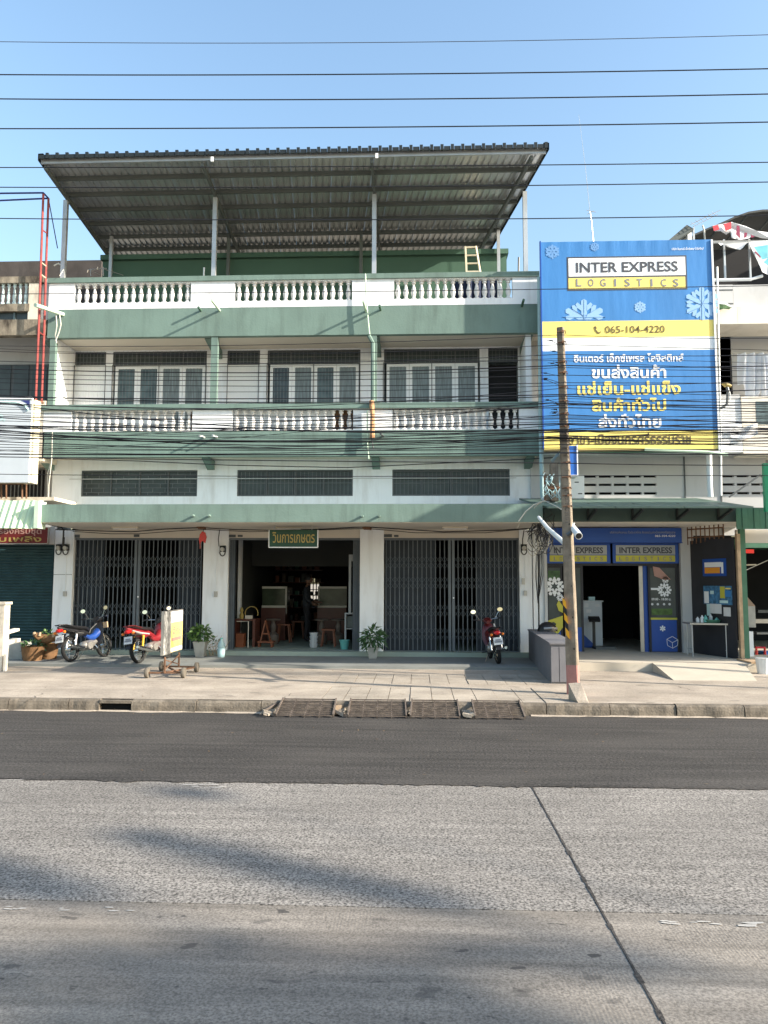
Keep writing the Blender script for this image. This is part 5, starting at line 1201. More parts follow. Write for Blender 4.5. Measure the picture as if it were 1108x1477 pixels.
# air conditioner and blue light box
ac = empty('air_conditioner', tuple(at(832, 720, -0.15)), 'white air conditioner unit on the wall under the blue light box', 'air conditioner')
q = rect(821, 685, 843, 719, -0.25); MB().box(q[0], q[1], -0.25, 0.09, q[2], q[3]).build('casing', M['pvcw'], ac)
for (px, py) in ((832,695.5),(837,712)): r_ = rect(px-3,py-0.8,px+3,py+0.8,-0.255); MB().box(r_[0], r_[1], -0.256, -0.251, r_[2], r_[3]).build('vent_slot', M['frame'], ac)
lbx = empty('blue_light_box', tuple(at(827, 687, -1.5)), 'blue projecting light box sign with white edge behind the pole', 'sign')
q = rect(818.5, 643, 832, 685, -1.5)
MB().box(q[0], q[1], -1.5, -1.1, q[2]+0.0, q[3]).build('sign_face', M['blue2b'] if 'blue2b' in M else mat('light_box_blue', (0.03,0.14,0.5), 0.35, 0.05, 2), lbx)
MB().box(q[1]+0.001, q[1]+0.025, -1.52, -1.08, q[2]-0.03, q[3]+0.02).box(q[0], q[1]+0.001, -1.52, -1.08, q[2]-0.03, q[2]-0.001).build('sign_edge', M['bwhite'], lbx)

# folding table
ft = empty('folding_table', tuple(at(1022, 955, -0.7)), 'grey folding table with tubular legs in front of the dark poster panel', 'table')
t0, t1 = at(984, 905, -0.45), at(1053, 911, -0.95)
TZ = YD+0.72
MB().add([(t0.x,-0.95,TZ),(t1.x+0.05,-1.15,TZ),(t1.x,-0.55,TZ),(t0.x+0.05,-0.35,TZ),(t0.x,-0.95,TZ-0.035),(t1.x+0.05,-1.15,TZ-0.035),(t1.x,-0.55,TZ-0.035),(t0.x+0.05,-0.35,TZ-0.035)],
    [(0,1,2,3),(7,6,5,4),(0,4,5,1),(1,5,6,2),(2,6,7,3),(3,7,4,0)]).build('table_top', M['alu'], ft)
for (x, y) in ((t0.x+0.08,-0.85),(t0.x+0.12,-0.42),(t1.x-0.12,-1.05),(t1.x-0.12,-0.62)): MB().tube([(x,y,YD),(x,y,TZ-0.036)], 0.014, 6).build('leg', M['steel'], ft)
MB().tube([(t1.x-0.12,-1.05,YD+0.15),(t1.x-0.12,-0.62,YD+0.15)], 0.012, 6).build('cross_bar', M['steel'], ft); MB().tube([(t0.x+0.08,-0.85,YD+0.15),(t0.x+0.12,-0.42,YD+0.15)],0.012,6).build('cross_bar', M['steel'], ft)
ts = empty('turquoise_tray', tuple(at(1027, 904, -0.8)), 'dark green tray with turquoise and white bottles on the folding table', 'tray')
c_ = Vector((at(1027,904,-0.8).x, -0.8, TZ+0.001)); ts.location = c_
MB().lathe([(0.16,0),(0.19,0.07),(0.2,0.07),(0.17,0.01)], c_, 14).build('tray', M['greenp'], ts)
for k, (dx, dy, h, m) in enumerate(((-0.2,0,0.16,'pvcw'),(-0.28,0.05,0.12,'paper'),(-0.1,0.08,0.15,'teal'),(-0.15,-0.06,0.13,'teal'),(0.0,0.05,0.17,'paper'),(0.1,-0.02,0.1,'teal'))):
    MB().lathe([(0.035,0),(0.04,0.01),(0.04,h*0.7),(0.015,h*0.85),(0.015,h)], c_+Vector((dx,dy,0.012 if dx>-0.19 else 0)), 8).build('bottle', M[m], ts)

# grey bench box
bb = empty('bench_box', tuple(at(795, 985, -2.2)), 'long grey painted board bench box standing across the pavement left of the pole', 'bench')
g0, g1 = at(794, 990, -2.85), at(762, 952, -0.5)
yf, yb = atz(795, 986, SW).y, -0.35
fx_, bx_ = atz(795, 986, SW).x, XX(763, yb, 950); wd_ = XX(822,yf,950)-XX(796,yf,950)+0.12; zT = ZZ(929.5, yf, 806)
print('bench', yf, fx_, wd_, zT)
MB().add([(fx_,yf,SW),(fx_+wd_,yf,SW),(bx_+wd_,yb,SW),(bx_,yb,SW),(fx_,yf,zT),(fx_+wd_,yf,zT),(bx_+wd_,yb,zT),(bx_,yb,zT)],[(0,3,2,1),(4,5,6,7),(1,2,6,5),(2,3,7,6),(3,0,4,7),(0,1,5,4)]).build('box_body', M['greybox'], bb)
for k in range(3):
    u0, u1 = k/3, (k+1)/3; MB().box(fx_+wd_*u0+0.006, fx_+wd_*u1-0.006, yf-0.02, yf-0.001, SW+0.03, zT-0.04).build('board', M['greybox'], bb)
MB().add([(fx_-0.02,yf-0.03,zT+0.001),(fx_+wd_+0.02,yf-0.03,zT+0.001),(bx_+wd_+0.02,yb,zT+0.001),(bx_-0.02,yb,zT+0.001),(fx_-0.02,yf-0.03,zT+0.03),(fx_+wd_+0.02,yf-0.03,zT+0.03),(bx_+wd_+0.02,yb,zT+0.03),(bx_-0.02,yb,zT+0.03)],[(0,3,2,1),(4,5,6,7),(1,2,6,5),(2,3,7,6),(3,0,4,7),(0,1,5,4)]).build('lid', M['greybox'], bb)
hc = at(790, 917, -1.1); hc.z = zT+0.032
hl = empty('crash_helmet', tuple(hc), 'black and grey crash helmet lying on the rear end of the grey bench box', 'helmet')
rings = []
for j in range(7):
    a_ = j/6*math.pi*0.5; rr_ = 0.17*math.cos(a_)+0.01; rings.append([(hc.x+rr_*1.2*math.cos(6.283*k/12), hc.y+rr_*math.sin(6.283*k/12), hc.z+0.2*math.sin(a_)) for k in range(12)])
MB().loft(rings).build('shell', M['plast'], hl, smooth=True)
MB().tube([(hc.x-0.1,hc.y-0.15,hc.z+0.06),(hc.x+0.06,hc.y-0.17,hc.z+0.07),(hc.x+0.18,hc.y-0.08,hc.z+0.06)], 0.03, 6).build('visor', M['alu'], hl)
# ================================================================== LEFT WEATHERED SHOPHOUSE
ex1 = XWL-0.004; ex0 = ex1-6
eb = empty('weathered_shophouse', (ex1-2, 0, AZ), 'dirty weathered concrete shophouse at the left edge of the photo', 'building')
EY = -0.5
q = rect(-60, 376.5, 146, 402, 3.2); MB().box(q[0], q[1], 3.2, 3.4, 7.2, q[3]).build('roof_wall', mat('blackened_wall', (0.07,0.06,0.055), 0.95, 0.3, 2, 0.3, 20, dirt=0.4, dcol=(0.02,0.02,0.02), streak=0.3), eb)
def ep(x0, y0, x1, y1, m, nm, Y=EY, d=0.2): return MB().pbox(x0, y0, x1, y1, Y, Y+d).build(nm, M[m], eb)
rl = ep(-60, 399, 62, 408, 'grime', 'parapet_rail')
q = rect(0, 408, 40, 438.5, EY+0.06); me = MB().lathe([(0.05*a_, (q[3]-q[2])*b_) for a_, b_ in [(1,0),(1,.08),(.6,.12),(.85,.3),(.85,.4),(.5,.6),(.45,.75),(.8,.84),(.6,.9),(.95,.95),(.95,1)]], n=8).mesh('baluster', M['bpale'], True)
for k in range(11): x = XX(37.5-8.3*k, EY+0.08, 420); put('baluster', me, rl, (x, EY+0.09, q[2]))
ep(-60, 438.5, 42, 449, 'grime', 'parapet_wall'); ep(-60, 449, 41, 461, 'glass', 'strip_window', EY+0.1, 0.05); ep(-60, 461, 66, 483.5, 'grime', 'beam')
for k in range(4): x = XX(21-24*k, EY+0.08, 455); MB().box(x-0.02, x+0.02, EY+0.06, EY+0.1, ZZ(461,EY,20), ZZ(449,EY,20)).build('mullion', M['glassb'], eb)
ep(41, 405, 57, 461, 'grimeW', 'pillar', EY+0.02, 0.3); MB().box(XX(57,EY,430), ex1+0.1, EY+0.1, EY+0.5, ZZ(483,EY,60), ZZ(400,EY,60)).build('pillar', M['oldgrey'], eb)
MB().box(ex0, ex1+0.02, 0.6, 0.8, AZ, ZZ(449,EY,20)).build('wall', M['oldgrey'], eb)
MB().box(ex0, ex1+0.05, EY+0.2, 4, ZZ(449,EY,20)-0.15, ZZ(449,EY,20)-0.0).build('roof_deck', M['grime'], eb)
q = rect(-70, 526, 69, 600, 0.5)
wn = MB().box(q[0], q[1], 0.5, 0.58, q[2], q[3]).build('window', M['frame'], eb)
for k in range(6):
    x1_ = XX(70-26*k, 0.5, 550); x0_ = XX(70-26*(k+1)+3, 0.5, 550); MB().box(x0_, x1_-0.04, 0.47, 0.495, q[2]+0.03, q[3]-0.04).build('pane', M['glass'], wn)
ep(50, 578, 64, 665, 'grimeW', 'column', EY, 0.3)
MB().box(ex0, XX(64,EY,640), EY+0.02, 0.6, ZZ(665,EY,30), ZZ(640,EY,30)).build('balcony_slab', M['grimeW'], eb)
q = rect(30, 678, 62, 720, 0.5); w2_ = MB().box(q[0]-3, q[1], 0.52, 0.58, q[2], q[3]).build('window', M['black'], eb)
b = MB()
for k in range(9): x = XX(60-5.5*k, 0.5, 700); b.box(x-0.01, x+0.01, 0.49, 0.51, q[2], q[3])
b.build('grille', M['bars'], w2_)
ep(-70, 717, 78, 722, 'grimeW', 'canopy_slab', -1.0, 1.4)
MB().box(ex0, ex1-0.002, -0.02, 0.1, ZZ(785,0,30), ZZ(735,0,30)).build('lintel', M['oldgrey'], eb)
# roller shutter, slat by slat
q = rect(-70, 785.5, 75.5, 925, 0.02)
zz = q[3]; sh_ = MB().box(q[0], ex1-0.03, 0.06, 0.09, AZ+0.02, q[3]).box(q[0],ex1-0.03,0.02,0.06,q[3]-0.03,q[3]).build('roller_shutter', M['shutter'], eb)
sl_me = None; H_ = q[3]-AZ-0.05; ns = 36
for k in range(ns):
    z = q[3]-0.03-H_*(k+1)/ns; MB().add([(q[0],0.055,z),(ex1-0.04,0.055,z),(ex1-0.04,0.03,z+H_/ns*0.5),(q[0],0.03,z+H_/ns*0.5),(ex1-0.04,0.05,z+H_/ns*0.93),(q[0],0.05,z+H_/ns*0.93)], [(0,1,2,3),(3,2,4,5)]).build('slat', M['shutter'], sh_)
# red frame tower of the sign
tr = empty('red_sign_frame', tuple(at(58, 580, -1.0)), 'tall narrow red painted steel frame tower rising past the roof at the left', 'sign frame')
A = lambda x, y, Y=-1.0: at(x, y, Y)
MB().tube([A(62.5,280), A(59,380), A(55.5,480), A(51.5,577)], 0.026, 6).build('upright', M['red'], tr)
MB().tube([A(70,286,-0.7), A(66.5,380,-0.7), A(63.5,480,-0.7), A(60,579,-0.7)], 0.026, 6).build('upright', M['red'], tr)
for y in (331, 378, 395, 478): 
    t_ = (y-280)/297; MB().tube([A(62.5-11*t_, y), A(70-10*t_, y+6,-0.7)], 0.016, 5).build('rung', M['ladder'] if y in (378,395) else M['red'], tr)
MB().tube([A(50,577), A(62,581,-0.7)], 0.03, 6).build('foot_bar', M['rust'], tr)
MB().tube([A(-20,279), A(62.5,278)], 0.02, 6).build('arm', M['navy'], tr); MB().tube([A(-20,290,-0.7), A(69,286,-0.7)], 0.02, 6).build('arm', M['navy'], tr); MB().tube([A(62.5,278), A(70,286,-0.7)], 0.02, 6).build('arm', M['navy'], tr)
MB().tube([A(70,287,-0.7), A(83,358,0.3)], 0.012, 5).build('stay', M['navy'], tr)
# light box sign
ls = empty('faded_light_box_sign', tuple(at(22, 697, -1.7)), 'big faded white light box sign with a navy corner at the left edge', 'sign')
q = rect(-90, 576, 43.5, 696, -1.7)
MB().box(q[0], q[1], -1.7, -1.66, q[2], q[3]).build('sign_face', M['signwhite'], ls)
MB().add([(q[1],-1.7,q[2]),(q[1]+0.06,-1.45,q[2]+0.0),(q[1]+0.06,-1.45,q[3]),(q[1],-1.7,q[3]),(q[1],-1.66,q[2]),(q[1],-1.66,q[3])],[(0,1,2,3),(1,4,5,2),(3,2,5),(0,4,1)]).build('sign_edge', M['signside'], ls)
MB().box(q[0], q[1]+0.05, -1.655, -1.4, q[2], q[3]).build('sign_body', M['signside'], ls)
MB().box(q[0], q[1]+0.01, -1.72, -1.655, q[3], q[3]+0.04).build('top_rail', M['bwhite'], ls)
c1 = [(31,577.5),(43,577.5),(43,592)]+[(43-12*math.sin(R(t)), 592-14.5*(1-math.cos(R(90-t)))*1.0) for t in ()]
P = [at(x,y,-1.703) for x, y in ((30,577.5),(43,577.5),(43,591),(41.5,586),(38,581.5))]
MB().prism([(p.x,p.z) for p in P][::-1], -1.704, -1.701).build('navy_corner', M['navy'], ls)
arc = [(x, 576+3.2+ (x/41)**6*12) for x in range(-4, 43, 3)]
MB().tube([at(x,y+1,-1.703) for x,y in arc], 0.03, 4).build('curved_stripe', M['cyanp'], ls)
text('o.', -4, 597, 8, 608, -1.703, M['cyanp'], ls, 0.03)
for px in (2, 9, 32, 38):
    MB().tube([at(px,696,-1.5 if px in (2,32) else -1.1), at(px,719,-1.5 if px in (2,32) else -1.1)], 0.02, 5).build('support_leg', M['rust'], ls)
MB().box(q[0], XX(34,-1.5,700), -1.52, -1.48, ZZ(699,-1.5,20), ZZ(697,-1.5,20)).build('support_rail', M['rust'], ls)
# pale green corrugated awning
pa = empty('corrugated_awning', tuple(at(28, 760, -2.0)), 'pale lime green corrugated awning over the roller shutter at the left', 'awning')
xr0, xr1 = XX(52.5, -2.2, 740), XX(56.5, -2.2, 740)
n = 22; xl0 = xr0-3.2
for k in range(n):
    xa = xl0+(xr0-xl0)*k/n; xb = xl0+(xr0-xl0)*(k+1)/n; u = k/n; zt_, zb0 = ZZ(722,-1.9,30), ZZ(757.5+4*u if u<1 else 761,-2.2,30)-0.02
    MB().add([(xa,-1.9,zt_),((xa+xb)/2,-1.93,zt_),(xb-0.004,-1.9,zt_),(xb-0.004,-2.2,zb0),((xa+xb)/2,-2.24,zb0),(xa,-2.2,zb0)],[(0,5,4,1),(1,4,3,2)]).build('corrugation', M['pgreen'], pa)
MB().box(xr0-0.03, xr1, -2.24, -1.9, ZZ(762,-2.2,55), ZZ(722.5,-2.2,55)).build('end_trim', M['pvcg'], pa)
# red sign
rsn = empty('red_shop_sign', tuple(at(35, 784, -0.4)), 'dark red signboard with pale and gold Thai lettering above the roller shutter', 'sign')
q = rect(-90, 760.5, 69, 783.5, -0.4); MB().box(q[0], q[1], -0.4, -0.35, q[2], q[3]).build('board', M['redsign'], rsn)
MB().box(q[1]+0.0, q[1]+0.015, -0.41, -0.34, q[2], q[3]).box(q[0], q[1], -0.41, -0.345, q[2]-0.015, q[2]-0.001).build('frame', M['alu'], rsn)
text('รองครบชุด', -2, 763.5, 60, 773, -0.402, M['pinkp'], rsn, 0.02)
text('บเพลิง', -2, 773.5, 60, 781.5, -0.402, M['goldp'], rsn, 0.02)
# pvc pipe across and cords at the corner
pp = empty('corner_pipe', tuple(at(68, 452, -0.9)), 'pale green pipe with looping wires jutting from the upper left corner of the shophouse', 'pipe')
MB().tube([at(51,440,-1.35), at(91,453.5,-0.5)], 0.05, 8).build('pipe', M['pvcg'], pp, smooth=True)
MB().tube([at(81,454,-0.65), at(82,470,-0.65), at(80,484,-0.6), at(82,495,-0.6)], 0.015, 5).tube([at(86,454,-0.65), at(88,468,-0.65), at(85,480,-0.62), at(80,492,-0.6)], 0.015, 5).build('loop_wire', M['cable3'], pp)
hw = empty('cord_pair', tuple(at(72, 722, -0.7)), 'pair of pale cords hanging down the left corner of the shophouse', 'cord')
MB().tube([at(75.5,622,-0.7), at(75,650,-0.7), at(74,665,-0.7), at(69,682,-0.7), at(68.5,722,-0.7)], 0.011, 5).tube([at(75,660,-0.72), at(73,678,-0.72), at(70.5,700,-0.72), at(70,724,-0.72)], 0.011, 5).build('cord', M['cable3'], hw)
tube_wall = MB().tube([at(86,398,-0.6), at(92,388,-0.3), at(91,376,-0.3)], 0.01, 4).tube([at(78,383,-0.3), at(84,380,-0.3), at(91,384,-0.3)],0.02,4).build('twisted_wire', M['cable3'], None); tag(tube_wall, 'small twist of pale wire at the foot of the leftmost roof post', 'wire')

# ---- things in front of the roller shutter
st = empty('concrete_stub_wall', tuple(atz(0, 968, SW)), 'cream concrete stub post with two ledges at the left edge', 'post')
y_ = atz(0, 968, SW).y
q = rect(-14, 872, 4.5, 960, y_); MB().box(q[0], q[1], y_, y_+0.22, SW, q[3]).box(q[0], q[1]+0.03, y_-0.02, y_+0.24, q[3], q[3]+0.05).build('post_body', M['grimeW'], st)
q = rect(6.5, 944, 9.5, 967, y_); MB().box(q[0], q[1], y_-0.04, y_+0.03, SW, q[3]).build('short_plate', M['oldcream'], st)
a, c = at(4,914,y_+0.1), at(24,908,y_+0.6); MB().bar(a, c, 0.12, 0.05).build('ledge', M['oldcream'], st)
a, c = at(2,928,y_+0.3), at(24,923,y_+0.9); MB().bar(a, c, 0.16, 0.07).build('ledge', M['oldcream'], st)
cbk = empty('cement_block', tuple(atz(22, 951, AZ)), 'pale grey cement block box standing before the teal roller shutter', 'block')
y_ = atz(22, 951, AZ).y; q = rect(13, 927, 32, 950, y_); MB().box(q[0], q[1], y_, y_+0.4, AZ, q[3]).build('block_body', M['pot'], cbk); MB().box(q[0]+0.03, q[1]-0.03, y_+0.03, y_+0.37, q[3]-0.05, q[3]+0.003).build('block_top', M['grime'], cbk)
MB().pbox(6, 925, 13, 950, y_+0.5, y_+0.8).build('cement_slab', M['oldgrey'], None, label='upright grey slab between the stub post and the cement block', category='slab')
def leafmb(c, rad, n, sz, up=0.4, seed=1, droop=0.0, long=2.2):
    rnd = random.Random(seed); mb = MB()
    for i in range(n):
        d = Vector((rnd.gauss(0,1), rnd.gauss(0,1), rnd.gauss(0,0.8)+up)).normalized()
        p = Vector(c)+Vector((d.x*rad[0], d.y*rad[1], d.z*rad[2]))*rnd.uniform(0.25,1)**0.6
        t = (d+Vector((rnd.gauss(0,0.5), rnd.gauss(0,0.5), rnd.gauss(0,0.4)-droop))).normalized()
        s = t.cross(Vector((rnd.gauss(0,1), rnd.gauss(0,1), rnd.gauss(0,1)))).normalized(); L_ = sz*rnd.uniform(0.6,1.3); W_ = L_/long
        nn_ = t.cross(s)
        mb.add([p, p+t*L_*0.45+s*W_*0.5+nn_*L_*0.05, p+t*L_-Vector((0,0,L_*0.2*droop)), p+t*L_*0.45-s*W_*0.5+nn_*L_*0.05], [(0,1,2),(0,2,3)])
    return mb
def basket(px, py, r, h, z, label, seed, tilt=0):
    p = atz(px, py, z); t = empty('basket_planter', tuple(p), label, 'planter')
    MB().lathe([(r*0.78,0),(r*0.9,h*0.4),(r,h*0.95),(r*1.05,h),(r*0.95,h),(r*0.88,h*0.8)], p, 16).build('basket', M['clay'], t, smooth=True)
    MB().lathe([(r*0.88,h*0.82),(0.01,h*0.86)], p, 12).build('soil', M['earth'], t)
    leafmb(p+Vector((0,0,h)), (r*0.9,r*0.9,0.12), 90, 0.09, 0.6, seed).build('leaves', M['leafd'], t, kind='stuff')
    return t
basket(47, 952.5, 0.24, 0.3, AZ, 'brown woven basket planter with low leaves before the roller shutter', 3)
basket(69, 950.0, 0.22, 0.33, AZ, 'brown basket planter half hidden behind the blue motorbike', 5)
lg = empty('driftwood_log', tuple(atz(64, 940, AZ)+Vector((0,0,0.5))), 'gnarled brown driftwood log lying over the basket planters', 'log')
MB().tube([at(50,915,-1.6), at(54,918,-1.55), at(60,921,-1.5), at(68,922,-1.5), at(76,920,-1.5), at(82,915,-1.5)], [0.05,0.08,0.1,0.1,0.09,0.05], 8).build('log_body', M['clay'], lg, smooth=True)
MB().tube([at(50,915,-1.6), at(49,912,-1.6)], [0.04,0.03], 6).tube([at(57,917,-1.6), at(58,912,-1.6)], [0.035,0.02], 6).tube([at(77,919,-1.6), at(79,912,-1.6)], [0.035,0.02], 6).build('knots', M['timber'], lg)
leafmb(at(68,916,-1.5), (0.15,0.1,0.1), 40, 0.07, 0.6, 9).build('sprouts', M['leaf'], lg, kind='stuff')

# potted plants
def potplant(px, py, label, seed, r, h, sz, rad, m, square=True, droop=0.3, n=260, long=2.2, z=None):
    z = AZ if z is None else z; p = atz(px, py, z); t = empty('potted_plant', tuple(p), label, 'plant')
    k = 4 if square else 14
    mb = MB()
    prof = [(r*0.68,0),(r,h*0.93),(r*1.06,h*0.93),(r*1.06,h),(r*0.92,h),(r*0.88,h*0.9)]
    rings = [[(p.x+a_*math.cos(6.283*(i+0.5)/k)*(1.2 if square else 1), p.y+a_*math.sin(6.283*(i+0.5)/k)*(1.2 if square else 1), p.z+b_) for i in range(k)] for a_, b_ in prof]
    mb.loft(rings).build('pot', M['pot'], t)
    st_ = MB()
    rnd = random.Random(seed)
    for i in range(7):
        st_.tube([p+Vector((0,0,h*0.8)), p+Vector((rnd.uniform(-1,1)*rad[0]*0.3, rnd.uniform(-1,1)*rad[1]*0.3, h+rad[2]*0.5)), p+Vector((rnd.uniform(-1,1)*rad[0]*0.7, rnd.uniform(-1,1)*rad[1]*0.7, h+rad[2]*rnd.uniform(0.8,1.5)))], [0.012,0.009,0.004], 5)
    st_.build('stems', M['leafd'], t)
    leafmb(p+Vector((0,0,h+rad[2]*0.75)), rad, n, sz, 0.35, seed, droop, long).build('foliage', M[m], t, kind='stuff')
    return t
potplant(289, 947, 'bushy green plant in a square white concrete pot at the second pillar', 11, 0.16, 0.34, 0.11, (0.24,0.2,0.2), 'leaf')
potplant(538, 949.5, 'spiky dark green plant in a concrete pot at the third pillar', 12, 0.14, 0.24, 0.17, (0.24,0.2,0.25), 'leafd', True, 0.5, 260, 4.5)
wd_p = atz(308, 946, AZ); ww = empty('weedy_plant', tuple(wd_p), 'straggly weeds and twigs at the foot of the second pillar', 'plant')
mb = MB(); rnd = random.Random(4)
for i in range(16): a_ = wd_p+Vector((rnd.uniform(-0.25,0.2), rnd.uniform(-0.1,0.1), 0)); mb.tube([a_, a_+Vector((rnd.uniform(-0.15,0.15),0,0.2)), a_+Vector((rnd.uniform(-0.3,0.3),rnd.uniform(-0.1,0.1),rnd.uniform(0.25,0.5)))], 0.005, 4)
mb.build('twigs', M['timber'], ww); leafmb(wd_p+Vector((-0.05,0,0.2)), (0.3,0.1,0.2), 70, 0.07, 0.4, 21).build('leaves', M['leafd'], ww, kind='stuff')
bt = atz(319, 948, AZ); bo = empty('plastic_bottle', tuple(bt), 'pale turquoise plastic water bottle at the foot of the second pillar', 'bottle')
MB().lathe([(0.07,0),(0.085,0.02),(0.085,0.18),(0.07,0.2),(0.085,0.22),(0.08,0.3),(0.025,0.38),(0.025,0.4)], bt, 12).build('bottle_body', M['pvc'], bo, smooth=True); MB().lathe([(0.03,0.4),(0.03,0.43)], bt, 8).build('cap', M['teal'], bo)

M['stone'] = mat('brown_grey_stone', (0.15,0.12,0.1), 0.6, 0.15, 8)
# ---- inside the open shop
FZ = AZ+0.1
def ped(px, Y, label):
    p = Vector((XX(px, Y, 920), Y, FZ)); t = empty('pedestal_table', tuple(p), label, 'stool', 'turned stone pedestal tables in the open shop')
    MB().lathe([(0.16*.8,0),(0.16*.8,0.04),(0.18*.8,0.06),(0.18*.8,0.24),(0.12*.8,0.28),(0.055,0.31),(0.07,0.38),(0.08,0.45),(0.045,0.54),(0.06,0.58),(0.06,0.6)], p, 14).build('pedestal', M['stone'], t, smooth=True)
    MB().lathe([(0.16,0.6),(0.19,0.61),(0.19,0.63),(0.17,0.64)], p, 16).build('top', M['stone'], t); return t
ped(394, 1.9, 'turned stone pedestal table right behind the orange stand in the open shop')
ped(464, 1.9, 'turned stone pedestal table left of the two at the right side of the open shop')
ped(488, 1.9, 'turned stone pedestal table nearest the teal bucket in the open shop')
def case(x0, x1, label, left):
    Y = 3.2; t = empty('display_case', (XX((x0+x1)/2, Y), Y, FZ), label, 'display case')
    q = rect(x0, 847.5, x1, 875, Y); s = 0.03
    MB().box(q[0], q[1], Y, Y+s, q[3]-s, q[3]+s).box(q[0], q[1], Y, Y+s, q[2]-s, q[2]+s).box((q[1]-s if left else q[0]), (q[1]+s*0.5 if left else q[0]+s*1.5), Y-0.002, Y+s, q[2]-0.2, q[3]+s).build('frame', M['oldcream'], t)
    MB().box(q[0], q[1], Y+0.04, Y+0.6, q[2]+s, q[3]-s).build('glass_case', M['glassg'] if 'glassg' in M else mat('greenish_case_glass', (0.06,0.08,0.05), 0.2, 0.4, 3), t)
    MB().box(q[0], q[1], Y-0.1, Y+0.7, FZ, q[2]-0.03).build('cabinet', M['wood'], t)
    return t
case(378, 413, 'left glass display case on a dark red wooden cabinet in the open shop', True)
case(458.5, 500, 'right glass display case on a dark red wooden cabinet in the open shop', False)
dk = empty('wooden_desk', tuple(Vector((XX(350,0.9,930),0.9,FZ))), 'dark red wooden desk at the left side of the open shop', 'desk')
q = rect(335, 893, 368, 940, 0.9); MB().box(q[0], q[1], 0.9, 1.5, q[3]-0.04, q[3]).build('desk_top', M['wood'], dk)
for x in (q[0]+0.04, q[1]-0.04): MB().box(x-0.03, x+0.03, 0.92, 1.48, FZ, q[3]-0.041).build('side_panel', M['wood'], dk)
q2_ = rect(340, 914, 351, 939, 0.8); MB().box(q2_[0], q2_[1], 0.8, 1.1, FZ, q2_[3]).build('drawer_box', M['wood2'], dk)
MB().tube([(q2_[0]+0.02,0.78,q[3]-0.05),(q2_[1]+0.12,0.78,q[3]-0.05),(q2_[1]+0.12,0.78,FZ)], 0.012, 5).build('chair_rail', M['oldcream'], dk)
it = at(357, 893, 1.1); fn = empty('desk_clutter', (it.x, it.y, q[3]), 'small figurines and a round hoop on the dark wooden desk', 'ornaments')
MB().tube([(it.x+0.16*math.cos(a_*0.3927)+0.1, 1.1, q[3]+0.14+0.16*math.sin(a_*0.3927)) for a_ in range(-1, 10)], 0.012, 5).build('hoop', M['goldp'], fn)
MB().lathe([(0.05,0),(0.06,0.08),(0.03,0.15),(0.05,0.2),(0.02,0.28)], (it.x-0.15,1.1,q[3]), 8).build('figurine', M['goldp'], fn); MB().box(it.x-0.05, it.x+0.12, 1.05, 1.15, q[3], q[3]+0.08).build('tin', M['oldcream'], fn)
MB().lathe([(0.04,0),(0.04,0.14),(0.02,0.17),(0.02,0.2)], (it.x-0.38,1.1,q[3]), 8).build('blue_bottle', M['blue'], fn)
bs = at(379, 930, 0.9); os_ = empty('orange_stand', (bs.x, 0.9, FZ), 'orange brown wooden easel stand on the open shop floor', 'stand')
q = rect(372, 895, 392, 926, 0.9); xm = (q[0]+q[1])/2
MB().box(q[0], q[1]+0.05, 0.85, 1.15, q[2]-0.02, q[2]+0.02).build('shelf', M['wood2'], os_)
MB().bar((q[0]+0.06,0.9,q[2]), (xm,0.95,q[3]), 0.03).build('leg', M['wood2'], os_); MB().bar((q[1]-0.02,0.9,q[2]), (xm,0.95,q[3]), 0.03).build('leg', M['wood2'], os_)
MB().bar((q[0]+0.1,0.9,q[2]+0.2), (q[1]-0.06,0.9,q[2]+0.2), 0.03).build('cross_bar', M['wood2'], os_)
for x in (q[0]+0.03, q[1]): MB().box(x-0.02, x+0.02, 0.88, 1.1, FZ, q[2]-0.02).build('leg', M['wood2'], os_)
bk = at(497, 938, 0.5); bu = empty('turquoise_bucket', (bk.x, 0.5, FZ), 'turquoise plastic bucket standing in the open shop doorway', 'bucket')
hh_ = ZZ(923, 0.5, 497)-FZ
MB().lathe([(0.085,0),(0.12,hh_),(0.13,hh_),(0.128,hh_-0.02),(0.112,hh_-0.005),(0.08,0.02)], (bk.x,0.5,FZ), 16).build('bucket_body', M['teal'], bu, smooth=True)
fr_ = empty('white_cabinet', (XX(505,0.9),0.9,FZ), 'white framed glass cabinet at the right side of the open shop', 'cabinet')
q = rect(503, 800, 512, 886, 0.9); MB().box(q[0], q[0]+0.06, 0.9, 0.96, q[2], q[3]).box(q[0]+0.001, q[1], 0.898, 1.0, q[3]-0.16, q[3]+0.001).build('upper_frame', M['oldgrey'], fr_)
q = rect(497, 886, 512, 930, 0.9); MB().box(q[0], q[0]+0.04, 0.9, 0.95, FZ, q[3]).box(q[0], q[1], 0.895, 1.3, q[3], q[3]+0.03).box(q[0]+0.04, q[1], 0.9, 1.3, q[3]-0.36, q[3]-0.34).build('lower_frame', M['oldgrey'], fr_)
MB().box(q[0]+0.05, q[1], 1.0, 1.28, q[3]-0.33, q[3]-0.05).build('glass_case', M['glassb'], fr_)
st2 = empty('stacked_pails', (XX(455,0.9),0.9,FZ), 'stack of pale pails on the floor in the middle of the open shop', 'pails')
for k in range(4): MB().lathe([(0.08,0),(0.1,0.07),(0.105,0.09),(0.09,0.09)], (XX(455,0.9),0.9,FZ+0.09*k), 10).build('pail', M['oldgrey'], st2)
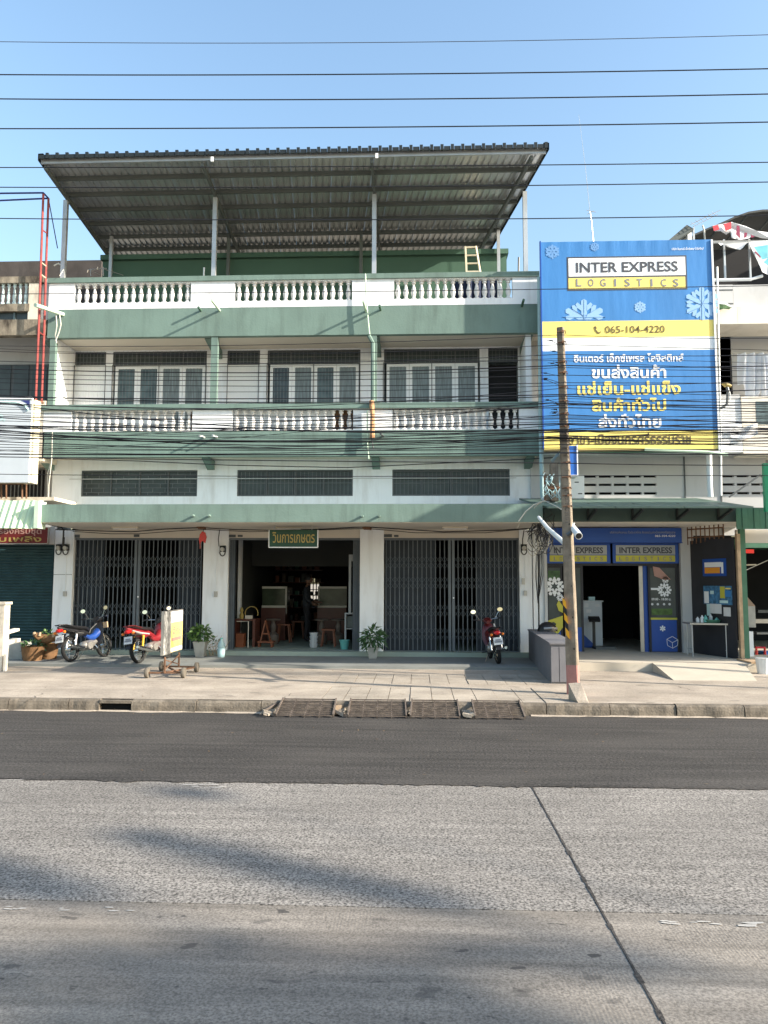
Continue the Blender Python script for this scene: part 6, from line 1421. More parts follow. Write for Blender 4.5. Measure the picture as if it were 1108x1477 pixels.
def wstool(px, Y, h, label):
    p = Vector((XX(px, Y, 920), Y, FZ)); t = empty('wooden_stool', tuple(p), label, 'stool')
    MB().box(p.x-0.17, p.x+0.17, Y-0.15, Y+0.15, FZ+h, FZ+h+0.035).build('seat', M['wood2'], t)
    for sx in (-1, 1):
        for sy in (-1, 1): MB().bar((p.x+sx*0.17, Y+sy*0.14, FZ), (p.x+sx*0.12, Y+sy*0.11, FZ+h), 0.03).build('leg', M['wood2'], t)
wstool(410, 2.4, 0.45, 'low orange brown wooden stool behind the orange stand in the open shop')
wstool(430, 3.9, 0.45, 'farthest wooden stool in the dark middle of the open shop')
wstool(474, 1.2, 0.4, 'low wooden stool between the pale pails and the turquoise bucket')
sh2 = empty('goods_shelf', (mx0+0.4, 5.5, FZ), 'tall dark shelf of small goods at the left rear wall of the open shop', 'shelf')
for k in range(6): MB().box(mx0+0.01, mx0+1.6, 6.6, 7.0, FZ+0.35+0.4*k, FZ+0.38+0.4*k).build('shelf_board', M['wood'], sh2)
rnd = random.Random(3); gm = [M['stone'], M['wood'], M['wood2'], M['block'], M['stone'], M['greenp']]
for k in range(6):
    for j in range(7):
        x = mx0+0.08+j*0.21+rnd.uniform(-0.02,0.02); h = rnd.uniform(0.1,0.28); MB().box(x, x+rnd.uniform(0.08,0.17), 6.62, 6.8, FZ+0.381+0.4*k, FZ+0.381+0.4*k+h).build('carton', gm[rnd.randrange(6)], sh2)
# person standing in the dark shop, facing the counter at right
def person(px, Y, label):
    p = Vector((XX(px, Y, 900), Y, FZ)); t = empty('person', tuple(p), label, 'person')
    J = {'pel':(0,0,0.95),'wai':(0,0,1.08),'che':(0.0,0,1.3),'nek':(0.02,0,1.47),'hd0':(0.04,0,1.55),
      'hpL':(0,-0.1,0.92),'knL':(0.03,-0.11,0.5),'anL':(-0.01,-0.11,0.09),'toL':(0.16,-0.12,0.04),
      'hpR':(0,0.1,0.92),'knR':(0.05,0.11,0.5),'anR':(0.05,0.11,0.09),'toR':(0.22,0.12,0.04),
      'shL':(0,-0.19,1.40),'elL':(0.02,-0.24,1.12),'wrL':(0.22,-0.2,1.0),'shR':(0,0.19,1.40),'elR':(0.05,0.23,1.12),'wrR':(0.26,0.16,1.05)}
    E = [('pel','wai'),('wai','che'),('che','nek'),('nek','hd0'),('pel','hpL'),('hpL','knL'),('knL','anL'),('anL','toL'),('pel','hpR'),('hpR','knR'),('knR','anR'),('anR','toR'),('che','shL'),('shL','elL'),('elL','wrL'),('che','shR'),('shR','elR'),('elR','wrR')]
    rad = dict(pel=.135,wai=.12,che=.14,nek=.06,hd0=.055,hpL=.095,knL=.06,anL=.042,toL=.035,hpR=.095,knR=.06,anR=.042,toR=.035,shL=.062,elL=.045,wrL=.03,shR=.062,elR=.045,wrR=.03)
    K = list(J); me = bpy.data.meshes.new('body'); me.from_pydata([J[k] for k in K], [(K.index(a_), K.index(b_)) for a_, b_ in E], [])
    o = bpy.data.objects.new('body', me); COL.objects.link(o); md = o.modifiers.new('s', 'SKIN')
    for i, k in enumerate(K): me.skin_vertices[0].data[i].radius = (rad[k], rad[k]*(1.0 if k not in ('che','wai','pel') else 1.0))
    me.skin_vertices[0].data[0].use_root = True
    sd = o.modifiers.new('d', 'SUBSURF'); sd.levels = 1; sd.render_levels = 1
    bpy.context.view_layer.update()
    m2 = bpy.data.meshes.new_from_object(o.evaluated_get(bpy.context.evaluated_depsgraph_get())); bpy.data.objects.remove(o)
    m2.materials.clear(); m2.materials.append(M['shirt']); m2.materials.append(M['skin']); m2.materials.append(M['trou'])
    for f in m2.polygons:
        c = f.center; f.material_index = 1 if (c.z > 1.47 or c.x > 0.17 and c.z > 0.8) else (2 if c.z < 0.92 else 0); f.use_smooth = True
    b_ = bpy.data.objects.new('body', m2); COL.objects.link(b_); b_.parent = t
    mb = MB(); rings = []
    for j in range(9):
        a_ = -math.pi/2+math.pi*j/8; rr_ = max(0.006, math.cos(a_)); rings.append([(0.055+0.098*rr_*math.cos(6.283*k/12)+(0.012 if abs(j-3) < 1 and k in (0,) else 0)-0.012*(a_<-0.4), 0.077*rr_*math.sin(6.283*k/12), 1.645+0.118*math.sin(a_)) for k in range(12)])
    mb.loft(rings).tube([(0.148,0,1.66),(0.178,0,1.625),(0.15,0,1.61)], [0.008,0.018,0.01], 6)
    mb.build('head', M['skin'], t, local=True, smooth=True)
    mb = MB(); rings = []
    for j in range(7):
        a_ = -0.25+(math.pi/2+0.25)*j/6; rr_ = max(0.006, math.cos(a_)); rings.append([(0.035+0.105*rr_*math.cos(6.283*k/12), 0.088*rr_*math.sin(6.283*k/12), 1.665+0.118*math.sin(a_)) for k in range(12)])
    mb.loft(rings).build('hair', M['hair'], t, local=True, smooth=True)
    for s in (('L',-0.2,1.0,0.22),('R',0.16,1.05,0.26)):
        x, y, z = s[3], s[1], s[2]; mb = MB().tube([(x-0.02,y,z),(x+0.04,y,z-0.005),(x+0.09,y,z-0.01)], [0.026,0.034,0.03], 7)
        for f in range(4): yy = y-0.03+0.02*f; mb.tube([(x+0.08,yy,z-0.005),(x+0.12,yy,z-0.01),(x+0.15-0.008*abs(f-1.5),yy,z-0.03)], [0.0095,0.0085,0.007], 5)
        mb.tube([(x+0.03,y-0.03,z+0.01),(x+0.07,y-0.055,z+0.01),(x+0.1,y-0.05,z)], [0.011,0.01,0.008], 5); mb.build('hand', M['skin'], t, local=True)
    return t
person(442, 2.6, 'person in a dark patterned shirt standing inside the dark open shop facing right')
TREES = [(13, [(272,1142,.13),(215,1206,.14),(290,1226,.16),(370,1243,.14),(445,1262,.17),(530,1276,.15),(600,1296,.14),(15,1266,.18),(95,1286,.17),(-100,1250,.3)],
          'slender street tree behind the camera with a sparse feathery crown', 31, 1500),
         (13, [(-20,1400,.2),(200,1390,.17),(330,1362,.13),(290,1430,.22),(460,1435,.2),(590,1398,.15),(700,1372,.14),(640,1445,.2),(900,1396,.12),(140,1475,.18),(420,1500,.26),(570,1510,.26),(760,1500,.22),(700,1600,.4),(300,1640,.4),(1100,1640,.4),(30,1560,.3)],
          'spreading street tree behind the camera shading the near lane', 32, 1700)]
# ================================================================== UTILITY POLE
pb = atz(827.5, 1001, SW); PYp = pb.y
up_ = empty('utility_pole', tuple(pb), 'weathered concrete utility pole with a pink painted foot carrying the cable bundle', 'utility pole')
top = at(808.5, 473, PYp)
mb = MB(); rings = []; rnd = random.Random(2); nn = 26
def pc(t): return Vector((pb.x+(top.x-pb.x)*t, PYp, SW+(top.z-SW)*t))
for j in range(nn+1):
    t = j/nn; c = pc(t); w_ = 0.094-(0.094-0.055)*t; o = [rnd.uniform(-0.003,0.003) for _ in range(8)]
    ch = 0.018
    pts = [(-w_+ch,-w_),(w_-ch,-w_),(w_,-w_+ch),(w_,w_-ch),(w_-ch,w_),(-w_+ch,w_),(-w_,w_-ch),(-w_,-w_+ch)]
    cs, sn = math.cos(R(-20)), math.sin(R(-20))
    rings.append([(c.x+(x*cs-y*sn)+o[i], c.y+(x*sn+y*cs)+o[i], c.z) for i, (x, y) in enumerate(pts)])
split = 2
mb.loft(rings[split:]).build('shaft', M['pole'], up_)
MB().loft(rings[:split+1]).build('painted_foot', M['pink'], up_)
for k in range(11):
    c = pc(0.12+0.083*k); w_ = 0.085-0.035*(0.12+0.083*k)
    MB().lathe([(0.018,-0.006),(0.018,0.004)], (c.x+0.02, c.y-w_*1.12-0.004, c.z), 6, 'y').build('bolt_hole', M['hole'], up_)
for t in (0.985,0.955,0.90,0.87,0.83,0.79,0.755,0.72,0.685,0.62,0.58,0.55,0.53,0.5):
    c = pc(t); MB().tube([(c.x-0.075,c.y-0.06,c.z),(c.x+0.06,c.y-0.085,c.z+0.012),(c.x+0.085,c.y+0.01,c.z)], 0.009, 5).lathe([(0.02,-0.03),(0.02,0.0)], (c.x+0.01,c.y-0.09,c.z), 6, 'y').build('cable_clamp', M['rust'], up_)
for k in range(22):                                                # wound wire round the middle
    pass
mb = MB()
for k in range(26):
    t = 0.46+0.006*k if k < 16 else 0.62+0.02*(k-16); c = pc(t); w_ = 0.066
    mb.tube([(c.x-w_,c.y+0.02,c.z),(c.x-0.03,c.y-w_-0.02,c.z+rnd.uniform(-.02,.02)),(c.x+0.06,c.y-w_+0.005,c.z+rnd.uniform(-.02,.02)),(c.x+w_+0.01,c.y+0.03,c.z)], 0.004, 4)
mb.build('wound_wire', M['cable2'], up_)
# striped band panel on the left face
p0, p1 = at(814, 862, PYp-0.06), at(819.5, 916, PYp-0.06)
for k in range(5):
    a = p0.lerp(p1, k/5); c = p0.lerp(p1, (k+1)/5)
    MB().add([(a.x-0.03,PYp-0.08,a.z),(a.x+0.015,PYp-0.1,a.z-0.06),(c.x+0.015,PYp-0.1,c.z-0.06),(c.x-0.03,PYp-0.08,c.z),(a.x-0.03,PYp-0.05,a.z),(a.x+0.015,PYp-0.07,a.z-0.06),(c.x+0.015,PYp-0.07,c.z-0.06),(c.x-0.03,PYp-0.05,c.z)],
        [(0,3,2,1),(4,5,6,7),(0,1,5,4),(3,7,6,2),(0,4,7,3),(1,2,6,5)]).build('warning_band', M['stripeY'] if k % 2 == 0 else M['plast'], up_)
# broken concrete stub at the foot
a = atz(834, 1012, SW); sbk = empty('broken_kerb_piece', tuple(a), 'broken slab of pale concrete leaning against the foot of the pole', 'concrete piece')
MB().add([(a.x-0.02,a.y-0.12,SW),(a.x+0.13,a.y-0.14,SW),(a.x+0.16,a.y+0.16,SW),(a.x-0.1,a.y+0.2,SW),(a.x-0.04,a.y-0.1,SW+0.035),(a.x+0.1,a.y-0.11,SW+0.035),(a.x+0.08,a.y+0.16,SW+0.26),(a.x-0.1,a.y+0.18,SW+0.24)],
    [(0,3,2,1),(4,5,6,7),(0,1,5,4),(1,2,6,5),(2,3,7,6),(3,0,4,7)]).build('slab_piece', M['walk'], sbk)
# surveillance camera and the white bracket
cc = empty('white_tube_camera', tuple(at(832, 768, PYp-0.3)), 'white tubular camera housing with a dark open end strapped to the pole', 'camera')
a, c = at(823.5, 757, PYp+0.1), at(835, 773, PYp-0.35)
MB().tube([a, c], [0.045,0.06], 14).build('housing', M['pvcw'], cc, smooth=True)
d = (c-a).normalized(); MB().tube([c+d*0.002, c+d*0.006], [0.048,0.048], 14).build('lens', M['plast'], cc)
MB().tube([at(818,772,PYp-0.1), at(824,768,PYp-0.12)], 0.035, 6).build('strap', M['frame'], cc)
MB().tube([at(823,754,PYp), at(829,755,PYp-0.05)], 0.01, 5).build('bracket', M['pvcw'], cc)
wt = MB().tube([at(777,746,-3.6), at(790,762,-4.2), at(815,784,-5.4)], [0.03,0.038,0.042], 8).build('white_conduit_pipe', M['pvcw'], None, smooth=True); tag(wt, 'white banded pipe slanting down from the canopy corner to the pole', 'pipe')
# second weathered column behind, with cables
p2 = empty('timber_post_stack', tuple(at(801, 722, -1.3)), 'rough weathered post with rusty brackets and loose cables behind the utility pole', 'post')
MB().pbox(795, 668, 806, 722, -1.3, -1.1).build('rough_post', M['pole'], p2)
MB().pbox(787, 684, 795, 722, -1.25, -1.1).build('rough_post', M['pole'], p2)
MB().pbox(785, 701, 808, 705, -1.38, -1.3).pbox(785,680,787,722,-1.36,-1.3).build('rusty_bracket', M['rust'], p2)
MB().add([at(794,664,-1.4), at(806,651,-1.4), at(807,655,-1.1), at(797,668,-1.1)],[(0,1,2,3),(3,2,1,0)]).build('blue_sheet', M['pvc'], p2)
rnd = random.Random(5); mb = MB()
for k in range(22):
    x, y = rnd.uniform(786,808), rnd.uniform(680,708); mb.tube([at(x,y,-1.42), at(x+rnd.uniform(-6,6),y+rnd.uniform(2,8),-1.45), at(x+rnd.uniform(-7,7),y+rnd.uniform(6,18),-1.42)], 0.008, 4)
mb.build('loose_wires', M['pvc'], p2)
# big tangle of coiled cable under the canopy corner
tg = empty('cable_tangle', tuple(at(777, 800, -1.6)), 'large tangle of coiled grey and black cables hanging at the canopy corner', 'cables')
mbs = [MB(), MB(), MB()]
for k in range(30):
    cx, cy = rnd.uniform(768,788), rnd.uniform(768,785); rx, ry = rnd.uniform(6,13), rnd.uniform(9,19); Y = rnd.uniform(-1.9,-1.3); ph_ = rnd.uniform(0,6); sp_ = rnd.uniform(3.5,6.4)
    mbs[0 if k % 2 else 2].tube([at(cx+rx*math.cos(ph_+sp_*i/14)+rnd.uniform(-.5,.5), cy+ry*math.sin(ph_+sp_*i/14), Y) for i in range(15)], 0.007, 4)
for k in range(34):
    x, y = rnd.uniform(764,800), rnd.uniform(735,772); mbs[1 if k % 2 else 2].tube([at(x,y,-1.9), at(x+rnd.uniform(-9,9),y+rnd.uniform(4,12),-2.0), at(x+rnd.uniform(-14,14),y+rnd.uniform(10,34),-1.8)], 0.008, 4)
for k in range(7): x = 774+k*1.5; mbs[1].tube([at(x,795,-1.2), at(x+rnd.uniform(-1.5,1.5),830,-0.4), at(776,870,-0.15)], 0.007, 4)
mbs[1].tube([at(777,800,-0.3), at(777,860,-0.2), at(777.5,905,-0.2)], 0.018, 5)
for b_, m in zip(mbs, ('cable3','cable','cable2')): b_.build('cable_loops', M[m], tg)
ct = MB().tube([at(745,762,-1.7), at(762,742,-1.9), at(775,728,-2.2), at(785,722,-2.3), at(800,729,-2.6), at(812,736,-4)], 0.01, 5).tube([at(785,722,-2.3), at(770,728,-2.2), at(758,738,-2.2), at(748,752,-2.2)], 0.012, 5).build('pale_cable', M['cable3'], None); tag(ct, 'pale cable arching over the right end of the green canopy', 'cable')

# ================================================================== OVERHEAD WIRES
def wire(pl, pr, sag, r, Y, label, cat='wire', m='cable', group=None, xl=-260, xr=1360, nm='overhead_wire'):
    (x0, y0), (x1, y1) = pl, pr
    s = (y1-y0)/(x1-x0)
    n = 24; pts = []
    for i in range(n+1):
        x = xl+(xr-xl)*i/n; y = y0+s*(x-x0)+sag*4*((x-x0)/(x1-x0))*(1-(x-x0)/(x1-x0)); pts.append(at(x, y, Y))
    o = MB().tube(pts, r, 5).build(nm, M[m], None)
    return tag(o, label, cat, group)
HY = -6.6
wire((0,60),(1108,50),6,0.005,HY,'faintest and topmost overhead wire crossing the open sky','wire','cable2')
for (a, c, s, nmz) in ((107.5,99,3.5,'second overhead wire from the top, crossing open sky'),(142.5,135.5,4,'third overhead wire from the top, crossing open sky'),(185.5,176,2.5,'fourth overhead wire from the top, just above the metal roof shelter')):
    wire((0,a),(1108,c),s,0.0095,HY,nmz)
for (a, c, s, nmz) in ((241.5,234,2,'overhead wire crossing the upper part of the metal roof shelter'),(270,262.5,3,'overhead wire crossing the middle of the metal roof shelter'),(315,310.5,4,'overhead wire crossing the lower part of the metal roof shelter'),):
    wire((0,a),(1108,c),s,0.008,HY,nmz)
wire((0,424),(1108,412),2,0.006,HY,'single thin wire crossing the roof balustrade and the banner logo')
# telecom bundle, attached to the pole
GRP = 'black telecom cables strung across the second storey from the pole'
rnd = random.Random(12)
def seg(yl, yp, yr, r, sagl, sagr, m='cable', lab=None):
    Y = PYp+rnd.uniform(-0.16,-0.09); pts = []
    xp = 808.5+(yp-473)/(1001-473)*19
    for i in range(15):
        t = i/14; x = -240+(xp+240)*t; tt = (x+0)/(xp); y = yl+(yp-yl)*tt + sagl*4*tt*(1-tt); pts.append(at(x,y,Y))
    for i in range(1, 9):
        t = i/8; x = xp+(1360-xp)*t; tt = (x-xp)/(1108-xp); y = yp+(yr-yp)*tt + sagr*4*tt*(1-tt); pts.append(at(x,y,Y))
    o = MB().tube(pts, r, 5).build('telecom_cable', M[m], None)
    tag(o, lab or 'black telecom cable among those strung across the second storey', 'cable', GRP if not lab else None)
S = [  # left y, pole y, right y, radius, sag left, sag right
 (499,483,488,.005,6,2),(507,497,505,.005,9,0),(521,511,512,.006,8,2),(527,517,524,.004,6,-1),(532,527,528,.009,8,2),(538,530,535,.005,9,1),
 (546,541,543,.006,5,1),(552,552,553,.006,5,0),(562,556,549,.005,6,2),(573,569,562,.009,4,1),(570,571,581,.008,10,2),(576,582,590,.005,3,1),
 (583,588,594,.008,5,0),(595,600,600,.005,3,1),(601,604,609,.008,4,0),(607,608,603,.005,6,1),(614,611,618,.011,5,0),
 (618,621,619,.006,2,1),(622,630,625,.006,6,1),(627,632,636,.011,7,2),(632,636,631,.006,4,2),(637,641,640,.008,8,0),
 (641,628,632,.006,10,2),(645,646,650,.006,4,0),(655,653,655,.011,2,1),(659,668,671,.008,1,1),(684,686,686,.006,2,0),
 (503,520,533,.004,6,1),(590,560,571,.005,12,2),(598,579,586,.005,14,1),(616,598,611,.006,14,0),(630,612,627,.006,15,1),(650,633,644,.006,12,0)]
for k in range(14):
    yl = rnd.uniform(575,655); yp = rnd.uniform(565,650); S.append((yl, yp, yp+rnd.uniform(-12,14), rnd.choice((.004,.004,.005,.008)), rnd.uniform(5,20), rnd.uniform(-2,4)))
for s in S: seg(*s)
for k in range(12):
    x, y = rnd.uniform(786,806), rnd.uniform(482,640); p0 = at(x,y,PYp-0.1)
    o = MB().tube([at(x-7,y+rnd.uniform(-1,1),PYp-0.1), at(x,y,PYp-0.12), at(808,y+rnd.uniform(2,9),PYp-0.1)], 0.004, 4).tube([at(x-3,y,PYp-0.11), at(x+2,y,PYp-0.11)], 0.011, 5).build('cable_splice', M['cable'], up_)
# dark cables running under the canopy and first floor beam
def lowcable(pts, Y, r, label, nm='wall_cable', m='cable'):
    o = MB().tube([at(x,y,Y) for x,y in pts], r, 5).build(nm, M[m], None); return tag(o, label, 'cable')
lowcable([(0,658),(60,661),(200,665),(330,671),(500,674.5),(640,668),(765,662),(800,660)], FF-0.12, 0.011, 'dark cable sagging below the first floor beam along the whole shophouse')
lowcable([(80,764),(105,764.5),(150,766),(190,767),(240,763),(290,761),(340,764),(400,765),(470,763),(525,760),(560,762),(640,767),(720,765),(765,762)], -0.9, 0.012, 'black cable run fixed along the canopy underside above the gates')
lowcable([(105,766.5),(160,770),(200,770),(260,765.5),(300,764),(360,767),(420,766),(525,762),(600,768.5),(700,768.5),(760,763)], -0.88, 0.008, 'thinner black cable sagging beneath the canopy cable run')
lowcable([(66,755),(78,758),(88,760),(92,764),(91,785)], -0.5, 0.02, 'thick knot of black cable at the left canopy end')
for (x, y) in ((290,760),(529,761)):
    o = MB().pbox(x-4.5, y-2.5, x+4.5, y+3, -0.98, -0.92).tube([at(x-6,y,-0.95), at(x+7,y+2,-0.95)], 0.03, 5).build('cable_joint_box', M['rust'], None); tag(o, 'dark cable joint box under the canopy above the '+('second' if x < 400 else 'third')+' pillar', 'box')
# electricity meters
def meter(px, py, label, two=False):
    t = empty('electricity_meter', tuple(at(px, py+8, -0.1)), label, 'meter')
    for k in ((-5.5, 4.5) if two else (0,)):
        q = rect(px+k-4.2, py-8, px+k+4.2, py+1, -0.06); MB().box(q[0], q[1], -0.06, -0.002, q[2], q[3]).build('base_board', M['plast'], t)
        c = at(px+k, py-2.5, -0.1); MB().lathe([(0.05,-0.05),(0.05,0.03)], (c.x, -0.1, c.z), 12, 'y').build('dial_cover', M['alu'], t)
        MB().tube([at(px+k+4*math.cos(R(a_)), py+1-6*math.sin(R(a_)), -0.09) for a_ in range(180, 361, 30)], 0.014, 5).build('wire_loop', M['cable2'], t)
        MB().lathe([(0.04,-0.03),(0.04,0.0)], (c.x, -0.062, c.z-0.09), 8, 'y').build('seal', M['pvcw'], t)
    return t
meter(90, 793, 'pair of round electricity meters with looped wires on the first pillar', True)
meter(321, 795, 'single electricity meter with looped wire on the second pillar')
meter(756, 793, 'electricity meter with looped wires on the fourth pillar beside the cable tangle')
lowcable([(317,764),(315,778),(316,788)], -0.08, 0.01, 'short black feed wire running down to the second pillar meter')
lowcable([(92,775),(91,790)], -0.12, 0.03, 'thick black feed cables dropping to the first pillar meters')
lowcable([(756,765),(754,778),(754,790)], -0.1, 0.012, 'short black feed wire dropping to the fourth pillar meter')
# red hanging ornament
ro = empty('red_hanging_ornament', tuple(at(293, 790, -0.95)), 'red paper ornament hanging below the cable joint over the second pillar', 'ornament')
c = at(293, 776, -0.95)
MB().prism([(c.x-0.07,c.z+0.08),(c.x-0.02,c.z+0.15),(c.x+0.05,c.z+0.12),(c.x+0.08,c.z+0.02),(c.x+0.05,c.z-0.12),(c.x-0.01,c.z-0.06),(c.x-0.07,c.z-0.14),(c.x-0.09,c.z-0.02)][::-1], -0.97, -0.93).build('paper_body', M['tail'], ro)
MB().tube([(c.x,-0.95,c.z+0.13),(c.x,-0.95,c.z+0.25)], 0.006, 4).build('cord', M['cable'], ro)
MB().tube([(c.x-0.06,-0.95,c.z-0.1),(c.x-0.06,-0.95,c.z-0.24)], 0.02, 5).build('tassel', M['mred'], ro)

M['peel2'] = mat('peeled_grey_sticker', (0.4,0.4,0.38), 0.8, 0.35, 9, dirt=0.7, dcol=(0.12,0.12,0.12), dscale=12)
# ================================================================== SIGN CART
w1, w2_, w3, w4 = atz(212, 978, SW), atz(264.5, 978, SW), atz(233, 968, SW), atz(283.5, 969.5, SW)
cart = empty('sign_cart', tuple((w1+w2_+w3+w4)/4), 'yellow and white sign board standing on a four wheeled rusty cart frame', 'sign')
wr = 0.095
for p in (w1, w2_, w3, w4):
    wh = MB().lathe([(wr*0.5,-0.03),(wr*0.93,-0.03),(wr,-0.015),(wr,0.015),(wr*0.93,0.03),(wr*0.5,0.03)], (p.x,p.y,SW+wr), 16, 'x').build('wheel', M['dust'], cart, smooth=True)
    MB().lathe([(wr*0.48,-0.025),(wr*0.48,0.025)], (p.x,p.y,SW+wr), 10, 'x').build('hub', M['rust'], wh)
def ax(p): return Vector((p.x,p.y,SW+wr))
MB().bar(ax(w1), ax(w2_), 0.03).build('axle', M['rust'], cart); MB().bar(ax(w3), ax(w4), 0.03).build('axle', M['rust'], cart)
bq0, bq1 = atz(238, 975, SW), atz(263, 966, SW)
Yn, Yf_ = -3.75, -2.45
zn0, zn1 = ZZ(946, Yn, 235), ZZ(882, Yn, 235)
xb = XX(236, Yn, 915)
Xf = XX(263.5, Yf_, 910)
dirb = Vector((Xf-xb, Yf_-Yn, 0)); print('board', xb, Xf, zn0, zn1)
MB().bar(Vector((w1.x+0.3,w1.y,SW+wr)), ax(w4), 0.03).bar(Vector((w1.x+0.32,w1.y,SW+wr)), Vector((w1.x+0.32,w1.y,zn0)), 0.028).bar(Vector((w4.x-0.35,w4.y,SW+wr)), Vector((w4.x-0.35,w4.y,zn0)), 0.028).bar(Vector((w1.x+0.32,w1.y,SW+0.15)), Vector((w4.x-0.35,w4.y,zn0-0.05)), 0.016).bar(Vector((w1.x+0.32,w1.y,zn0-0.05)), Vector((w4.x-0.35,w4.y,SW+0.15)), 0.016).bar(Vector((w3.x+0.1,w3.y,SW+wr)), Vector((w2_.x-0.1,w2_.y,SW+wr)), 0.028).build('cart_frame', M['rust'], cart)
def bpnt(u, z, off): 
    n_ = Vector((dirb.y, -dirb.x, 0)).normalized(); return Vector((xb, Yn, z))+dirb*u+n_*off
def bpan(u0, u1, f0, f1, o0, o1, m, nm, zz=None):
    z0_, z1_ = zn0+(zn1-zn0)*f0, zn0+(zn1-zn0)*f1
    vs = [bpnt(u0,z0_,o1), bpnt(u1,z0_,o1), bpnt(u1,z1_,o1), bpnt(u0,z1_,o1), bpnt(u0,z0_,o0), bpnt(u1,z0_,o0), bpnt(u1,z1_,o0), bpnt(u0,z1_,o0)]
    return MB().add(vs, [(0,1,2,3),(7,6,5,4),(0,4,5,1),(1,5,6,2),(2,6,7,3),(3,7,4,0)]).build(nm, M[m], cart)
bpan(0, 1, 0, 1, -0.05, 0.0, 'alu', 'sign_board')
bpan(0.01, 0.36, 0.01, 0.99, 0.0005, 0.004, 'peel2', 'peeled_panel')
bpan(0.37, 0.97, 0.02, 0.72, 0.0005, 0.004, 'yellow', 'yellow_panel'); bpan(0.37, 0.97, 0.72, 0.97, 0.0005, 0.004, 'bwhite', 'white_panel'); bpan(0.37, 0.97, 0.03, 0.12, 0.0045, 0.006, 'bwhite', 'white_strip')
bpan(0.40, 0.93, 0.27, 0.36, 0.0045, 0.006, 'pinkp', 'faded_line')
t = text_free('จักร', M['pinkp'], 0.62, 0.17, bold=0.03, parent=cart)
n_ = Vector((dirb.y, -dirb.x, 0)).normalized(); t.rotation_euler = (0, 0, math.atan2(dirb.y, dirb.x)); t.location = bpnt(0.67, zn0+(zn1-zn0)*0.52, 0.008)-Vector(cart.location)

# ================================================================== GRATES (iron ramps)
def grate(xl0, xl1, xr0, xr1, yt, yb, label):
    a, c = atz(xl0, yt, SW+0.03), atz(xl1, yt, SW+0.03); b_, d = atz(xr0, yb, 0.035), atz(xr1, yb, 0.035)
    ytp = YK+0.08; ybt = YK-0.34
    P00 = Vector((atz(xr0, yb, 0.035).x, ybt, 0.03)); P10 = Vector((atz(xr1, yb, 0.035).x, ybt, 0.03)); P01 = Vector((a.x, ytp, SW+0.03)); P11 = Vector((c.x, ytp, SW+0.03))
    t = empty('iron_ramp_grate', tuple((P00+P10)/2-Vector((0,0,0.03))), label, 'grate')
    def P(u, v): return P00.lerp(P10, u).lerp(P01.lerp(P11, u), v)
    fr = MB(); 
    fr.bar(P(0,0), P(0,1), 0.02, 0.05).bar(P(1,0), P(1,1), 0.02, 0.05)
    for u in (0.25,0.5,0.75): fr.bar(P(u,0)-Vector((0,0,0.02)), P(u,1)-Vector((0,0,0.02)), 0.014, 0.03)
    fr.build('frame', M['grate'], t)
    for k in range(10): v = 0.01+0.98*k/9; MB().bar(P(0,v), P(1,v), 0.011, 0.018).build('bar', M['grate'], t)
    return t
g1 = grate(403,482,394,479,1013,1034,'first iron ramp grate from the left over the kerb')
grate(503,584,500,586,1014.5,1035,'second iron ramp grate from the left over the kerb')
grate(594,661,592,664,1015,1036,'third iron ramp grate from the left over the kerb')
grate(683,752,687,759,1015.5,1037,'rightmost and most twisted iron ramp grate over the kerb')
db = MB(); rnd = random.Random(8)
for (cx, cy) in ((386,1028),(392,1022),(488,1028),(493,1024),(676,1030),(590,1027),(670,1022),(767,1024)):
    for k in range(7):
        p = atz(cx+rnd.uniform(-6,6), cy+rnd.uniform(-3,4), 0.03); s = rnd.uniform(0.02,0.07)
        db.obox((p.x,p.y,0.03+s*0.3), (1,rnd.uniform(-.5,.5),rnd.uniform(-.4,.4)), (rnd.uniform(-.5,.5),1,0), (0,0,1), s, s*0.5, s*0.35)
o = db.build('rubble', M['walk'], None); o['kind'] = 'stuff'; o['label'] = 'small lumps of concrete rubble lying between the ramp grates'
MB().bar(at(378,1027,YK-0.2), at(402,1013,YK+0.05), 0.03).build('loose_bar', M['grate'], None, label='loose iron bar lying left of the first ramp grate', category='bar')
p = atz(487, 1032, 0.0); pl = MB().obox((p.x,p.y+0.1,0.09), (0.3,1,0.35), (1,-0.3,0), (0,-0.35,1), 0.16, 0.05, 0.015).build('wooden_plank', M['timber'], None); tag(pl, 'short split plank propped between the first two ramp grates', 'plank')
p = atz(135, 1024, 0.0); MB().add([(p.x-0.12,p.y,0.004),(p.x-0.02,p.y-0.03,0.012),(p.x+0.12,p.y-0.01,0.005),(p.x+0.09,p.y+0.05,0.01),(p.x-0.05,p.y+0.05,0.02)],[(0,1,2,3,4)]).build('paper_litter', M['paper'], None, label='scrap of white paper litter in the gutter beside the drain opening', category='litter')

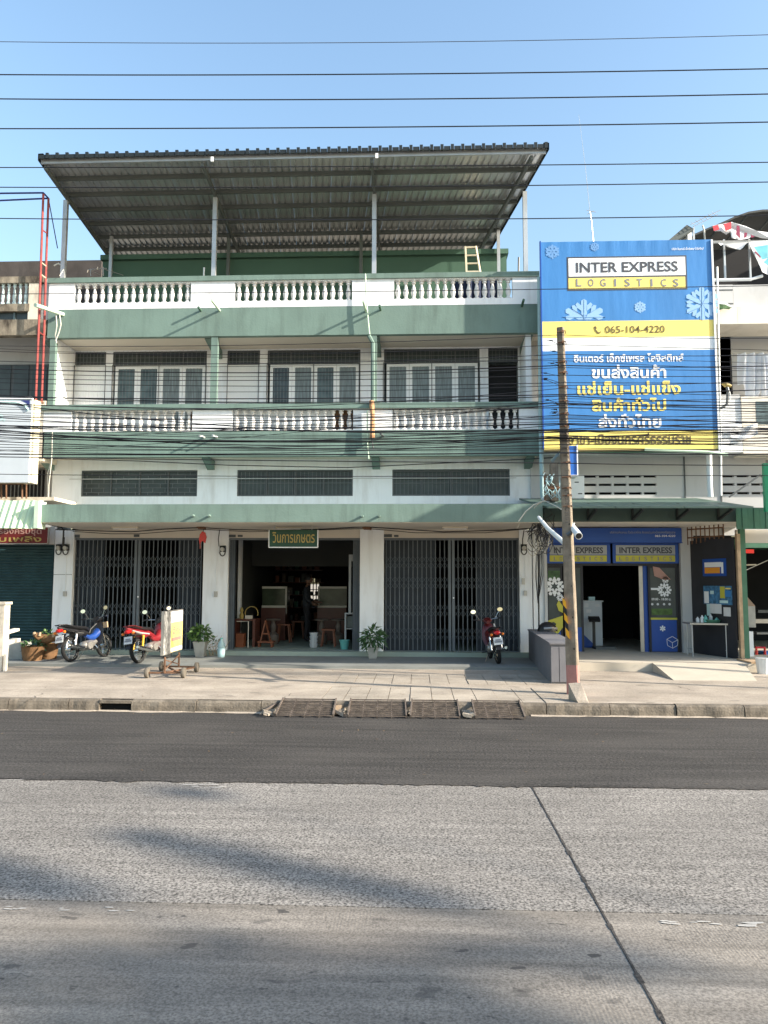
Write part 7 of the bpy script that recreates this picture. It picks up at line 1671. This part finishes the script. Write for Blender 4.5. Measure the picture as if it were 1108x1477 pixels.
# ================================================================== MOTORBIKES (local: x forward, y left, z up)
def bike(loc, rz, label, body, accent, lean=R(7), plate=True, big=False, gold=False):
    t = empty('motorbike', tuple(loc), label, 'motorbike', 'motorbikes parked in front of the gates', 0)
    t.rotation_euler = (lean, 0, rz)     # x rotation = roll about forward axis after z below
    t.rotation_mode = 'XYZ'
    t.matrix_world = Matrix.Translation(loc) @ Matrix.Rotation(rz, 4, 'Z') @ Matrix.Rotation(-lean, 4, 'X') @ Matrix.Scale(0.9, 4)
    B = lambda mb, nm, m, par=None, sm=True, **k: mb.build(nm, M[m], par or t, local=True, smooth=sm, **k)
    def ell(x, z, ry, rz_, n=12, y=0, tilt=0): return [(x+tilt*math.sin(6.283*k/n)*rz_, y+ry*math.cos(6.283*k/n), z+rz_*math.sin(6.283*k/n)) for k in range(n)]
    rw = 0.285; xr_, xf_ = -0.62, 0.62
    for x in (xr_, xf_):
        w_ = 0.045 if x < 0 else 0.038
        prof = [(rw-0.055,-w_*0.8),(rw-0.02,-w_),(rw-0.004,-w_*0.5),(rw,0),(rw-0.004,w_*0.5),(rw-0.02,w_),(rw-0.055,w_*0.8)]
        mb = MB(); base = 0; n = 28
        for r_, h in prof+[prof[0]]:
            for k in range(n): a = 6.283185*k/n; mb.v.append((x+r_*math.cos(a), h, rw+r_*math.sin(a)))
        for i in range(len(prof)):
            for k in range(n): mb.f.append((i*n+k, i*n+(k+1)%n, (i+1)*n+(k+1)%n, (i+1)*n+k))
        wh = B(mb, 'wheel', 'rubber')
        rm = MB(); 
        for s in (-1, 1): rm.tube([(x+(rw-0.06)*math.cos(6.2832*k/20), s*0.022, rw+(rw-0.06)*math.sin(6.2832*k/20)) for k in range(21)], 0.009, 5)
        for k in range(10):
            a = 6.283*k/10; rm.tube([(x, 0.02*(1 if k%2 else -1), rw), (x+(rw-0.06)*math.cos(a), 0, rw+(rw-0.06)*math.sin(a))], 0.006, 4)
        rm.lathe([(0.06,-0.05),(0.06,0.05)], (x,0,rw), 12, 'y'); B(rm, 'rim', 'chrome', wh)
    # rear mudguard, tail, seat
    tc_ = 'plast' if body == 'mblue' else body
    B(MB().loft([ell(-0.2,0.66,0.07,0.05), ell(-0.45,0.70,0.095,0.06), ell(-0.72,0.74,0.09,0.055), ell(-0.90,0.79,0.06,0.045), ell(-0.97,0.81,0.03,0.02)]), 'tail_cowl', tc_)
    B(MB().loft([ell(0.05,0.60,0.075,0.05), ell(-0.15,0.66,0.09,0.075), ell(-0.42,0.62,0.1,0.09), ell(-0.5,0.62,0.09,0.07)]), 'side_cover', tc_)
    if accent: B(MB().loft([ell(-0.2,0.64,0.105,0.03), ell(-0.55,0.68,0.12,0.035), ell(-0.85,0.76,0.085,0.02)]), 'side_stripe', accent)
    B(MB().loft([ell(0.08,0.70,0.06,0.03), ell(-0.05,0.75,0.10,0.045), ell(-0.35,0.78,0.125,0.045), ell(-0.65,0.82,0.12,0.04), ell(-0.82,0.84,0.08,0.025)]), 'seat', 'plast')
    B(MB().tube([(-0.55,0.13,0.80),(-0.8,0.12,0.86),(-0.98,0.06,0.87),(-0.98,-0.06,0.87),(-0.8,-0.12,0.86),(-0.55,-0.13,0.80)], 0.013, 6), 'grab_rail', 'plast' if body != 'mred' else 'mdred')
    B(MB().loft([ell(-0.90,0.74,0.085,0.045), ell(-0.97,0.735,0.075,0.045), ell(-0.995,0.73,0.04,0.025)]), 'tail_light', 'tail')
    for s in (-1, 1): B(MB().lathe([(0.0,-0.03),(0.03,-0.02),(0.035,0.02),(0.01,0.03)], (-0.93, s*0.13, 0.70), 8, 'x'), 'indicator', 'orange')
    B(MB().add([(-0.78,-0.06,0.66),(-0.78,0.06,0.66),(-1.0,0.055,0.36),(-1.0,-0.055,0.36),(-0.76,-0.06,0.66),(-0.76,0.06,0.66),(-0.985,0.055,0.35),(-0.985,-0.055,0.35)],[(0,1,2,3),(4,7,6,5),(0,3,7,4),(1,5,6,2),(2,6,7,3)]), 'mudguard', 'plast', sm=False)
    pl_ = B(MB().obox((-0.955,0,0.55), (0,1,0), (0.25,0,1), (1,0,-0.25), 0.105, 0.085, 0.004), 'number_plate', 'plate', sm=False)
    B(MB().obox((-0.961,0,0.575), (0,1,0), (0.25,0,1), (1,0,-0.25), 0.06, 0.014, 0.002).obox((-0.969,0,0.535), (0,1,0), (0.25,0,1), (1,0,-0.25), 0.085, 0.02, 0.002), 'plate_characters', 'grape', pl_, sm=False)
    # leg shield and front
    ls_ = 'plast' if body == 'mblue' else body
    B(MB().loft([ell(0.52,0.88,0.07,0.03,tilt=-.3), ell(0.46,0.80,0.13,0.05), ell(0.42,0.66,0.17,0.06), ell(0.40,0.52,0.18,0.06), ell(0.35,0.40,0.15,0.05), ell(0.28,0.30,0.1,0.03)]), 'leg_shield', ls_)
    B(MB().loft([ell(0.40,0.62,0.11,0.11), ell(0.25,0.52,0.08,0.09), ell(0.08,0.52,0.06,0.06), ell(-0.05,0.60,0.06,0.06)]), 'spine_cover', body)
    B(MB().loft([ell(0.36,0.90,0.05,0.04), ell(0.44,0.95,0.12,0.06), ell(0.54,0.95,0.11,0.07), ell(0.62,0.92,0.07,0.05), ell(0.65,0.91,0.03,0.02)]), 'handlebar_cowl', 'plast' if body != 'mdred' else body)
    B(MB().loft([ell(0.62,0.92,0.06,0.045), ell(0.665,0.915,0.045,0.035)]), 'headlight', 'chrome')
    B(MB().tube([(0.36,0.34,0.99),(0.40,0.2,0.98),(0.44,0.05,0.96),(0.44,-0.05,0.96),(0.40,-0.2,0.98),(0.36,-0.34,0.99)], 0.012, 6), 'handlebar', 'chrome')
    for s in (-1, 1):
        B(MB().tube([(0.37,s*0.25,0.985),(0.345,s*0.37,0.992)], 0.019, 8), 'grip', 'plast' if not gold else 'plast')
        B(MB().tube([(0.42,s*0.24,0.975),(0.41,s*0.38,0.985)], 0.006, 4), 'brake_lever', 'chrome')
        mr_ = B(MB().tube([(0.40,s*0.2,0.99),(0.41,s*0.25,1.08),(0.40,s*0.31,1.16)], 0.006, 5), 'mirror_stalk', 'chrome')
        c = (0.39, s*0.33, 1.19); nx = Vector((-1, -s*0.12, 0.05)).normalized(); u = Vector((0,1,0)); u = (u-nx*u.dot(nx)).normalized(); v = nx.cross(u)
        mk = lambda rr_, o: [tuple(Vector(c)+nx*o+u*(rr_*1.15*math.cos(6.283*k/16))+v*(rr_*0.85*math.sin(6.283*k/16))) for k in range(16)]
        B(MB().loft([mk(0.025,-0.035), mk(0.055,-0.02), mk(0.062,0.0)]), 'mirror_shell', 'plast', mr_); B(MB().loft([mk(0.056,0.001), mk(0.056,0.004)]), 'mirror_glass', 'mirror', mr_)
    # fork and front fender
    for s in (-1, 1): B(MB().tube([(0.46,s*0.07,0.78),(0.56,s*0.07,0.5),(0.62,s*0.065,0.28)], [0.022,0.024,0.02], 8), 'fork', 'chrome')
    fnd = MB(); fnd.grid(lambda u, v: (0.62+0.31*math.cos(R(20+130*u)), (v-0.5)*0.12, 0.285+0.31*math.sin(R(20+130*u))-0.03*abs(v-0.5)*2), 12, 4); B(fnd, 'front_fender', tc_)
    B(MB().grid(lambda u, v: (-0.62+0.32*math.cos(R(40+90*u)), (v-0.5)*0.13, 0.285+0.32*math.sin(R(40+90*u))-0.02*abs(v-0.5)*2), 10, 4), 'rear_fender', 'plast')
    # engine, exhaust, chain case, shocks, swingarm, stand
    B(MB().loft([ell(0.22,0.36,0.08,0.06), ell(0.12,0.36,0.11,0.10), ell(-0.05,0.34,0.12,0.11), ell(-0.18,0.34,0.10,0.09), ell(-0.22,0.34,0.05,0.04)]).lathe([(0.09,-0.14),(0.1,-0.1),(0.1,0.1),(0.09,0.14)], (-0.05,0,0.32), 12, 'y').tube([(0.12,0,0.38),(0.32,0,0.40)], 0.06, 8), 'engine', 'alu')
    B(MB().tube([(0.22,-0.05,0.33),(0.24,-0.1,0.24),(0.0,-0.14,0.21),(-0.2,-0.15,0.24),(-0.32,-0.16,0.27)], 0.016, 7).tube([(-0.32,-0.16,0.27),(-0.40,-0.165,0.285),(-0.84,-0.17,0.37),(-0.88,-0.17,0.375)], [0.022,0.045,0.05,0.03], 10), 'exhaust', 'chrome')
    B(MB().bar((-0.62,0.08,0.285), (-0.1,0.08,0.34), 0.02, 0.09, up=(0,0,1)).bar((-0.62,-0.07,0.285), (-0.1,-0.07,0.32), 0.02, 0.04), 'swing_arm', 'plast', sm=False)
    for s in (-1, 1):
        B(MB().tube([(-0.60,s*0.12,0.32),(-0.50,s*0.12,0.62)], 0.024, 8), 'shock_absorber', 'spring' if gold else 'chrome')
        B(MB().tube([(-0.04,s*0.1,0.24),(-0.04,s*0.28,0.24)], 0.014, 6), 'foot_peg', 'plast')
    B(MB().tube([(-0.02,0.1,0.24),(-0.1,0.24,0.0)], 0.01, 5), 'side_stand', 'chrome')
    B(MB().tube([(0.38,0.03,0.92),(0.30,0.1,0.86),(0.36,0.09,0.74)], 0.008, 4).tube([(0.40,-0.03,0.92),(0.32,-0.1,0.84),(0.37,-0.07,0.72)], 0.008, 4), 'control_cable', 'plast')
    if body == 'mblue':
        B(MB().tube([(0.1,0.05,0.5),(0.25,0.05,0.72),(0.42,0.0,0.84)], 0.018, 6), 'frame_tube', 'plast')
        B(MB().obox((0.5,-0.2,0.78), (1,0,0), (0,1,0), (0,0,1), 0.02, 0.06, 0.07), 'front_bag', 'timber', sm=False)
    if body == 'mdred': B(MB().tube([(0.5,-0.16,0.85),(0.45,-0.18,0.6),(0.36,-0.16,0.42)], [0.02,0.03,0.015], 6), 'white_trim', 'mwhite')
    return t
def rw_at(px, py, z): return atz(px, py, z)
# heading from rear wheel contact to front wheel contact
def place(pr, h, label, *a, **k):
    p = atz(*pr, AZ if atz(*pr, AZ).y > YP else SW); z = AZ if p.y > YP else SW
    mid = Vector((p.x+0.62*math.cos(h), p.y+0.62*math.sin(h), AZ-0.0)); return bike(mid, h, label, *a, **k)
place((100,955), R(76), 'black and blue motorbike with silver side stripe parked leftmost before the folding gate', 'mblue', 'chrome', lean=R(9))
place((198,957.5), R(78), 'bright red motorbike with yellow shock springs parked beside the sign cart', 'mred', 'mwhite', lean=R(9), gold=True)
place((720,958), R(93), 'maroon motorbike parked alone before the right folding gate', 'mdred', None, lean=R(6))

# ================================================================== street trees on the near side of the road (behind the camera, they shade the road)
def over(px, py, z): p = atz(px, py, 0.0); return Vector((p.x+sdir.x/sdir.z*z, p.y+sdir.y/sdir.z*z, z))
def tree(z, clumps, label, seed, nleaf):
    rnd = random.Random(seed); C_ = [(over(px, py, z+rnd.uniform(-0.5,0.5)), r) for px, py, r in clumps]
    mx = sum(c.x for c, r in C_)/len(C_)+2.0; my = min(c.y for c, r in C_)-2.5
    t = empty('street_tree', (mx, my, 0.15), label, 'tree'); tr_ = MB()
    fork = Vector((mx, my, z*0.55)); tr_.tube([(mx,my,0.1),(mx+0.1,my,z*0.3),fork], [0.24,0.18,0.14], 9)
    for c, r in C_: tr_.tube([fork, fork.lerp(c, 0.5)+Vector((0,0,0.35)), c], [0.05,0.025,0.01], 6)
    tr_.build('trunk', M['timber'], t); mb = MB()
    for c, r in C_:
        for i in range(int(nleaf*r*r*4)):
            p = c+Vector((rnd.gauss(0,r*0.5),rnd.gauss(0,r*0.5),rnd.gauss(0,r*0.45))); d = Vector((rnd.gauss(0,1),rnd.gauss(0,1),rnd.gauss(0,.6))).normalized(); s = d.cross(Vector((rnd.gauss(0,1),rnd.gauss(0,1),rnd.gauss(0,1)))).normalized(); L_ = rnd.uniform(0.09,0.17)
            mb.add([p, p+d*L_*0.5+s*L_*0.25, p+d*L_, p+d*L_*0.5-s*L_*0.25], [(0,1,2,3)])
    mb.build('crown', M['leafd'], t, kind='stuff')
for z, cl, lab, sd, nl in TREES: tree(z, cl, lab, sd, nl)
